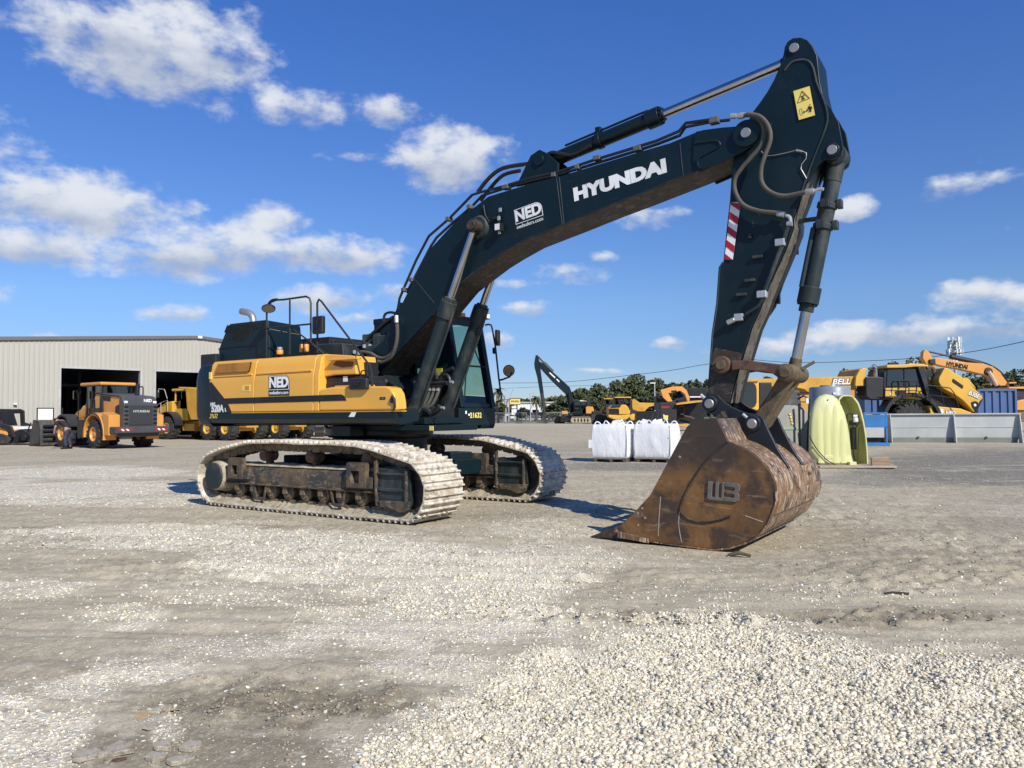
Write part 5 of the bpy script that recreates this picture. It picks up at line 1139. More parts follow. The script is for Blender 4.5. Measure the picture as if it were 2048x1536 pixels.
# flat slabs of broken concrete, leaves, a stick
slab=rusty('broken_concrete',(.40,.36,.285),(.50,.455,.37),(.25,.21,.155),(.60,.56,.46),14,.9,bm=.9)
def slabobj(px,py,w,h,rz,tilt,seed,label,mat=slab,th=.022,nm='concrete_slab',cat='concrete piece',grp=None):
    g_=gnd(px,py); rr=random.Random(seed); n=11; pl=[]
    for i in range(n):
        t=2*PI*i/n+rr.uniform(-.22,.22); r=rr.uniform(.62,1.12); pl.append((w/2*r*math.cos(t),h/2*r*math.sin(t)))
    m_=MB(); m_.plan(pl,0,th); o=m_.build(nm,mat,None,bev=.004); 
    G,D,K,Rr,A=fields(g_[0],g_[1]); o.location=(g_[0],g_[1],hfun(g_[0],g_[1],Rr,A,G)+.002); o.rotation_euler=(tilt,rr.uniform(-.1,.1),rz)
    return tag(o,label,cat,grp)
slabobj(175,1510,.16,.10,.3,.1,1,'large flat grey concrete piece at the far left of the bottom debris')
slabobj(240,1500,.16,.11,-.5,.2,2,'pale broken concrete piece touching a brown stain near the bottom left')
slabobj(325,1492,.10,.09,.9,.15,3,'small squarish concrete chip between two larger pieces at the bottom')
slabobj(385,1492,.13,.08,.1,.12,4,'light concrete piece at the right end of the bottom debris row')
slabobj(310,1512,.11,.07,-.3,.1,5,'thin concrete chip lying in front of the squarish one')
slabobj(360,1518,.12,.06,.5,.1,6,'lowest concrete chip near the bottom edge of the picture')
leaf=paint('dry_leaf',(.36,.24,.12),.8,dirt=.5,sc=15,top=0,dcol=(.5,.42,.3))
slabobj(287,1432,.10,.07,.4,.35,11,'dry tan leaf scrap resting on the dark dirt',leaf,.004,'dry_leaf','leaf')
slabobj(305,1450,.12,.06,1.2,.2,12,'grey torn scrap beneath the dry leaf',slab,.006,'torn_scrap','scrap')
slabobj(338,1420,.11,.045,.5,-.35,13,'curled brown leaf right of the tan scrap',leaf,.004,'dry_leaf','leaf')
slabobj(238,1515,.07,.03,.2,.1,14,'rust brown sliver in front of the pale concrete',rustR,.008,'rusty_sliver','scrap')
st=MB(); a=gnd(1772,1191); b=gnd(1812,1193); st.tube([(-.09,0,.02),(-.03,.004,.028),(.04,0,.025),(.1,-.005,.018)],.010,n=7); so_=st.build('dark_stick',rustP,None); so_.location=tuple((a+b)/2); tag(so_,'short dark stick lying on bare grey dirt at the right','stick')
st=MB()
st.tube([(-.12,.05,.0),(0,.0,.03),(.10,-.05,.01)],.018,n=7,sm=3); st.tube([(-.1,.08,.0),(0,.05,.03),(.06,.03,.01)],.016,n=7,sm=3); so_=st.build('twisted_root',rustL,None); g_=gnd(1480,1101); so_.location=(g_[0],g_[1],-.06); tag(so_,'short twisted brown root poking out from under the bucket','root')
# ================================================================== THINGS AROUND THE YARD
def explode(o):
    """one object for every separate piece of a mesh (clamps, bolts, hoses that stand apart)"""
    me=o.data; nV=len(me.vertices); par=list(range(nV))
    def fd(a):
        while par[a]!=a: par[a]=par[par[a]]; a=par[a]
        return a
    for e in me.edges:
        a,b=fd(e.vertices[0]),fd(e.vertices[1])
        if a!=b: par[a]=b
    gr={}
    for p in me.polygons: gr.setdefault(fd(p.vertices[0]),[]).append(list(p.vertices))
    if len(gr)<2: return
    co=[v.co.copy() for v in me.vertices]; first=True; mt=me.materials[0]; nm=me.name.split('.')[0]
    mods=[(m.width,m.segments) for m in o.modifiers if m.type=='BEVEL']
    base=o.name.split('.')[0]
    for polys in gr.values():
        idx=sorted({i for p in polys for i in p}); mp={i:k for k,i in enumerate(idx)}
        m2=bpy.data.meshes.new(nm); m2.from_pydata([co[i] for i in idx],[],[[mp[i] for i in p] for p in polys]); m2.materials.append(mt); m2.shade_smooth(); m2.set_sharp_from_angle(angle=math.radians(35))
        if first: o.data=m2; first=False; continue
        n=bpy.data.objects.new(base,m2); SC.collection.objects.link(n); n.parent=o.parent
        for w_,s_ in mods:
            b=n.modifiers.new('bevel','BEVEL'); b.width=w_; b.segments=s_; b.limit_method='ANGLE'; b.angle_limit=math.radians(40); b.harden_normals=True
def wheel(root,c,r,w,rim,lug=18,side=-1,rr=.50):
    t=MB(); t.lathe([(-w/2,r*rr),(-w/2,r*.80),(-w*.42,r*.93),(-w*.30,r*.97),(w*.30,r*.97),(w*.42,r*.93),(w/2,r*.80),(w/2,r*rr)],c,'y',30,cap=False)
    for i in range(lug):
        a=2*PI*i/lug
        for s in (-1,1):
            a2=a+(PI/lug if s>0 else 0); M_=Matrix.Translation(c)@Matrix.Rotation(a2,4,'Y')
            t.add([(-r*.05,s*w*.50,r*.86),(r*.07,s*w*.50,r*.86),(r*.07,s*w*.50,r*.96),(-r*.05,s*w*.50,r*.96),(-r*.02,s*w*.02,r*.95),(r*.10,s*w*.02,r*.95),(r*.10,s*w*.02,r*1.0),(-r*.02,s*w*.02,r*1.0),(-r*.05,s*w*.42,r*1.0),(r*.07,s*w*.42,r*1.0)],
                [(0,1,2,3),(3,2,9,8),(8,9,6,7),(4,7,6,5),(0,3,8,7,4),(1,5,6,9,2),(0,4,5,1)],M_)
    o=t.build('wheel',rubber,root,ang=40)
    m=MB(); y0=c[1]+side*w*.5; d=-side
    prof=[(-side*w*.4,r*rr*1.0),(side*w*.46,r*rr*1.03),(side*w*.50,r*rr*1.0),(side*w*.49,r*rr*.90),(side*w*.34,r*rr*.80),(side*w*.30,r*.20),(side*w*.42,r*.17),(side*w*.42,r*.04)]
    if side<0: prof=prof
    m.lathe(prof,c,'y',26); m.build('rim',rim,o,ang=30)
    return o
def slabq(mb,pts,y0,y1): mb.prism(pts,y0,y1)
class PL:
    """a thing standing at distance Y; photo outline -> its own local metres"""
    def __init__(s,name,label,cat,Y,px,group=None):
        s.Y=Y; s.x0=float(atY(px,825,Y)[0]); s.r=thing(name,label,cat,(s.x0,Y,0),0,group)
    def q(s,c,pts,dy=0.):
        out=[]
        for x,y in pts: p=atY(*c(x,y),s.Y+dy); out.append((float(p[0])-s.x0,float(p[2])))
        return out
    def q3(s,c,pts,dy=0.): return [(a,dy,b) for a,b in s.q(c,pts,dy)]
    def part(s,name,mat,c,polys,y0,y1,parent=None,bev=.02):
        m=MB()
        for p in polys: m.prism(s.q(c,p,y0),y0,y1)
        return m.build(name,mat,parent or s.r,bev=bev)
I1=lambda x,y:(x,y)
cE=crop(980,700,4.655); cF=crop(1180,780,6.4); cG=crop(1540,740,6.982); cJ=crop(1460,680,3.483); cR=crop(1700,660,5.885); cW=crop(0,660,5.12); cX=crop(320,740,5.389); cZ=crop(980,780,7.877)
# ---- warehouse (gable wall measured from the photo: local x runs along the wall, y goes back)
WO=(-29.,46.); wd=(.683,.7304); WA=math.atan2(wd[1],wd[0])
def wt(px,py):
    k=(px-1024)/F; d=ray(px,py); k=d[0]/d[1]; t=(k*WO[1]-WO[0])/(wd[0]-k*wd[1]); Y=WO[1]+wd[1]*t; return t,H+d[2]/d[1]*Y
WR=thing('warehouse','long pale grey metal warehouse with ribbed walls and two open bays','building',(WO[0],WO[1],0),WA)
d1a=wt(121.5,736); d1b=wt(281,741.5); d2a=wt(311,743); pk=wt(397,677.5); e0_=wt(0,680.5)
T0,T1_=-22.,wt(566,800)[0]; pkt,pkz=pk; slope=(pkz-e0_[1])/(pkt-e0_[0]); ez=lambda t: pkz-abs(t-pkt)*slope
zd=4.49; D2=d2a[0]+4.72
mtw=paint('ribbed_wall_metal',(.415,.405,.35),.6,dirt=.22,sc=.3,top=0,dcol=(.33,.31,.26),bmp=0,var=.03)
w=MB()
for a,b,zb in ((T0,d1a[0],0),(d1a[0],d1b[0],zd),(d1b[0],d2a[0],0),(d2a[0],pkt,zd),(pkt,D2,zd),(D2,T1_,0)): w.prism([(a,zb),(b,zb),(b,ez(b)),(a,ez(a))],0,.25)
wo=w.build('wall',mtw,WR)
rb_=MB(); x=T0+.1
while x<T1_-.1:
    zb=zd+.12 if (d1a[0]-.1<x<d1b[0]+.1 or d2a[0]-.1<x<D2+.1) else 0
    rb_.add([(x-.055,0,zb),(x-.025,-.035,zb),(x+.025,-.035,zb),(x+.055,0,zb),(x-.055,0,ez(x)),(x-.025,-.035,ez(x)),(x+.025,-.035,ez(x)),(x+.055,0,ez(x))],[(0,1,5,4),(1,2,6,5),(2,3,7,6)])
    x+=.268
rb_.build('wall_rib',mtw,wo)
rf=MB(); t=.20; rf.prism([(T0-.3,ez(T0)-.02),(pkt,pkz),(T1_+.3,ez(T1_)-.02),(T1_+.3,ez(T1_)+t),(pkt,pkz+t),(T0-.3,ez(T0)+t)],-.16,30)
rf.build('roof',paint('roof_trim_brown',(.13,.12,.115),.5,dirt=.1,sc=1,top=0,var=.05),WR)
sh2=MB(); sh2.box(T0,T0+.2,.26,29.5,0,ez(T0)); sh2.box(T1_-.2,T1_,.26,29.5,0,ez(T1_)); sh2.box(T0+.2,T1_-.2,24.2,24.5,0,5.2); sh2.box(d1b[0]+.3,d1b[0]+.4,.3,20,0,5.5)
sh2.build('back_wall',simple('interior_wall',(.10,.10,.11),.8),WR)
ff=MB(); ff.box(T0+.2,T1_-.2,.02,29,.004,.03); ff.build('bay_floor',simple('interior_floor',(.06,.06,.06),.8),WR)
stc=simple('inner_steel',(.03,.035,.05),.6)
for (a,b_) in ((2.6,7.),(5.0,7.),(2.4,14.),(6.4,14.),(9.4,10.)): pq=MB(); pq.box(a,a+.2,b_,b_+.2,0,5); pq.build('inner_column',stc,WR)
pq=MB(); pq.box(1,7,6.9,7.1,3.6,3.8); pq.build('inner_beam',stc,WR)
for (a,b) in ((d1a[0],d1b[0]),(d2a[0],D2)):
    fr=MB(); fr.box(a-.10,a+.02,-.05,.27,0,zd); fr.box(b-.02,b+.10,-.05,.27,0,zd); fr.box(a-.10,b+.10,-.052,.272,zd,zd+.12); fr.build('door_frame',greyp,WR)
pa=wt(75.5,817.5); pb=wt(105.5,817.5); dr=MB(); dr.box(pa[0],pb[0],-.05,-.0,.02,pa[1]); do_=dr.build('side_door',white,WR,bev=.01)
dr=MB(); dr.box(pa[0]-.06,pa[0],-.055,.01,.02,pa[1]+.06); dr.box(pb[0],pb[0]+.06,-.055,.01,.02,pb[1]+.06); dr.box(pa[0],pb[0],-.055,.01,pa[1],pa[1]+.06); dr.build('side_door_frame',blackp,WR)
dr=MB(); dr.box(pb[0]-.16,pb[0]-.08,-.10,-.05,.95,1.03); dr.build('door_handle',steel,do_)
pa=wt(29,808); l_=MB(); l_.cbox((pa[0],-.12,pa[1]),(.16,.22,.10)); l_.build('wall_lamp',white,WR,bev=.02)
l_=MB(); l_.cbox((pkt+.02,-.2,pkz+.10),(.30,.06,.17)); l_.build('ridge_flashing',white,WR)
# ---- wheel loader
LF=math.atan2(.6,-.8)
L_=thing('wheel_loader','orange and dark grey wheel loader parked before the first warehouse bay','wheel loader',(-18.72,36.94,0),LF)
for x,y in ((0,1.05),(3.35,1.05),(0,-1.05),(3.35,-1.05)): wheel(L_,(x,y,.67),.68,.56,orng,side=1 if y>0 else -1,lug=16)
m=MB(); m.prism([(-1.55,1.0),(-1.72,1.25),(-1.66,2.10),(-1.45,2.42),(1.0,2.62),(1.25,2.45),(1.25,1.0)],-.72,.72); m.build('engine_hood',orng,L_,bev=.09,segs=3)
m=MB(); m.prism([(-1.62,.98),(-1.80,1.0),(-1.80,2.05),(-1.60,2.40),(-1.35,2.46),(-1.35,1.0)],-.80,.80); go2=m.build('rear_grille',paint('loader_dark_grey',(.05,.052,.055),.45,dirt=.1,sc=2,top=.2),L_,bev=.05,segs=3)
m=MB(); m.prism([(-1.35,2.44),(1.1,2.66),(1.1,2.60),(-1.35,2.38)],-.78,.78); m.build('hood_top',MATS['loader_dark_grey'],L_,bev=.03)
m=MB(); m.box(-1.83,-1.79,-.55,.55,1.08,2.0); m.build('grille_panel',simple('grille_black',(.03,.03,.033),.55),go2,bev=.03)
m=MB()
for y in (-.68,.68):
    for i in range(5): m.box(-1.825,-1.795,y-.09,y+.09,1.12+i*.19,1.22+i*.19)
m.build('grille_slot',blackp,go2)
for y in (-.68,.68): m=MB(); m.cbox((-1.74,y,2.14),(.06,.16,.13)); m.build('rear_light',lens,go2,bev=.01)
for s_ in (-1,1):
    m=MB(); m.prism([(-1.3,1.15),(-1.35,1.9),(-1.15,2.05),(-.85,1.95),(-.85,1.15)],.70*s_,.735*s_); m.build('air_intake',simple('intake_black',(.02,.02,.022),.7) if 'intake_black' not in MATS else MATS['intake_black'],L_,bev=.02)
    m=MB(); m.prism([(-.4,2.2),(-.4,2.42),(.45,2.48),(.3,2.25)],.70*s_,.735*s_); m.build('hood_vent',MATS['intake_black'],L_,bev=.01)
    m=MB(); m.prism([(.25,1.3),(.3,2.3),(.55,2.5),(.6,1.3)],.70*s_,.78*s_); m.build('cab_shroud',black,L_,bev=.02)
RM=lambda x,y,z: Matrix.Translation((x,y,z))@Matrix(((0,0,-1,0),(-1,0,0,0),(0,1,0,0),(0,0,0,1)))
textobj('maker_lettering','HYUNDAI',.15,greyp,L_,RM(-1.845,0,1.72),bold=.03,sx=1.15)
textobj('dealer_lettering','NED',.19,decal,L_,RM(-1.74,-.35,2.22),bold=.04)
m=MB(); m.box(-2.05,-1.45,-1.28,1.28,.72,1.02); m.box(-1.8,-1.2,-.9,.9,.55,.75); bo_=m.build('rear_bumper',MATS['loader_dark_grey'],L_,bev=.04)
for y in (-.85,.85):
    m=MB(); m.box(-2.062,-2.05,y-.30,y+.30,.82,.93); ro=m.build('reflector_plate',redp,bo_)
    for dy in (-.1,.12): m=MB(); m.add([(-2.066,y+dy-.10,.83),(-2.066,y+dy,.83),(-2.066,y+dy+.08,.92),(-2.066,y+dy-.02,.92)],[(0,1,2,3)]); m.build('reflector_stripe',decal,bo_)
for s in (-1,1):
    arc=[(0+1.02*math.cos(t),.70+.98*math.sin(t)) for t in [math.radians(a) for a in range(-12,200,14)]]; arc2=[(0+.86*math.cos(t),.70+.84*math.sin(t)) for t in [math.radians(a) for a in range(-12,200,14)]]
    m=MB(); m.prism(arc+arc2[::-1],s*.72 if s>0 else -1.34,1.34 if s>0 else -.72); m.build('rear_fender',orng,L_,bev=.02)
    m=MB(); m.prism(arc+[(p[0]*.96,(p[1]-.7)*.96+.7) for p in arc[::-1]],s*1.34 if s>0 else -1.39,1.39 if s>0 else -1.34); m.build('fender_flare',black,L_)
    m=MB(); m.prism([(-1.45,.62),(-1.45,1.55),(-.75,1.7),(-.95,.9),(-1.0,.62)],s*.74 if s>0 else -1.30,1.30 if s>0 else -.74); m.build('rear_flank',orng,L_,bev=.03)
    arc=[(3.35+.95*math.cos(t),.70+.92*math.sin(t)) for t in [math.radians(a) for a in range(20,165,14)]]; arc2=[(3.35+.85*math.cos(t),.70+.82*math.sin(t)) for t in [math.radians(a) for a in range(20,165,14)]]
    m=MB(); m.prism(arc+arc2[::-1],s*.75 if s>0 else -1.3,1.3 if s>0 else -.75); m.build('front_fender',black,L_,bev=.01)
m=MB(); m.box(-1.2,1.5,-.5,.5,.55,1.1); m.box(2.2,3.9,-.55,.55,.5,1.3); m.prism([(1.4,.7),(2.3,.7),(2.3,1.5),(1.4,1.3)],-.3,.3); m.prism([(2.3,1.2),(2.4,1.95),(3.0,2.05),(4.1,1.2)],-.45,.45); m.build('chassis',orng,L_,bev=.04)
m=MB(); m.box(.9,1.9,.72,1.2,.5,1.35); m.box(.9,1.9,-1.2,-.72,.5,1.35); m.build('step_box',black,L_,bev=.03)
cab=MB(); 
for x,y in ((.55,.72),(2.1,.66),(.55,-.72),(2.1,-.66),(1.45,.74),(1.45,-.74)): bar(cab,(x,y,1.35),(x-.05 if x<1 else x-.0,y*.94,3.0),.09,.07)
cab.box(.5,2.2,-.74,.74,1.3,1.45); cab.box(.5,.58,-.7,.7,1.4,2.1); cab.box(.55,1.45,.70,.76,1.4,1.9); cab.box(.55,1.45,-.76,-.70,1.4,1.9)
cbo=cab.build('cab',blackp,L_,bev=.01)
m=MB(); m.box(.30,2.45,-.86,.86,2.98,3.14); m.build('cab_roof',orng,cbo,bev=.07,segs=3)
m=MB(); m.box(.62,2.08,-.66,.66,1.9,2.95); m.build('cab_window',glassD,cbo)
m=MB(); m.box(.95,1.25,-.25,.25,1.6,2.5); m.cyl((1.85,0,1.5),(1.75,0,2.1),.05); m.build('driver_seat',black,cbo,bev=.04)
m=MB(); m.cyl((-.75,-.35,2.5),(-.78,-.35,3.05),.09,n=14); m.build('exhaust_stack',black,L_)
m=MB(); m.tube([(-1.1,-.45,2.5),(-1.1,-.45,2.85),(-.95,-.45,2.9),(-.7,-.45,2.85),(-.7,-.45,2.55)],.03,n=6,sm=2); m.tube([(2.35,.95,1.4),(2.35,.95,2.6),(2.2,.9,2.7)],.025,n=6); m.tube([(.6,.95,1.2),(.6,.98,2.3),(1.0,.98,2.35),(1.0,.95,1.2)],.02,n=6); m.build('hand_rail',black,L_)
m=MB(); m.cbox((2.45,1.05,2.55),(.08,.22,.42)); m.build('side_mirror',mirror,L_,bev=.02)
for s in (-1,1):
    m=MB(); m.prism([(2.5,1.75),(2.75,1.95),(3.6,1.75),(5.1,.80),(5.25,.45),(4.95,.35),(4.6,.75),(3.4,1.4),(2.6,1.5)],s*.42-.05,s*.42+.05); m.build('lift_arm',orng,L_,bev=.02)
    m=MB(); m.cyl((2.6,s*.6,.95),(4.0,s*.5,1.1),.08,n=12); m.build('lift_cylinder',black,L_)
m=MB(); m.prism([(3.2,2.1),(3.4,2.2),(4.6,1.5),(4.5,1.3)],-.08,.08); m.cyl((3.3,0,2.0),(5.2,0,1.1),.06); m.build('tilt_linkage',orng,L_,bev=.01)
bk_=[(5.15,.05),(5.25,.9),(5.4,1.28),(6.1,1.35),(6.1,1.28),(5.5,1.18),(5.36,.85),(5.3,.5),(5.45,.18),(6.55,.05),(6.55,.0),(5.3,.0)]
m=MB(); m.prism(bk_,-1.5,1.5); lbk=m.build('loader_bucket',paint('bucket_charcoal',(.035,.037,.038),.5,dirt=.3,sc=2,top=.4),L_,bev=.02)
for y in (-1.5,1.47): m=MB(); m.prism([(5.16,.06),(5.26,.9),(5.4,1.27),(6.1,1.34),(6.35,.7),(6.55,.02),(5.3,.01)],y,y+.03); m.build('bucket_cheek',MATS['bucket_charcoal'],L_,bev=.008)
m=MB()
for z in (.3,.55,.8,1.05): m.box(5.08,5.2,-1.4,1.4,z-.05,z+.05)
m.tube([(5.1,.55,.9),(5.05,.55,1.95)],.045,n=6); m.build('bucket_rib',black,L_,bev=.01)
# ---- man bending by the loader wheel
def skinfig(name,mat,nodes,edges,parent,sub=2):
    me=bpy.data.meshes.new(name); me.from_pydata([n[0] for n in nodes],edges,[]); o=bpy.data.objects.new(name,me); SC.collection.objects.link(o); o.parent=parent
    md=o.modifiers.new('skin','SKIN'); 
    lay=me.skin_vertices[0] if len(me.skin_vertices) else None
    if lay is None:
        bm=bmesh.new(); bm.from_mesh(me); bm.verts.layers.skin.verify(); bm.to_mesh(me); bm.free(); lay=me.skin_vertices[0]
    for v,n in zip(lay.data,nodes): v.radius=(n[1],n[2] if len(n)>2 else n[1])
    lay.data[0].use_root=True
    md.use_smooth_shade=True; sb=o.modifiers.new('sub','SUBSURF'); sb.levels=sub; sb.render_levels=sub
    me.materials.append(mat); return o
g_=gnd(131,898); MAN=thing('person','person in blue jeans and a dark shirt bending down beside the loader front wheel','person',(g_[0],g_[1],0),0)
skin=simple('skin_tone',(.38,.22,.15),.6)
# pelvis root; bends forward to the left (towards -x), knees slightly bent
N=[((.10,0,.88),.15,.14),((.06,0,1.05),.15,.13),((-.10,0,1.24),.17,.13),((-.27,0,1.32),.16,.12),((-.36,0,1.33),.06,.06),
   ((-.27,-.17,1.27),.06,.06),((-.37,-.22,1.00),.045,.045),((-.44,-.16,.78),.035,.035),((-.46,-.14,.70),.035,.02),
   ((-.27,.17,1.27),.06,.06),((-.40,.22,1.02),.045,.045),((-.50,.12,.82),.035,.035),((-.53,.10,.74),.035,.02),
   ((.10,-.10,.82),.095,.09),((.02,-.12,.46),.068,.068),((.10,-.12,.10),.05,.05),((-.04,-.13,.05),.045,.035),
   ((.10,.10,.82),.095,.09),((.06,.13,.46),.068,.068),((.18,.13,.10),.05,.05),((.04,.14,.05),.045,.035)]
Ed=[(0,1),(1,2),(2,3),(3,4),(3,5),(5,6),(6,7),(7,8),(3,9),(9,10),(10,11),(11,12),(0,13),(13,14),(14,15),(15,16),(0,17),(17,18),(18,19),(19,20)]
skinfig('body',skin,N,Ed,MAN)
jean=paint('blue_denim',(.022,.035,.065),.85,dirt=.2,sc=6,top=0,bmp=.2); shirt=paint('dark_shirt',(.010,.012,.020),.85,dirt=.1,sc=6,top=0,bmp=.2)
up=lambda n,k:(n[0],n[1]*k,n[2]*k)
skinfig('jeans',jean,[up(N[0],1.08),((.10,0,.96),.155,.145),up(N[13],1.12),up(N[14],1.2),((.10,-.12,.13),.065,.065),up(N[17],1.12),up(N[18],1.2),((.18,.13,.13),.065,.065)],[(0,1),(0,2),(2,3),(3,4),(0,5),(5,6),(6,7)],MAN)
skinfig('shirt',shirt,[((.115,0,.93),.165,.16),up(N[1],1.1),up(N[2],1.1),up(N[3],1.1),up(N[5],1.25),((-.34,-.21,1.08),.06,.06),up(N[9],1.25),((-.36,.21,1.10),.06,.06)],[(0,1),(1,2),(2,3),(3,4),(4,5),(3,6),(6,7)],MAN)
hd2=MB(); 
hd2.lathe([(-.115,.02),(-.10,.055),(-.06,.078),(0,.088),(.06,.080),(.10,.055),(.118,.02)],(0,0,0),'z',18,T=Matrix.Translation((-.45,0,1.33))@Matrix.Rotation(math.radians(-65),4,'Y')); hd2.build('head',skin,MAN,ang=80)
hd2=MB(); hd2.lathe([(-.02,.094),(.05,.09),(.10,.062),(.125,.02)],(0,0,0),'z',18,T=Matrix.Translation((-.445,0,1.335))@Matrix.Rotation(math.radians(-65),4,'Y')); hd2.build('hair',simple('dark_hair',(.015,.011,.009),.8),MAN,ang=80)
for y in (-.13,.14):
    b_=MB(); x=-.02 if y<0 else .06; b_.prism([(x-.12,.0),(x-.12,.05),(x+.02,.10),(x+.06,.16),(x+.17,.16),(x+.17,.0)],y-.05,y+.05); b_.build('boot',blackp,MAN,bev=.02)
# ---- compact track loader at the left edge
g_=gnd(12,890); CT=thing('compact_track_loader','black and orange compact track loader cut by the left edge of the picture','track loader',(g_[0]-.3,g_[1],0),0)
m=MB(); m.prism([(-1.6,.08),(-1.9,.35),(-1.7,.62),(.2,.62),(.75,.35),(.5,.08)],-.2,.2); m.build('crawler_track',rubber,CT,bev=.05)
m=MB(); m.prism([(-1.6,.08),(-1.9,.35),(-1.7,.62),(.2,.62),(.75,.35),(.5,.08)],1.3,1.7); m.build('crawler_track',rubber,CT,bev=.05)
m=MB(); m.prism([(-1.6,.5),(-1.6,1.1),(.0,1.05),(.45,.8),(.5,.5)],-.15,1.65); m.build('machine_body',orng,CT,bev=.08)
m=MB(); m.prism([(-1.3,1.0),(-1.3,1.9),(-.25,1.95),(.05,1.0)],.1,1.4); m.build('cab',black,CT,bev=.06)
for y in (-.32,1.72):
    m=MB(); m.prism([(-1.5,1.9),(-.1,1.95),(.12,1.85),(.15,1.2),(.75,1.0),(1.0,.45),(.8,.4),(.55,.85),(-.05,1.0),(-.1,1.7),(-1.5,1.65)],y,y+.12); m.build('lift_arm',black,CT,bev=.02)
m=MB()
m.prism([(.85,.1),(.95,.75),(1.3,.85),(1.75,.6),(1.9,.3),(1.7,.12),(1.5,.35),(1.2,.5),(1.1,.1)],-.3,1.7); m.tube([(1.6,-.25,.6),(1.68,-.25,.95),(1.78,-.25,1.2)],.04,n=6); m.tube([(1.8,-.3,.25),(1.85,-.3,.75)],.04,n=6); m.lathe([(-.1,.16),(.1,.16)],(1.5,-.35,.4),'y',16)
m.build('grapple_attachment',blackp,CT,bev=.03)
m=MB(); m.prism([(.75,1.0),(1.3,.95),(1.4,.85),(.85,.8)],-.2,1.6); m.build('attachment_cover',white,CT,bev=.02)
# ---- articulated trucks seen past the counterweight and under the machine
def adt(x,y,rz,label,grp,sc=1.):
    T=thing('articulated_dump_truck',label,'dump truck',(x,y,0),rz,grp,sc)
    for wx in (0,4.05,5.75):
        for yy in (1.05,-1.05): wheel(T,(-wx,yy,.72),.74,.60,yel2,side=1 if yy>0 else -1,lug=16,rr=.46)
    m=MB(); m.box(-6.6,1.2,-.45,.45,.75,1.15); m.box(-2.0,-.8,-.75,.75,.55,1.0); m.box(-5.9,-3.9,-.9,.9,.55,.9); m.build('chassis',yelR,T,bev=.03)
    m=MB(); m.prism([(.9,.85),(2.0,.95),(2.15,1.2),(2.1,1.6),(1.9,1.85),(.55,2.40),(-.1,2.45),(-.1,1.6),(.6,1.6),(.9,1.2)],-1.0,1.0); m.build('engine_bonnet',yel2,T,bev=.08,segs=3)
    m=MB(); m.prism([(2.10,1.15),(2.17,1.2),(2.12,1.62),(2.06,1.65)],-.62,.62); m.build('front_grille',blackp,T,bev=.02)
    m=MB(); m.prism([(1.1,.75),(2.2,.62),(2.45,.95),(2.2,1.12),(.9,1.15)],-1.3,1.3); m.build('front_bumper',yel2,T,bev=.05)
    for s in (-1,1):
        arc=[(.95*math.cos(t),.72+.98*math.sin(t)) for t in [math.radians(a) for a in range(5,176,15)]]; m=MB(); m.prism(arc+[(p[0]*1.08,(p[1]-.72)*1.08+.72) for p in arc[::-1]],s*.75 if s>0 else -1.38,1.38 if s>0 else -.75); m.build('wheel_arch',black,T,bev=.01)
        m=MB(); m.tube([(.2,s*1.15,1.75),(.2,s*1.15,2.5),(.9,s*1.15,2.35),(1.6,s*1.1,2.1),(1.6,s*1.1,1.7)],.022,n=6); m.tube([(.9,s*1.15,1.75),(.9,s*1.15,2.35)],.022,n=6); m.tube([(.15,s*1.2,2.6),(.3,s*1.3,3.2),(.9,s*1.3,3.25),(1.0,s*1.3,2.9)],.025,n=6); m.build('hand_rail',greyp,T)
        m=MB(); m.cbox((1.0,s*1.32,2.9),(.10,.22,.45)); m.build('side_mirror',black,T,bev=.03)
        m=MB(); m.cbox((1.95,s*.85,1.55),(.16,.2,.16)); m.build('headlight',lens,T,bev=.02)
    m=MB()
    for a_,b_ in ((-1.35,.75),(-1.35,-.75),(.0,.75),(.0,-.75)): bar(m,(a_,b_,1.7),(a_,b_*.93,3.1),.10,.08)
    m.box(-1.4,.05,-.8,.8,1.2,1.95); co_=m.build('cab',yel2,T,bev=.02)
    m=MB(); m.box(-1.5,.25,-.85,.85,3.08,3.24); m.build('cab_roof',yel2,co_,bev=.06)
    m=MB(); m.box(-1.32,.0,-.70,.70,1.95,3.08); m.build('cab_window',glassD,co_)
    m=MB(); m.prism([(-2.1,2.0),(-1.95,3.15),(-1.2,3.25),(-1.2,3.32),(-2.1,3.25),(-6.9,2.75),(-7.3,2.1),(-6.2,1.25),(-2.5,1.25)],-1.35,1.35); m.build('dump_body',yelR,T,bev=.05)
    return T
FD=math.atan2(.535,-.845)
T1=adt(-21.3,50.2,FD,'yellow articulated dump truck half hidden behind the excavator counterweight','yellow dump trucks behind the excavator')
T2=copytree(T1); T2.location=(-18.9,52.2,0); T2['label']='yellow truck seen only by its wheels under the middle of the excavator'
# crawler machine and flatbed trailer glimpsed under the upper frame
g_=gnd(598,874); CM=thing('crawler_machine','dark crawler machine whose grey track shows beneath the yellow side covers','crawler machine',(g_[0],g_[1]+1.6,0),math.radians(-75))
for y in (-.95,.95):
    m=MB(); 
    m.prism([(1.5,.05),(1.85,.3),(1.8,.6),(1.5,.78),(-1.5,.78),(-1.8,.6),(-1.85,.3),(-1.5,.05)],y-.3,y+.3)
    for i in range(9): m.box(1.3+.0,1.9,y-.3,y+.3,.08+i*.075,.10+i*.075)
    m.build('crawler_track',paint('grey_track',(.09,.085,.075),.7,dirt=.4,sc=5,top=.2) if 'grey_track' not in MATS else MATS['grey_track'],CM,bev=.02)
m=MB(); m.box(-1.6,1.5,-1.1,1.1,.75,1.5); m.box(-.2,1.2,.1,1.1,1.5,2.5); m.build('machine_body',blackp,CM,bev=.05)
g_=gnd(643,873); TR=thing('flatbed_trailer','dark flatbed trailer with small grey wheels seen beneath the excavator','trailer',(g_[0],g_[1],0),math.radians(6))
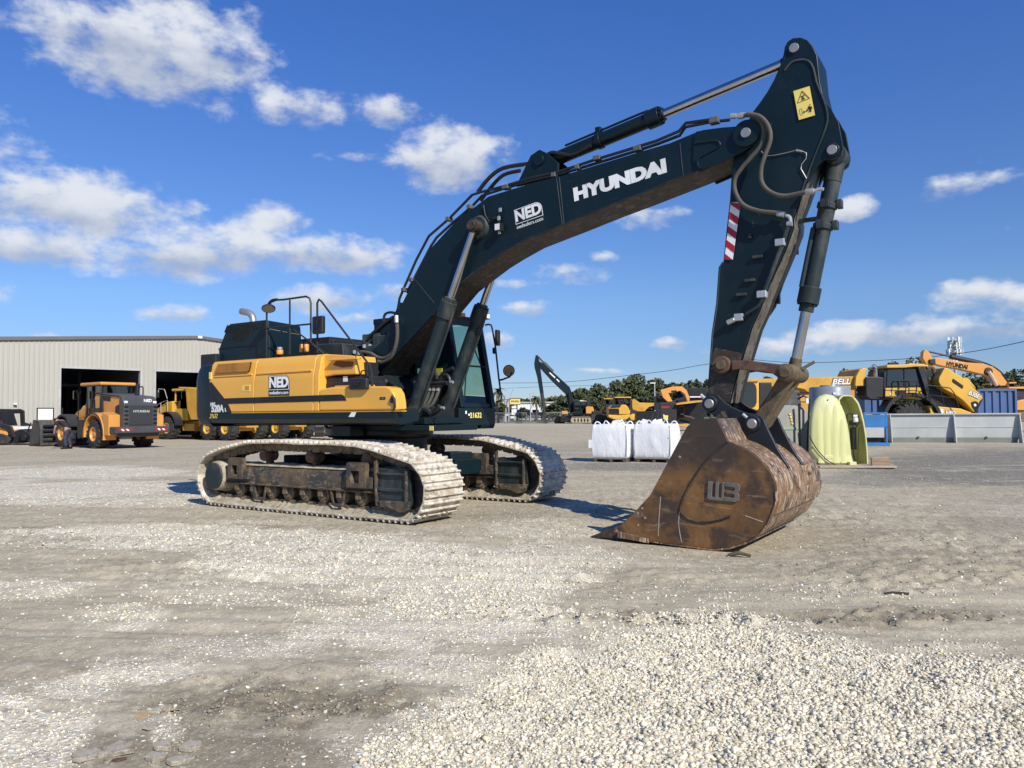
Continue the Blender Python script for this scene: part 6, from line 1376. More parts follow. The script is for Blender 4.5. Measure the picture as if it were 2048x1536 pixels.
for x in (0,.95):
    for y in (0,2.2): wheel(TR,(x,y,.36),.38,.24,greyp,lug=10,side=-1 if y<1 else 1,rr=.6)
m=MB(); m.box(-1.6,3.4,0,2.3,.75,.95); m.box(.5,3.3,-.02,.0,.55,.75); m.build('trailer_bed',black,TR,bev=.02)
m=MB(); m.box(1.55,2.6,-.15,-.02,.66,.72); m.build('side_marker',white,TR)
# ---- far long-reach excavator
LR=PL('long_reach_excavator','distant dark green excavator with a very long thin arm touching the ground','excavator',111,1150)
LR.part('arm',teal,cE,[[(412,120),(425,50),(445,46),(458,95),(472,190),(500,400),(532,692),(514,692),(480,480),(440,250),(416,165)]],-.35,.35)
LR.part('arm_lower_end',rustP,cE,[[(478,400),(497,400),(532,692),(514,692)]],-.37,.37,bev=0)
bo=LR.part('boom',teal,cE,[[(455,105),(500,125),(560,180),(742,345),(762,400),(778,560),(755,600),(735,530),(705,410),(580,290),(465,165)]],-.4,.4)
m=MB(); m.tube(LR.q3(cE,[(447,60),(500,118)],0),.12,n=8); m.tube(LR.q3(cE,[(500,118),(585,205)],0),.24,n=8); m.build('arm_cylinder',black,LR.r)
LR.part('boom_lettering',decal,cE,[[(556,205),(608,252),(604,265),(552,215)],[(622,265),(648,290),(643,302),(617,275)]],-.42,-.40,bo,bev=0)
m=MB(); m.tube(LR.q3(cE,[(735,400),(760,600)],-.6),.2,n=8); m.build('boom_cylinder',teal,LR.r)
c_=LR.part('cab',teal,cE,[[(778,480),(893,474),(896,592),(782,597)]],-1.5,-.2)
LR.part('cab_window',glassD,cE,[[(788,488),(838,486),(840,560),(790,565)],[(848,486),(888,484),(890,540),(850,545)]],-1.56,-1.5,c_,bev=0)
LR.part('cab_roof',white,cE,[[(838,466),(896,474),(896,482),(838,476)]],-1.5,-.1,c_,bev=0)
LR.part('side_cover',orng,cE,[[(862,555),(880,540),(905,525),(958,527),(970,560),(950,592),(862,590)]],-1.5,1.5)
LR.part('engine_deck',black,cE,[[(900,470),(935,480),(940,527),(900,527)],[(740,585),(965,592),(960,606),(745,604)]],-1.3,1.5)
LR.part('tool_box',orng,cE,[[(668,568),(722,566),(725,595),(672,597)]],-.4,.9)
LR.part('frame',blackp,cE,[[(660,618),(800,605),(940,612),(900,680),(660,670)]],-.8,2.2)
for d,pl in ((-1.6,[(752,640),(762,620),(930,616),(948,640),(946,670),(935,684),(765,686),(750,668)]),(2.0,[(598,640),(606,618),(650,618),(700,620),(700,684),(606,686),(598,668)])):
    LR.part('crawler_track',chainm,cE,[pl],d,d+.6)
m=MB()
for i in range(6): a=LR.q(cE,[(775+i*30,655)],-1.62)[0]; m.lathe([(-.03,.35),(0.0,.35)],(a[0],-1.62,a[1]),'y',12)
m.build('track_wheel',mudm,LR.r)
# ---- dozer blade, front-facing truck, others in the far row
BG=PL('dozer_blade','wide rusty dark blade standing left of the front-facing yellow truck','blade',104,1225)
BG.part('blade_plate',rustP,cE,[[(945,600),(1105,600),(1112,640),(1104,686),(950,688),(942,650)]],0,.3); BG.part('blade_frame',black,cE,[[(960,570),(1060,575),(1090,600),(955,602)]],.4,2.5)
def truckfront():
    t=PL('articulated_dump_truck','yellow dump truck facing the camera in the far row with black grille','dump truck',100,1252)
    t.part('engine_bonnet',yel2,cE,[[(1105,540),(1135,512),(1262,508),(1285,530),(1308,575),(1300,600),(1105,602)]],-1.3,1.2,bev=.1)
    t.part('bonnet_top',black,cE,[[(1137,513),(1225,510),(1210,535),(1115,540)]],-1.36,-1.2,bev=.02)
    t.part('front_grille',blackp,cE,[[(1108,545),(1200,545),(1205,595),(1110,598)]],-1.38,-1.3,bev=.03)
    t.part('front_bumper',yel2,cE,[[(1100,602),(1200,608),(1310,600),(1300,625),(1265,650),(1150,645),(1102,625)]],-1.5,.2,bev=.1)
    c=t.part('cab',black,cE,[[(1160,445),(1312,443),(1318,540),(1262,510),(1150,515)]],-.6,1.2,bev=.05)
    t.part('cab_window',glassD,cE,[[(1172,452),(1235,452),(1232,505),(1168,506)],[(1245,452),(1300,452),(1302,515),(1248,505)]],-.68,-.6,c,bev=0)
    t.part('cab_roof',yel2,cE,[[(1165,436),(1310,434),(1318,446),(1162,446)]],-.9,1.3,c)
    t.part('dump_body',yelR,cE,[[(1322,470),(1340,455),(1395,490),(1530,492),(1545,515),(1480,530),(1440,570),(1345,585),(1325,540)]],1.2,4.0,bev=.05)
    for px,dy in ((1330,.2),(1165,.6)):
        a=t.q(cE,[(px,638)],dy)[0]; m=MB(); m.lathe([(-.3,.40),(-.3,.85),(-.2,.95),(.3,.95),(.35,.85),(.35,.4)],(a[0],dy,.95),'y',20); w_=m.build('wheel',rubber,t.r); m=MB(); m.lathe([(-.34,.2),(-.32,.42),(-.2,.42)],(a[0],dy,.95),'y',16); m.build('rim',yel2,w_)
    return t
truckfront()
T4=PL('articulated_dump_truck','second dark cab with wide roof tucked behind the front-facing yellow truck','dump truck',112,1225)
T4.part('cab',black,cE,[[(1070,455),(1165,455),(1165,540),(1080,545)]],0,1.6); T4.part('cab_window',glassD,cE,[[(1082,462),(1110,462),(1110,500),(1084,502)],[(1118,462),(1155,462),(1155,500),(1118,500)]],-.06,0,bev=0)
T4.part('cab_roof',yel2,cE,[[(1062,450),(1165,450),(1165,457),(1062,457)]],-.3,1.8,bev=0)
T4.part('chassis',black,cE,[[(1062,540),(1160,545),(1160,680),(1070,680)]],0,3,bev=0)
T5=PL('log_grapple','small orange grapple arm folded beside the front-facing truck','grapple',103,1210)
T5.part('grapple_jaw',rustR,cE,[[(1042,545),(1062,530),(1085,550),(1100,590),(1085,600),(1050,595)]],-.3,.3); T5.part('grapple_link',orng,cE,[[(1060,555),(1090,565),(1102,580),(1060,575)]],-.35,-.3,bev=0)
BK=PL('loader_bucket','big dark blue-black loader bucket standing right of the front-facing truck','bucket',92,1295)
BK.part('bucket_shell',blackp,cE,[[(1365,585),(1380,570),(1560,568),(1590,600),(1590,685),(1360,686)]],0,1.4,bev=.04); BK.part('bucket_floor',greyp,cE,[[(1355,680),(1395,652),(1400,656),(1375,686)]],-.5,0,bev=0)
YE=PL('folded_boom_excavator','orange excavator with its boom folded over behind the black engine pack','excavator',80,1345)
YE.part('boom',orng,cE,[[(1590,372),(1700,340),(1790,338),(1830,375),(1858,440),(1858,478),(1838,478),(1815,410),(1770,378),(1700,400),(1660,400),(1700,480),(1660,482),(1610,440)]],-.25,.25,bev=.03)
YE.part('boom_bracket',orng,cE,[[(1588,372),(1615,372),(1650,430),(1690,478),(1655,482),(1610,440)]],-.6,-.35,bev=.03)
YE.part('boom_lettering',blackp,cE,[[(1688,378),(1738,374),(1738,392),(1690,396)]],-.28,-.26,bev=0)
c=YE.part('cab',black,cE,[[(1548,428),(1605,425),(1640,480),(1640,560),(1550,560)]],.2,1.6,bev=.04); YE.part('cab_window',glassD,cE,[[(1556,436),(1600,434),(1625,478),(1558,482)]],.15,.2,c,bev=0)
YE.part('upper_body',blackp,cE,[[(1730,470),(1840,430),(1845,355),(2020,352),(2020,620),(1730,620)]],1.2,3.2,bev=.03)
YE.part('deck_edge',white,cE,[[(1860,432),(1985,430),(1985,442),(1860,442)]],.9,1.2,bev=0)
YE.part('crawler_track',chainm,cE,[[(1560,620),(1900,620),(1920,650),(1900,690),(1560,690),(1545,655)]],0,.7,bev=.05)
EP=PL('engine_pack','charcoal engine pack with a rounded corner, red stripe and open raised lid','engine pack',62,1350)
EP.part('housing',black,cF,[[(890,160),(1105,158),(1112,200),(1112,400),(1090,440),(960,460),(940,420),(895,400)]],-.8,.6,bev=.06)
EP.part('red_stripe',simple('dull_red',(.25,.02,.02),.5),cF,[[(912,208),(1018,204),(1020,222),(985,236),(912,234)]],-.83,-.8,bev=0)
EP.part('yellow_plate',decY,cF,[[(938,310),(965,325),(1000,325),(998,385),(960,380),(940,372)]],-.83,-.8,bev=0)
EP.part('open_lid',yelR,cF,[[(1105,178),(1250,150),(1420,130),(1455,140),(1450,150),(1110,190)]],-1.2,1.2,bev=0)
EP.part('engine_block',blackp,cF,[[(1105,190),(1460,150),(1460,420),(1110,440)]],.2,2.,bev=.02)
EP.part('base_beam',yelR,cF,[[(1095,440),(1260,430),(1260,470),(1095,462)]],-.9,.9,bev=0)
m=MB(); m.tube(EP.q3(cF,[(1130,230),(1180,200),(1205,250),(1190,310),(1150,300)],-.2),.05,n=6,sm=3); m.tube(EP.q3(cF,[(1200,330),(1290,350),(1330,370)],-.2),.07,n=6); m.build('engine_hose',rustR,EP.r)
RB=PL('red_container','small red metal container with a leaning lever behind the right white bag','container',56,1312)
m=MB(); a=RB.q(cF,[(830,460)])[0]; m.lathe([(0,.52),(.75,.52),(.76,.46),(.70,.40)],(a[0],0,.0+.05),'z',20); m.build('container_shell',paint('red_paint',(.42,.04,.02),.5,dirt=.3,sc=4),RB.r)
m=MB(); m.tube(RB.q3(cF,[(760,460),(790,370),(808,290)],-.7),.05,n=6); m.build('lever',rustP,RB.r)
# ---- white bulk bags on pallets
bagm,q,b=newmat('woven_bag'); nn=q.noise(q.O,3,5,.6,.5,scl=(1.6,1.6,.5)); q.l(q.mix(q.ramp(nn,.3,.7),(.74,.75,.77),(.84,.85,.86)),b.inputs['Base Color']); b.inputs['Roughness'].default_value=.55
wv=q.noise(q.O,3.2,3,.45,1.6,scl=(1.5,1.5,.55)); fn=q.noise(q.O,90,2,.5); bump(q,b,q.m('ADD',q.m('MULTIPLY',wv,1.),q.m('MULTIPLY',fn,.01)),.5,.028)
def bag(px0,px1,py,rz,h,wd,seed,label):
    root=thing('bulk_bag',label,'bulk bag',(px0,px1,.10),rz,'white bulk bags beside the bucket')
    rr=random.Random(seed); n=14; nz=16; vs=[];fs=[]
    ring_=[]
    for i in range(4*n):
        s,t=divmod(i,n); u=t/n*2-1
        x,y=[(u,-1),(1,u),(-u,1),(-1,-u)][s]; ring_.append((x,y))
    for j in range(nz+1):
        z=j/nz; bul=1+.05*math.sin(PI*min(1,z*1.05))-.03*(1-z)
        top=max(0,(z-.9)/.1); bot=max(0,(.08-z)/.08)
        for (x,y) in ring_:
            m=max(abs(x),abs(y)); rd=(x*x+y*y)**.5; k=1-.08*max(0,rd-1.0)*1.2
            f=bul*k*(1-.05*top-.06*bot)
            dn=.022*mnoise.noise(Vector((x*2.5+seed,y*2.5,z*2)))+.010*mnoise.noise(Vector((x*5+seed+z*2,y*5,z*1.2)))
            vs.append((x*wd/2*(f+dn),y*wd/2*(f+dn),z*h+.02*mnoise.noise(Vector((x*3,y*3,seed)))*(1 if z>.9 else 0)))
    N=4*n
    for j in range(nz):
        for i in range(N): fs.append((j*N+i,j*N+(i+1)%N,(j+1)*N+(i+1)%N,(j+1)*N+i))
    vs.append((0,0,h*1.0+.02)); k=len(vs)-1
    for i in range(N): fs.append((nz*N+i,nz*N+(i+1)%N,k))
    fs.append(tuple(range(N)))
    m=MB(); m.add(vs,fs); m.build('bag_body',bagm,root,ang=70)
    for sx,sy in ((-1,-1),(1,-1),(1,1),(-1,1)):
        m=MB(); x,y=sx*wd*.44,sy*wd*.44
        m.tube([(x,y*.99,h*.80),(x,y,h*.97),(x-sx*.07,y-sy*.02,h+.09+rr.uniform(-.02,.04)),(x-sx*.17,y-sy*.04,h+.04),(x-sx*.2,y,h*.98)],.020,n=5,sm=3); m.build('lifting_loop',bagm,root)
    for sx in (-1,1):
        m=MB(); m.tube([(sx*wd*.485,-wd*.485,.03),(sx*wd*.505,-wd*.505,h*.5),(sx*wd*.475,-wd*.475,h*.97)],.010,n=5,sm=3); m.build('corner_seam',simple('grey_seam',(.25,.26,.28),.8) if 'grey_seam' not in MATS else MATS['grey_seam'],root)
    m=MB(); 
    for k in range(3):
        x0,y0=rr.uniform(-.25,.15)*wd,rr.uniform(-.3,.2)*wd; a=rr.uniform(0,3)
        m.add([(x0,y0,h),(x0+.28*math.cos(a),y0+.28*math.sin(a),h+.02),(x0+.2*math.cos(a)+.05,y0+.2*math.sin(a),h+.16),(x0+.03,y0+.05,h+.11)],[(0,1,2,3)])
    m.build('top_flap',bagm,root,norm=False)
    return root
def pallet(root):
    g=root.location; p=thing('pallet',{0:'dark worn wooden pallet under the left bag',1:'dark worn wooden pallet under the right bag'}[pallet.k],'pallet',(g.x,g.y,0),root.rotation_euler[2],'pallets under the white bags'); pallet.k+=1
    wdm=paint('old_pallet_wood',(.10,.075,.05),.85,dirt=.3,sc=6,top=.3) if 'old_pallet_wood' not in MATS else MATS['old_pallet_wood']
    for i in range(5): m=MB(); m.box(-.52,.52,-.5+i*.235,-.5+i*.235+.10,.075,.095); m.build('deck_board',wdm,p)
    for x in (-.5,0,.42): m=MB(); m.box(x,x+.08,-.5,.5,.0,.075); m.build('bearer',wdm,p)
pallet.k=0
b1=bag(3.17,24.05,926,math.radians(-24),1.04,1.10,3,'white woven bulk bag on the left, standing alone nearest the tracks'); pallet(b1)
b2=bag(4.47,23.8,929,math.radians(-28),1.05,1.14,8,'white woven bulk bag on the right, partly behind the bucket edge'); pallet(b2)
tgm=MB(); tgm.cbox((-.60,-.56,.45),(.10,.01,.25)); tgm.build('bag_tag',decal,b1)
# ---- fluid dispenser cabinet, tanks
dispm=paint('pale_lime_plastic',(.60,.60,.27),.42,dirt=.45,sc=1.2,top=0,dcol=(.50,.52,.38),bmp=.05,var=.05)
DS=PL('fluid_dispenser_cabinet','tall pale lime plastic clamshell cabinet standing open with a pump and hoses','dispenser',21.1,1662)
fr_=[(556,1150),(556,900),(562,720),(580,580),(605,490),(640,420),(700,362),(790,334),(880,350),(945,400),(1000,495),(1045,600),(1085,760),(1110,900),(1125,1050),(1138,1200),(1160,1280),(1165,1335),(700,1335)]
m=MB(); pl=DS.q(cG,fr_,-.25); cx=sum(p[0] for p in pl)/len(pl); cz=sum(p[1] for p in pl)/len(pl)
sh=lambda f:[(cx+(p[0]-cx)*f,cz+(p[1]-cz)*f) for p in pl]
n=len(pl); L1=[(sh(1.),-.18),(sh(1.),-.22),(sh(.97),-.27),(sh(.90),-.31)]
vs=[];fs=[]
for P__,y in L1: vs+=[(a,y,b) for a,b in P__]
for j in range(3):
    for i in range(n): fs.append((j*n+i,j*n+(i+1)%n,(j+1)*n+(i+1)%n,(j+1)*n+i))
fs+=[tuple(range(n)),tuple(range(3*n,4*n))]; m.add(vs,fs); s1=m.build('front_shell',dispm,DS.r,ang=50)
for x0,t_ in ((690,480),(790,430),(900,440),(1000,650)):
    m=MB(); a=DS.q(cG,[(x0,t_),(x0+30,1300)],-.31); w_=.085
    prof=[]
    k=8; top,bt_=a[0],a[1]
    vs=[];fs=[]
    for p in (bt_,(bt_[0]*.3+top[0]*.7,bt_[1]*.15+top[1]*.85),top):
        sc_=1 if p is not top else .35
        for i in range(k+1): t=PI*i/k; vs.append((p[0]-math.cos(t)*w_*sc_,-.300-math.sin(t)*.018*sc_,p[1]))
    for j in range(2):
        for i in range(k): fs.append((j*(k+1)+i,j*(k+1)+i+1,(j+1)*(k+1)+i+1,(j+1)*(k+1)+i))
    m.add(vs,fs).build('shell_rib',dispm,s1,ang=70)
bs_=[(1010,1330),(985,900),(975,600),(955,400),(1000,352),(1070,346),(1130,358),(1190,395),(1235,455),(1275,570),(1310,720),(1340,900),(1358,1100),(1370,1325)]
pl=DS.q(cG,bs_,.0); pin=[(p[0]*1+(-.03 if i>6 else .03),p[1]-.035 if 0<i<13 else p[1]) for i,p in enumerate(pl)]
m=MB(); n=len(pl); vs=[(a,-.02,b) for a,b in pl]+[(a,.62,b) for a,b in pl]+[(a,-.02,b) for a,b in pin]+[(a,.60,b) for a,b in pin]; fs=[]
for i in range(n-1): fs+=[(i,i+1,n+i+1,n+i),(2*n+i,3*n+i,3*n+i+1,2*n+i+1),(i,2*n+i,2*n+i+1,i+1)]
fs.append(tuple(range(n,2*n))); fs.append(tuple(range(3*n,4*n))); m.add(vs,fs); m.build('rear_shell',dispm,DS.r,ang=50)
m=MB(); m.cyl(*DS.q3(cG,[(1165,1110),(1160,800)],.15),.085,n=16); m.cbox(DS.q3(cG,[(1155,740)],.12)[0],(.16,.16,.14)); m.build('pump_column',blackp,DS.r,bev=.01)
m=MB(); a=DS.q3(cG,[(1190,690)],.05)[0]; m.lathe([(-.09,.05),(-.06,.09),(.03,.09),(.06,.06)],a,'z',16); m.cbox(DS.q3(cG,[(1185,640)],.0)[0],(.12,.08,.06)); m.build('filter_bowl',white,DS.r,bev=.01)
m=MB(); m.tube(DS.q3(cG,[(1080,780),(1075,650),(1100,610),(1160,615),(1230,640),(1240,740),(1200,800)],-.02),.018,n=7,sm=3); m.tube(DS.q3(cG,[(1150,620),(1155,850),(1145,1050)],-.02),.014,n=6,sm=3)
m.tube(DS.q3(cG,[(1160,900),(1165,1150),(1190,1260),(1250,1320),(1350,1345),(1440,1355)],-.05),.020,n=7,sm=4); m.tube(DS.q3(cG,[(1170,1310),(1250,1345),(1350,1330),(1430,1350)],-.15),.016,n=7,sm=4)
m.tube(DS.q3(cG,[(553,920),(600,1020),(690,1150),(800,1260),(930,1335)],-.36),.013,n=6,sm=4); m.tube(DS.q3(cG,[(1245,800),(1235,1000),(1225,1250)],-.02),.010,n=6); m.build('dispenser_hose',hoseb,DS.r)
m=MB(); m.lathe([(-.01,.02),(0,.02)],DS.q3(cG,[(806,418)],-.315)[0],'y',10); m.build('lock_hole',blackp,DS.r)
m=MB(); a=DS.q(cG,[(760,1240),(880,1190)],-.32); m.box(a[0][0],a[1][0],-.325,-.30,a[0][1],a[1][1]); m.build('moulded_label',dispm,DS.r,bev=.01)
m=MB(); a=DS.q(cG,[(1100,1362),(1195,1280)],-.35); m.box(a[0][0],a[1][0],-.42,-.2,a[0][1],a[1][1]); m.build('door_foot',dispm,DS.r,bev=.01)
PB=PL('wooden_base_board','pale plywood base boards lying under the lime cabinet','board',20.7,1700)
woodm=paint('pale_plywood',(.40,.33,.25),.8,dirt=.3,sc=3,top=.2,dcol=(.25,.21,.17))
m=MB(); m.plan([(-1.0,-.4),(.95,-.55),(1.25,.35),(-.9,.55)],.015,.06); m.build('base_sheet',woodm,PB.r,bev=.004)
BX=PL('slatted_wood_ramp','small brown slatted wooden ramp piece on the right end of the base boards','ramp',20.4,1763)
m=MB(); m.prism(BX.q(cG,[(1422,1225),(1660,1220),(1700,1400),(1468,1412),(1430,1320)],0),0,.10); bo_=m.build('ramp_panel',paint('brown_board',(.42,.30,.19),.75,dirt=.25,sc=4,top=0,dcol=(.28,.18,.11)),BX.r,bev=.006)
for i in range(9):
    y=1240+i*19; m=MB(); a,b=BX.q3(cG,[(1430+i*3,y),(1662+i*4.2,y-3)],-.004); m.tube([a,b],.006,n=5); m.build('board_groove',rustR,bo_)
VT=PL('vertical_storage_tank','blue-grey upright round tank with a flat lid behind the lime cabinet','tank',24.5,1660)
tankm=paint('blue_grey_poly',(.22,.25,.29),.4,dirt=.15,sc=1,top=.3,dcol=(.35,.35,.34),bmp=.02,var=.05)
m=MB(); m.lathe([(0,.60),(.02,.615),(2.22,.615),(2.27,.58),(2.28,.3),(2.33,.28),(2.34,.02)],(0,0,0),'z',40); m.build('tank_shell',tankm,VT.r)
m=MB(); m.cbox((-.1,-.62,2.05),(.09,.02,.06)); m.build('tank_label',decal,VT.r)
HT=PL('horizontal_tank','beige-grey tank with a curved end, green band and black straps behind the bucket link','tank',23.0,1560)
m=MB(); m.lathe([(-.80,.5),(-.78,.78),(-.72,.83),(.7,.83),(.76,.78),(.80,.5)],(.05,0,.86),'y',40); m.build('tank_shell',paint('beige_tank',(.33,.33,.29),.5,dirt=.3,sc=1.5,top=.2,dcol=(.25,.24,.2)),HT.r)
m=MB(); m.box(-.55,.55,-.82,-.80,.98,1.05); m.build('green_band',simple('pale_green',(.25,.42,.30),.5),HT.r)
for i in range(4): m=MB(); m.box(-.02+i*.02,.03+i*.02,-.83,-.81,1.40-i*.09,1.45-i*.09); m.build('hazard_sticker',decY,HT.r)
m=MB(); m.tube([(.22,-.95,.3),(.22,-.95,1.7)],.03,n=6); m.tube([(.42,-.95,.2),(.52,-.95,1.85),(.35,-.95,1.95),(.2,-.9,1.85)],.03,n=6); m.build('nozzle_hose',blackp,HT.r)
m=MB(); m.cbox((.45,-.95,1.8),(.08,.06,.16)); m.build('nozzle',white,HT.r,bev=.01)
m=MB(); m.box(-.5,.6,-.7,.7,0,.12); m.build('tank_cradle',black,HT.r)
# ---- machine with yellow cab behind the arm
YC=PL('yellow_cab_machine','parked machine with a yellow framed dark cab seen between the arm and the link','machine',31,1510)
c=YC.part('cab',yel,cN,[[(820,600),(1060,620),(1062,1080),(1040,1085),(800,1000)]],0,1.4,bev=.03)
YC.part('cab_window',glassD,cN,[[(820,655),(960,655),(1010,690),(1025,760),(1025,960),(1000,1020),(950,1045),(780,950),(760,700)]],-.03,.0,c,bev=0)
YC.part('cab_roof',yelR,cN,[[(840,598),(1050,612),(1062,632),(830,640)]],-.1,1.5,c,bev=0)
YC.part('engine_housing',black,cN,[[(1062,650),(1260,650),(1260,1000),(1062,1080)]],.1,1.5,bev=.04)
YC.part('rear_cover',paint('warm_grey_cover',(.055,.055,.055),.6,dirt=.3,sc=2),cN,[[(1500,790),(1690,770),(1700,850),(1720,1120),(1400,1130),(1460,900)]],.2,1.2,bev=.05)
YC.part('machine_base',blackp,cN,[[(700,1000),(1820,1120),(1820,1300),(700,1300)]],.3,1.6,bev=.03)
m=MB(); m.tube(YC.q3(cN,[(1690,800),(1850,805)],.1),.03,n=6); m.tube(YC.q3(cN,[(1700,950),(1840,955)],.1),.02,n=6); m.build('guard_rail',black,YC.r)
YC.part('side_plate',yelR,cN,[[(1690,850),(1840,840),(1840,1100),(1720,1100)]],.9,1.1,bev=0)
# ---- articulated truck with raised bonnet (right)
BT=PL('articulated_dump_truck','yellow dump truck with its engine bonnet tilted forward behind the grey steel trough','dump truck',41,1800)
BT.part('dump_body',yelR,cJ,[[(110,270),(330,268),(480,262),(880,252),(905,205),(935,193),(965,205),(948,225),(940,320),(870,325),(870,400),(800,430),(600,420),(520,345),(450,330),(330,330),(120,300)]],-.2,2.4,bev=.04)
m=MB(); m.prism(BT.q(cJ,[(878,255),(905,205),(935,194),(962,203),(945,230),(940,320),(872,322)],-.45),-.45,-.2); m.build('body_canopy',yel2,BT.r,bev=.04)
def onplane(T,txt,c,p0,p1,size,mat,y,bold,shear=0.,parent=None,name='lettering',sx=1.):
    a=T.q(c,[p0],y)[0]; b=T.q(c,[p1],y)[0]; an=math.atan2(b[1]-a[1],b[0]-a[0])
    w_=math.hypot(b[0]-a[0],b[1]-a[1]); c0=Vector(((a[0]+b[0])/2,y,(a[1]+b[1])/2)); ux=Vector((math.cos(an),0,math.sin(an)))
    o=textobj(name,txt,size,mat,parent or T.r,nearM(c0.x,y,c0.z,an),bold=bold,shear=shear,sx=1.)
    q=[(v.co-c0).dot(ux) for v in o.data.vertices]; k=w_*sx/(max(q)-min(q))
    for v,t in zip(o.data.vertices,q): v.co+=ux*(t*(k-1))
    return o
onplane(BT,'BELL',cG,(858,170),(1125,165),.46,blackp,-.22,.07,.25,name='maker_shadow',sx=1.06)
onplane(BT,'BELL',cG,(862,168),(1120,163),.42,decal,-.235,.03,.25,name='maker_lettering',sx=.98)
BT.part('muffler_box',black,cR,[[(185,560),(215,548),(335,548),(400,560),(395,800),(330,820),(235,815),(190,780)]],-.6,.5,bev=.05)
m=MB(); m.tube(BT.q3(cR,[(310,560),(305,470),(290,440),(265,425)],-.1),.13,n=12,sm=3); m.build('exhaust_stack',chrome,BT.r)
cb2=BT.part('cab',paint('cab_frame_navy',(.012,.016,.024),.45,dirt=.1,sc=2,top=.1),cR,[[(400,470),(435,445),(800,435),(860,480),(925,800),(850,820),(410,820),(395,700)]],-.55,1.3,bev=.04)
BT.part('cab_window',glassD,cR,[[(442,468),(620,462),(625,660),(432,665)],[(640,462),(770,458),(815,655),(640,660)]],-.60,-.55,cb2,bev=0)
BT.part('cab_roof',yel2,cR,[[(432,420),(450,408),(640,405),(700,396),(860,398),(925,415),(920,432),(770,432),(640,445),(435,447)]],-.75,1.45,cb2,bev=.04)
BT.part('door_panel',yel2,cR,[[(418,685),(585,680),(830,678),(862,800),(840,822),(415,790)]],-.64,-.56,bev=.02)
BT.part('door_recess',blackp,cR,[[(528,722),(560,714),(655,716),(655,780),(560,775),(535,760)]],-.66,-.63,bev=.01)
BT.part('door_label',decal,cR,[[(470,740),(493,740),(493,762),(470,762)]],-.66,-.64,bev=0)
BT.part('front_pillar',BT and MATS['cab_frame_navy'],cR,[[(800,440),(850,420),(880,440),(920,640),(950,840),(925,850),(870,650)]],-.75,-.4,bev=.03)
BT.part('engine_block',blackp,cR,[[(905,660),(1000,640),(1090,660),(1260,840),(1410,950),(1390,975),(930,900)]],-.2,1.0,bev=.03)
hd3=BT.part('engine_bonnet',yel2,cR,[[(1115,440),(1140,445),(1230,500),(1340,565),(1555,770),(1568,805),(1490,970),(1465,975),(1330,830),(1245,770),(1080,680),(1045,610),(1050,560)]],-.75,1.0,bev=.06)
BT.part('bonnet_vent',blackp,cR,[[(1215,572),(1335,655),(1328,690),(1215,615),(1205,590)]],-.78,-.75,hd3,bev=0)
BT.part('bonnet_nose',blackp,cR,[[(1568,805),(1490,970),(1465,980),(1475,960),(1540,830)]],-.80,1.05,hd3,bev=0)
BT.part('headlamp_pod',blackp,cR,[[(1430,850),(1470,835),(1510,850),(1515,890),(1478,955),(1440,900)]],-.79,-.75,hd3,bev=.01)
m=MB(); m.lathe([(-.03,.06),(0,.08)],BT.q3(cR,[(1470,885)],-.80)[0],'y',14); m.build('headlight',lens,hd3)
BT.part('bonnet_far_side',yel2,cR,[[(1330,562),(1385,560),(1460,655),(1480,690),(1440,660),(1340,575)]],.95,1.0,hd3,bev=0)
onplane(BT,'B30E',cR,(1395,735),(1520,790),.36,blackp,-.765,.05,.1,name='model_shadow',parent=hd3)
onplane(BT,'B30E',cR,(1398,735),(1520,789),.32,decal,-.78,.02,.1,name='model_lettering',parent=hd3)
BT.part('front_chassis',yel2,cR,[[(925,885),(1100,905),(1310,925),(1440,975),(1440,1100),(930,1100),(945,960)]],-.7,1.0,bev=.05)
BT.part('chassis_recess',blackp,cR,[[(968,905),(1025,915),(1040,950),(1010,975),(980,960)]],-.73,-.7,bev=0)
BT.part('chassis_label',decal,cR,[[(1045,925),(1100,930),(1100,985),(1045,980)]],-.73,-.7,bev=0)
onplane(BT,'NED',cR,(1130,975),(1240,978),.30,blackp,-.725,.05,name='dealer_shadow'); onplane(BT,'NED',cR,(1130,975),(1240,978),.27,decal,-.74,.03,name='dealer_lettering')
a=BT.q(cR,[(715,1190)],-.6)[0]; wheel(BT.r,(a[0],-.35,.93),.94,.66,yel2,lug=20,side=-1,rr=.46); wheel(BT.r,(a[0],1.3,.93),.94,.66,yel2,lug=20,side=1,rr=.46)
for dx in (-5.2,-7.1): wheel(BT.r,(a[0]+dx,-.35,.93),.94,.66,yel2,lug=20,side=-1,rr=.46)
m=MB(); arc=[(a[0]+1.37*math.cos(t),1.+1.27*math.sin(t)) for t in [math.radians(v) for v in range(10,171,12)]]; m.prism(arc+[(a[0]+(p[0]-a[0])*1.14,1.+(p[1]-1.)*1.14) for p in arc[::-1]],-.85,.0); m.build('wheel_arch',black,BT.r,bev=.02)
m=MB(); m.box(a[0]-8.5,a[0]+1.,.1,.9,.9,1.4); m.build('chassis',yelR,BT.r)
m=MB()
m.tube(BT.q3(cR,[(575,700),(580,620),(600,598),(780,600),(790,625),(770,790)],-1.0),.03,n=6); m.tube(BT.q3(cR,[(655,600),(655,790)],-1.0),.025,n=6); m.tube(BT.q3(cR,[(420,710),(580,712),(800,715),(850,770)],-1.0),.022,n=6)
m.tube(BT.q3(cR,[(905,665),(915,650),(1050,665),(1180,685),(1225,740),(1280,905)],-1.0),.03,n=6); m.tube(BT.q3(cR,[(1055,665),(1110,890)],-1.0),.03,n=6); m.tube(BT.q3(cR,[(905,665),(950,865)],-1.0),.03,n=6); m.tube(BT.q3(cR,[(930,765),(1240,800)],-1.0),.02,n=6); m.build('hand_rail',black,BT.r)
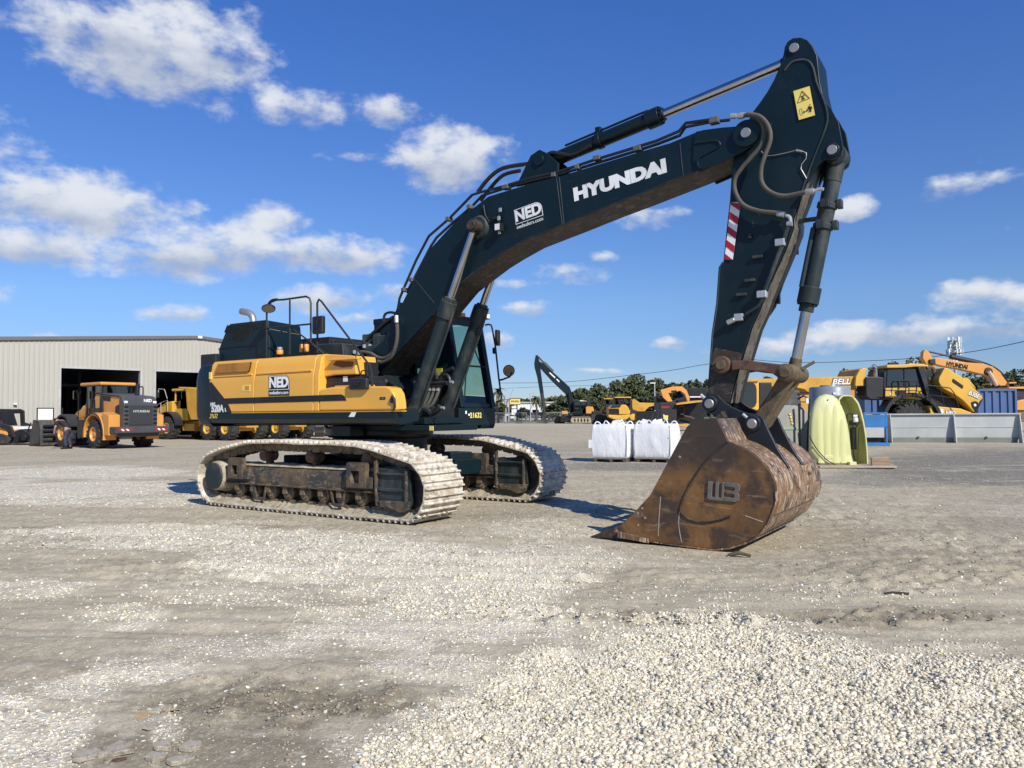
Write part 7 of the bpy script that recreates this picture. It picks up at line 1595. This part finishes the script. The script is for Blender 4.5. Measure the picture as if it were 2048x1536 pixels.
m=MB(); m.tube(BT.q3(cR,[(920,560),(985,640)],-.1),.06,n=6); m.tube(BT.q3(cR,[(980,480),(1000,520),(960,600)],-.1),.09,n=6,sm=3); m.tube(BT.q3(cR,[(900,450),(960,440),(1000,500),(990,620)],0),.10,n=6,sm=3); m.build('bonnet_strut',rustL,BT.r)
# ---- orange excavator behind the blue container
OE=PL('orange_excavator','orange excavator with black HYUNDAI letters on its boom behind the blue container','excavator',52,1960)
OE.part('arm',orng,cR,[[(865,255),(890,232),(925,245),(975,335),(1010,400),(1000,480),(1040,560),(985,640),(940,540),(900,400),(858,330)]],-.2,.2,bev=.03)
bo2=OE.part('boom',orng,cR,[[(1000,335),(1060,330),(1290,375),(1560,395),(1680,430),(1760,490),(1880,655),(1770,655),(1690,600),(1640,540),(1560,520),(1300,460),(1100,425),(1000,400)]],-.3,.3,bev=.03)
OE.part('arm_pivot',black,cR,[[(940,345),(1005,340),(1010,395),(980,410),(945,390)]],-.35,.35,bev=.02)
m=MB(); m.tube(OE.q3(cR,[(905,248),(1180,312)],0),.06,n=8); m.build('cylinder_rod',black,OE.r)
m=MB(); m.tube(OE.q3(cR,[(1180,312),(1440,368),(1540,392)],0),.17,n=10); m.build('arm_cylinder',black,OE.r)
m=MB(); m.tube(OE.q3(cR,[(1440,365),(1560,380),(1700,440),(1800,520),(1870,630)],-.1),.05,n=6,sm=3); m.build('boom_pipe',black,OE.r)
m=MB(); m.tube(OE.q3(cR,[(1632,488),(1725,655)],-.5),.13,n=8); m.tube(OE.q3(cR,[(1640,560),(1660,650)],-.4),.05,n=6); m.build('boom_cylinder',paint('pale_rod',(.55,.45,.35),.4),OE.r)
m=MB(); c=OE.q(cR,[(1632,488)],-.35)[0]; m.lathe([(-.4,.25),(-.3,.28)],(c[0],0,c[1]),'y',14); m.build('cylinder_boss',rustP,bo2)
onplane(OE,'HYUNDAI',cR,(1136,398),(1384,440),.40,blackp,-.32,.05,name='maker_lettering',parent=bo2,sx=1.0)
OE.part('upper_body',orng,cR,[[(1870,615),(1960,612),(1965,628),(1875,632)],[(1870,670),(2120,665),(2400,670),(2400,700),(1870,690)]],-.5,2.5,bev=.03)
OE.part('side_cover',orng,cR,[[(1955,840),(2060,815),(2400,815),(2400,945),(1955,945)]],-.6,2.2,bev=.04)
c=OE.part('cab',MATS['cab_frame_navy'],cR,[[(1955,700),(2400,700),(2400,815),(2060,815),(1955,840)]],-.3,2.2,bev=.03)
OE.part('crawler_track',chainm,cR,[[(1900,960),(2400,960),(2400,1080),(1900,1080)]],-.6,.2,bev=.05)
OE.part('crawler_track',chainm,cR,[[(1900,960),(2400,960),(2400,1080),(1900,1080)]],1.8,2.5,bev=.05)
# ---- blue container
def shipbox(Y,px0,px1,pyt,label,grp=None):
    C=PL('shipping_container',label,'container',Y,px0); a=C.q(I1,[(px0,pyt)],0)[0]; b=C.q(I1,[(px1,pyt)],0)[0]; h=a[1]
    bl=paint('container_blue',(.055,.11,.25),.5,dirt=.25,sc=1,top=.2,dcol=(.14,.17,.24),bmp=.05) if 'container_blue' not in MATS else MATS['container_blue']
    m=MB(); x=a[0]+.1; per=.48; pts=[]
    while x<b[0]-.1: pts+=[(x,0.),(x+.10,0.),(x+.16,.09),(x+.34,.09),(x+.40,0.)]; x+=per
    n=len(pts); m.add([(p,q_,.2) for p,q_ in pts]+[(p,q_,h-.12) for p,q_ in pts],[(i,i+1,n+i+1,n+i) for i in range(n-1)]); m.build('corrugated_side',bl,C.r,ang=20)
    m=MB(); m.box(a[0],b[0],-.03,.1,h-.14,h); m.box(a[0],b[0],-.03,.1,.05,.22); m.box(a[0],a[0]+.14,-.04,.1,.05,h); m.box(b[0]-.14,b[0],-.04,.1,.05,h); m.box(a[0],b[0],.1,2.4,h-.05,h-.01); m.box(a[0],b[0],2.35,2.4,.1,h); m.box(a[0]+.01,a[0]+.05,.1,2.4,.1,h-.05); m.box(b[0]-.05,b[0]-.01,.1,2.4,.1,h-.05); m.build('container_frame',bl,C.r,bev=.01)
    return C
shipbox(48,1954,2033,778,'blue corrugated shipping container right of the tilted truck bonnet','blue containers')
shipbox(46,1728,1762,786,'blue corrugated container glimpsed between the upright tank and truck muffler','blue containers')
# ---- grey steel trough
A_=Vector((17.9,36.6,0)); B_=Vector((23.3,35.35,0)); rz=math.atan2(B_.y-A_.y,B_.x-A_.x); L=(B_-A_).length
TG=thing('steel_trough','long open-topped grey steel trough with one middle rib standing on dark gravel','steel trough',tuple(A_),rz)
gp2=paint('galvanised_grey',(.40,.42,.41),.55,metal=.1,dirt=.35,sc=1.,top=.2,dcol=(.30,.27,.23),bmp=.05)
m=MB(); m.box(0,L,0,.05,.22,1.30); m.box(0,L,1.9,1.95,.22,1.30); m.box(0,.05,.05,1.9,.1,1.30); m.box(L-.05,L,.05,1.9,.1,1.3); m.box(0,L,.05,1.9,.1,.16); wo2=m.build('trough_wall',gp2,TG.r if hasattr(TG,'r') else TG,bev=.005)
m=MB(); m.box(-.02,L+.02,-.10,.06,1.30,1.36); m.box(-.02,L+.02,1.88,2.0,1.30,1.36); m.box(-.0,L,-.02,.0,.70,.74); m.build('rim_flange',greyp,TG,bev=.005)
m=MB(); m.box(.15,L-.15,-.03,.0,.0,.24); m.build('lower_skirt',paint('mossy_grey',(.17,.19,.165),.7,dirt=.3,sc=2),TG)
for f in (.0,.492,.985):
    x=f*L; m=MB(); m.add([(x,0,0),(x+.04,0,0),(x+.04,0,1.3),(x,0,1.3),(x,-.42,0),(x+.04,-.42,0),(x+.04,-.14,1.3),(x,-.14,1.3)],[(0,3,2,1),(4,5,6,7),(0,1,5,4),(1,2,6,5),(2,3,7,6),(3,0,4,7)]); m.build('wall_rib',gp2,TG,bev=.004)
for f in (.22,.74): m=MB(); m.cyl((f*L,-.09,.24),(f*L,-.0,.24),.05,n=10); m.build('drain_plug',rustP,TG)
# ---- blue steel stand
g_=gnd(1752,892); BS=thing('blue_steel_cabinet','bright blue steel cabinet with grey lower panel at the left end of the trough','cabinet',(g_[0],g_[1],0),math.radians(-8))
blu=paint('bright_blue',(.03,.17,.42),.45,dirt=.2,sc=2,top=.2,dcol=(.1,.18,.28))
m=MB()
for x in (-.48,.42):
    for y in (0,.9): m.box(x,x+.07,y,y+.07,.12,1.40)
m.box(-.48,.49,-.01,.97,1.36,1.44); m.box(-.52,.55,-.08,1.0,.0,.14); m.box(-.48,.49,0,.05,.80,.86); fo_=m.build('frame',blu,BS,bev=.008)
m=MB(); m.box(-.41,.42,.0,.03,.86,1.34); m.build('upper_panel',blu,BS,bev=.01); m=MB(); m.box(-.41,.35,.01,.04,.36,.80); m.build('lower_panel',greyp,BS,bev=.01); m=MB(); m.box(-.41,.42,.2,.8,.14,.34); m.build('inner_box',blackp,BS)
# ---- fence
fx0,fx1=float(gnd(985,848)[0]),float(gnd(1245,847.5)[0]); FY=116.
FN=thing('chain_link_fence','grey chain link fence with thin posts along the far road','fence',(float(atY(985,848,FY)[0]),FY,0)); fl=float(atY(1300,848,FY)[0]-atY(985,848,FY)[0])
x=0.
while x<fl:
    m=MB(); m.cyl((x,0,0),(x,0,1.65),.05,n=6); m.build('fence_post',steel,FN); x+=2.55
m=MB(); m.cyl((0,0,1.6),(fl,0,1.6),.025,n=5); m.cyl((0,0,.05),(fl,0,.05),.02,n=5)
m.build('top_rail',steel,FN)
m=MB(); x=-1.6
while x<fl:
    for s in (0,1):
        a,b=((x,0,.05),(x+1.55,0,1.6)) if s==0 else ((x,0,1.6),(x+1.55,0,.05))
        if b[0]<=fl and a[0]>=0: m.add([(a[0],a[1],a[2]),(a[0]+.012,a[1],a[2]),(b[0]+.012,b[1],b[2]),(b[0],b[1],b[2])],[(0,1,2,3)])
    x+=.16
m.build('wire_mesh',steel,FN,norm=False)
# ---- far side of the road
rd=MB(); rd.box(-120,200,150,162,.0,.012); ro=rd.build('road',simple('asphalt',(.07,.07,.072),.9)); ro['kind']='structure'
gs=MB(); gs.box(-2400,2400,121,149,-.0,.010); gs.box(-2400,2400,163,3000,0,.010); ro=gs.build('verge',paint('dry_grass',(.12,.13,.06),.95,dirt=.5,sc=.1,top=0,dcol=(.22,.19,.11))); ro['kind']='structure'
cs_=dict(w=simple('car_white',(.75,.76,.78),.3),g=simple('car_grey',(.16,.165,.17),.3,.4),k=simple('car_black',(.02,.02,.022),.3),s=simple('car_silver',(.42,.43,.44),.3,.5))
def car(px,Y,kind,mat,label,rz=0.,L=4.6):
    T=thing('parked_'+kind,label,'pickup' if kind=='pickup' else 'car',(float(atY(px,830,Y)[0]),Y,0),rz,'vehicles parked beyond the fence'); h=1.45 if kind=='car' else 1.8
    m=MB(); m.prism([(-L/2,.35),(-L/2,.85),(-L*.42,h*.6),(L*.42,h*.58),(L/2,.8),(L/2,.35)],-.9,.9); m.build('body',mat,T,bev=.08)
    m=MB()
    if kind=='pickup': m.prism([(-L*.08,h*.58),(-L*.05,h),(L*.14,h),(L*.26,h*.6)],-.8,.8)
    elif kind=='suv': m.prism([(-L*.47,h*.58),(-L*.43,h),(L*.12,h),(L*.25,h*.6)],-.8,.8)
    else: m.prism([(-L*.40,h*.6),(-L*.2,h),(L*.10,h),(L*.27,h*.6)],-.8,.8)
    co=m.build('cabin',mat,T,bev=.06); m=MB()
    (m.prism([(-L*.06,h*.64),(-L*.04,h*.93),(L*.12,h*.93),(L*.2,h*.64)],-.83,-.8)); m.build('side_window',glassD,co)
    for x in (-L*.3,L*.3): 
        m=MB(); m.lathe([(-.12,.33),(.12,.33)],(x,-.82,.34),'y',14); w_=m.build('wheel',rubber,T); m=MB(); m.lathe([(-.14,.2),(-.12,.2)],(x,-.82,.34),'y',12); m.build('rim',steel,w_)
    return T
car(1022,172,'car',cs_['w'],'white car parked below the yellow roadside sign'); car(1040,176,'suv',cs_['k'],'black suv between the white car and the grey pickup'); car(1056,170,'pickup',cs_['g'],'grey pickup truck in the far parking row',L=5.6)
car(1072,178,'car',cs_['s'],'silver car just right of the grey pickup'); car(1085,174,'suv',cs_['k'],'dark suv left of the thin excavator arm'); car(1102,180,'car',cs_['s'],'pale car parked right of the thin excavator arm'); car(1000,170,'suv',cs_['g'],'grey suv right beside the cab sill edge')
WB=thing('white_commercial_building','low white commercial building with a flat roof beyond the road','building',(float(atY(1050,800,190)[0]),190,0))
m=MB(); a=atY(1035,809,190); b=atY(1130,809,190); m.box(a[0]-WB.location.x,b[0]-WB.location.x,0,20,0,4.0); m.build('wall',white,WB); m=MB(); m.box(a[0]-WB.location.x-.3,b[0]-WB.location.x+.3,-.3,20.3,4.0,4.35); m.build('roof',greyp,WB)
for i in range(4): m=MB(); m.box(4+i*2.4-7,5.6+i*2.4-7,-.05,0.,.8,2.4); m.build('window',glassD,WB)
m=MB(); m.box(a[0]-WB.location.x-6,a[0]-WB.location.x-.1,3,12,0,3.4); m.build('brown_annex',rustP,WB)
SG=thing('roadside_sign','yellow and dark lettered roadside sign panel on a single post','sign',(float(atY(1030,803,165)[0]),165,0))
m=MB(); z1=float(atY(1030,797.5,165)[2]); z0=float(atY(1030,808.5,165)[2]); m.box(-1.1,1.1,-.1,.2,z0,z1); so_=m.build('sign_panel',decY,SG); m=MB(); m.box(-1.15,1.15,-.12,.22,z1,z1+.15); m.box(-1.15,1.15,-.12,.22,z0-.15,z0); m.build('sign_frame',black,SG)
textobj('sign_lettering','UFHELE',.55,blackp,so_,nearM(0,-.11,(z0+z1)/2+.05),bold=.03) if False else None
m=MB()
for i,(x,w_) in enumerate(((-.75,.16),(-.5,.12),(-.25,.18),(.05,.14),(.3,.16),(.58,.14),(.8,.1))): m.box(x-w_/2,x+w_/2,-.115,-.10,(z0+z1)/2-.15,(z0+z1)/2+.22)
m.build('sign_lettering',blackp,so_)
m=MB(); m.box(-.2,.2,-.1,.1,0,z0); m.build('sign_post',greyp,SG)
m=MB(); m.box(-.75,.35,-.2,-.1,1.2,2.4); m.box(-.7,.3,-.2,-.1,2.6,3.1); m.build('lower_board',white,SG)
def pole(px,pyt,Y,r,mat,name,label,cat,arm=None):
    T=thing(name,label,cat,(float(atY(px,830,Y)[0]),Y,0)); h=float(atY(px,pyt,Y)[2]); m=MB(); m.cyl((0,0,0),(0,0,h),r,r*.7,n=8); m.build('pole',mat,T)
    if arm:
        for a_ in arm:
            m=MB(); m.tube(a_,.06,n=5); m.build('pole_arm',mat,T)
    return T,h
T,h=pole(1011,790,140,.2,greyp,'utility_pole','pale utility pole with a crossarm left of the yellow sign','pole'); m=MB(); m.box(-1.,1.,-.05,.05,h-.9,h-.75); m.build('crossarm',rustL,T); m=MB(); m.cyl((-.45,0,h-2.2),(-.45,0,h-1.2),.25,n=10); m.cyl((.45,0,h-2.2),(.45,0,h-1.2),.25,n=10); m.build('transformer',greyp,T)
T,h=pole(1061,787,150,.12,greyp,'street_lamp','thin grey street lamp in front of the white building','street lamp'); m=MB(); m.box(-.9,.9,-.1,.1,h,h+.15); m.build('lamp_head',greyp,T)
T,h=pole(1017.5,800,150,.12,greyp,'street_lamp','street lamp with a long slanting arm beside the utility pole','street lamp',arm=[[(0,0,3.),(0,0,3.)]] if False else None); m=MB(); m.tube([(0,0,h),(.6,0,h+1.4),(1.0,0,h+2.2)],.07,n=5); m.build('lamp_arm',greyp,T); m=MB(); m.cbox((1.2,0,h+2.3),(.5,.2,.1)); m.build('lamp_head',greyp,T)
T,h=pole(1008,800,146,.14,woodm,'wooden_post','short pale wooden post next to the utility pole','post')
T,h=pole(1310,766,130,.13,greyp,'street_lamp','short street lamp above the dark tree canopy in the middle','street lamp'); m=MB(); m.cbox((-.3,0,h),(.9,.2,.15)); m.build('lamp_head',white,T)
# cell tower
CTW=PL('cell_tower','tall grey cell tower with white antenna panels above the orange boom','tower',300,1913); z=float(atY(1913,678,300)[2])
m=MB(); m.cyl((0,0,0),(0,0,z),.7,.45,n=10); m.build('mast',greyp,CTW.r)
for py,nn_,w_ in ((680,7,4.6),(692,6,4.4),(704,6,5.6),(724,2,1.6)):
    zz=float(atY(1913,py,300)[2])
    m=MB(); m.lathe([(-.15,w_/2),(.15,w_/2)],(0,0,zz-.3),'z',12); m.build('antenna_platform',greyp,CTW.r)
    for i in range(nn_): 
        a=2*PI*i/nn_+.3; m=MB(); m.cbox((math.cos(a)*w_/2,math.sin(a)*w_/2,zz),(.55,.4,2.3),a); m.build('antenna_panel',white,CTW.r)
# power lines
def wire(pts,label,r=.03):
    P_3=[tuple(atY(x,y,Y)) for x,y,Y in pts]; m=MB(); m.tube(P_3,r,n=5,sm=4); o=m.build('power_line',inkb); tag(o,label,'power line','power lines over the yard')
wire([(2160,655,60),(2048,683,70),(1926,706,80),(1791,719,92),(1601,725.5,105),(1505,719,112)],'upper power line running right of the arm past the cell tower',.035)
wire([(1505,719,112),(1416,728,120),(1340,741,128),(1264,750,136),(1130,764,150),(1000,766,160)],'power line left of the arm sagging over the far trees',.04)
wire([(1000,777,150),(1100,773,150),(1240,770,150)],'lowest faint power line above the white building',.03)
# ---- trees
leafm=[]
for i,(a,b_) in enumerate((((.060,.072,.030),(.115,.125,.055)),((.075,.085,.040),(.14,.145,.07)),((.045,.058,.026),(.085,.100,.045)))):
    m,q,b=newmat('foliage_%s'%('olive','dusty','dark')[i] if False else ['foliage_olive','foliage_dusty','foliage_dark'][i]); nn=q.noise(q.O,.7,4,.6); n2=q.noise(q.O,4,3,.6); q.l(q.mix(q.ramp(q.m('ADD',q.m('MULTIPLY',nn,.5),q.m('MULTIPLY',n2,.5)),.35,.65),a,b_),b.inputs['Base Color']); b.inputs['Roughness'].default_value=.75; b.inputs['Specular IOR Level'].default_value=.25; leafm.append(m)
barkm=paint('bark',(.09,.075,.06),.9,dirt=.3,sc=3)
def tree(x,y,h,w,seed,mat,label,leaf=.32,n=2600,name='oak_tree',cat='tree',grp='trees beyond the yard',low=.22):
    T=thing(name,label,cat,(x,y,0),0,grp); r=np.random.default_rng(seed)
    m=MB(); m.tube([(0,0,0),(.1,0,h*.25),(.0,.1,h*.45)],h*.03,n=7,rs=[h*.035,h*.028,h*.02]); 
    for k in range(5): a=k*1.3; m.tube([(0,0,h*.35),(math.cos(a)*w*.16,math.sin(a)*w*.16,h*.5),(math.cos(a)*w*.33,math.sin(a)*w*.33,h*(.62+.05*k%.2))],h*.01,n=5)
    m.build('trunk',barkm,T)
    lobes=[]
    for k in range(24):
        a=r.uniform(0,2*PI); rr=r.uniform(.05,.44)*w; zc=r.uniform(.34,.86)*h*(1-.25*(rr/w)); q_=r.uniform(.55,1.); lobes.append((rr*math.cos(a),rr*math.sin(a),zc,.20*w*q_,.15*h*q_))
    lobes.append((0,0,h*.82,w*.22,h*.18))
    wts=np.array([l[3]**2 for l in lobes]); wts/=wts.sum()
    idx=r.choice(len(lobes),n,p=wts); d=r.normal(size=(n,3)); d/=np.linalg.norm(d,axis=1)[:,None]; rad=r.uniform(.55,1.08,n)**.6
    c=np.array([[l[0],l[1],l[2]] for l in lobes])[idx]; s=np.array([[l[3],l[3],l[4]] for l in lobes])[idx]
    p=c+d*s*rad[:,None]; p[:,2]=np.maximum(p[:,2],h*low*r.uniform(.6,1.3,n))
    u=r.normal(size=(n,3)); u/=np.linalg.norm(u,axis=1)[:,None]; v=np.cross(u,r.normal(size=(n,3))); v/=np.linalg.norm(v,axis=1)[:,None]
    sz=r.uniform(.5,1.3,n)[:,None]*leaf
    V=np.stack([p-u*sz,p+v*sz*.7,p+u*sz,p-v*sz*.7],1).reshape(-1,3); me=bpy.data.meshes.new('crown'); me.from_pydata(V.tolist(),[],(np.arange(4*n).reshape(-1,4)).tolist()); me.materials.append(mat)
    o=bpy.data.objects.new('crown',me); SC.collection.objects.link(o); o.parent=T
    return T
Q=[(1128,792,150,62,2,'round dark oak directly behind the long-reach excavator cab'),(1160,778,165,60,0,'olive oak rising behind the bend of the long-reach boom'),(1195,768,175,60,0,'oak with a lumpy top left of the highest crown'),
 (1235,760,185,66,1,'tall oak left of centre in the far tree line'),(1272,748,190,76,0,'highest oak crown of the far tree line'),(1312,757,190,66,0,'oak right of the highest crown'),(1345,766,180,58,1,'oak above the folded orange boom'),(1388,760,170,62,2,'dark oak just left of the excavator arm'),
 (1218,785,160,56,1,'low bushy oak behind the front-facing truck'),(1180,795,150,56,2,'low dark oak right of the distant excavator'),(1300,785,165,70,2,'low dark oak behind the yellow dump body'),(1420,757,160,50,0,'oak hidden mostly behind the excavator arm'),(1460,760,165,60,0,'oak seen under the side link'),(1535,753,150,50,1,'thin oak top showing above the yellow cab'),
 (1785,722,105,56,2,'dark tree rising behind the truck cab roof'),(1830,712,110,66,0,'tree behind the excavator arm tip'),(1755,735,110,40,1,'small pale tree by the truck exhaust'),(1950,742,125,90,2,'wide dark tree under the HYUNDAI boom'),(1905,752,120,60,0,'tree beneath the cell tower'),(2035,738,120,80,0,'tree behind the right end of the boom'),(2100,742,118,80,1,'tree cut off by the right edge of the picture'),(2000,750,130,60,1,'pale tree left of the one beyond the boom end'),(1690,738,125,46,0,'distant tree top above the BELL body')]
for i,(px,py,Y,wpx,mi,lb) in enumerate(Q):
    p=atY(px,py,Y); tree(float(p[0]),Y,float(p[2]),wpx/F*Y*1.25,100+i,leafm[mi],lb,leaf=.0042*Y*.55,n=3200)
def palm(px,py,Y,seed,label):
    p=atY(px,py,Y); h=float(p[2]); T=thing('palm_tree',label,'palm tree',(float(p[0]),Y,0),0,'palms by the road'); r=random.Random(seed)
    m=MB(); m.tube([(0,0,0),(.1,0,h*.5),(0,0,h*.85)],.18,n=7); m.build('trunk',barkm,T)
    m=MB()
    for k in range(44):
        a=r.uniform(0,2*PI); e=r.uniform(-.9,1.3); L_=r.uniform(1.2,2.0)*h*.16; pts=[Vector((0,0,h*.86))]
        for j in range(1,6): t=j/5; pts.append(Vector((math.cos(a)*L_*t*math.cos(e*.6),math.sin(a)*L_*t*math.cos(e*.6),h*.86+L_*(math.sin(e)*t-.7*t*t))))
        sd=Vector((-math.sin(a),math.cos(a),0))
        for j in range(5): w0,w1=.22*(1-j/6),.22*(1-(j+1)/6); m.add([pts[j]-sd*w0,pts[j]+sd*w0,pts[j+1]+sd*w1,pts[j+1]-sd*w1],[(0,1,2,3)])
    m.build('crown',leafm[1],T,norm=False)
palm(996,772,120,1,'leafy palm standing right next to the cab sill'); palm(1072,789,140,2,'palm left of the thin excavator arm'); palm(1086,800,150,3,'shorter palm just behind the thin arm')
# hedge bushes near the road
for i,(px,py,Y,w_,lb) in enumerate(((1045,815,160,26,'dark green bush below the sign'),(998,800,125,22,'tall bush at the cab sill edge'),(1112,822,140,40,'low bush behind the excavator track'))):
    p=atY(px,py,Y); tree(float(p[0]),Y,float(p[2]),w_/F*Y*1.2,300+i,leafm[2],lb,leaf=.3,n=900,name='bush',cat='bush',grp='bushes by the road',low=.05)
# distant wood closing the horizon
def wood(name,x0,x1,Y,h,seed,label):
    r=np.random.default_rng(seed); n=9000; x=r.uniform(x0,x1,n); top=h*(.7+.3*np.array([mnoise.noise(Vector((a*.03,seed,0)))+.5*mnoise.noise(Vector((a*.13,seed,3))) for a in x])); z=top*r.uniform(0,1,n)**.6; y=Y+r.uniform(0,14,n)
    p=np.stack([x,y,z],1); u=r.normal(size=(n,3)); u/=np.linalg.norm(u,axis=1)[:,None]; v=np.cross(u,r.normal(size=(n,3))); v/=np.linalg.norm(v,axis=1)[:,None]; sz=r.uniform(.5,1.2,n)[:,None]*(Y*.0032+.3)*(x1-x0)/260
    V=np.stack([p-u*sz,p+v*sz*.8,p+u*sz,p-v*sz*.8],1).reshape(-1,3); me=bpy.data.meshes.new(name); me.from_pydata(V.tolist(),[],(np.arange(4*n).reshape(-1,4)).tolist()); me.materials.append(leafm[0])
    o=bpy.data.objects.new(name,me); SC.collection.objects.link(o); o['kind']='stuff'; o['label']=label
wood('distant_wood',-40,260,240,7.5,5,'distant low wood along the horizon on the right'); 
wood('distant_wood',-330,-40,260,7.,9,'distant low wood along the horizon on the left')
for nm in ('pipe_clamp','guard_rib','caked_mud','weld_seam','hose_fitting','supply_hose','base_hose','boom_foot_hose','foot_pipe','valve_fitting','boom_pipe','arm_cylinder_hose','lamp_bracket','bracket_stub','hose_end','arm_hose','arm_pipe','grease_line','weld_scar','wear_strip','boom_foot_valve','sill_marking','dispenser_hose','hand_rail','bucket_rib','grille_slot','arm_ear','access_handrail','mirror_arm','hood_louvre','louvre_highlight','vent_slats','red_stripe','cylinder_boss','guard_rail'):
    for o in [o for o in bpy.data.objects if o.type=='MESH' and o.name.split('.')[0]==nm]: explode(o)
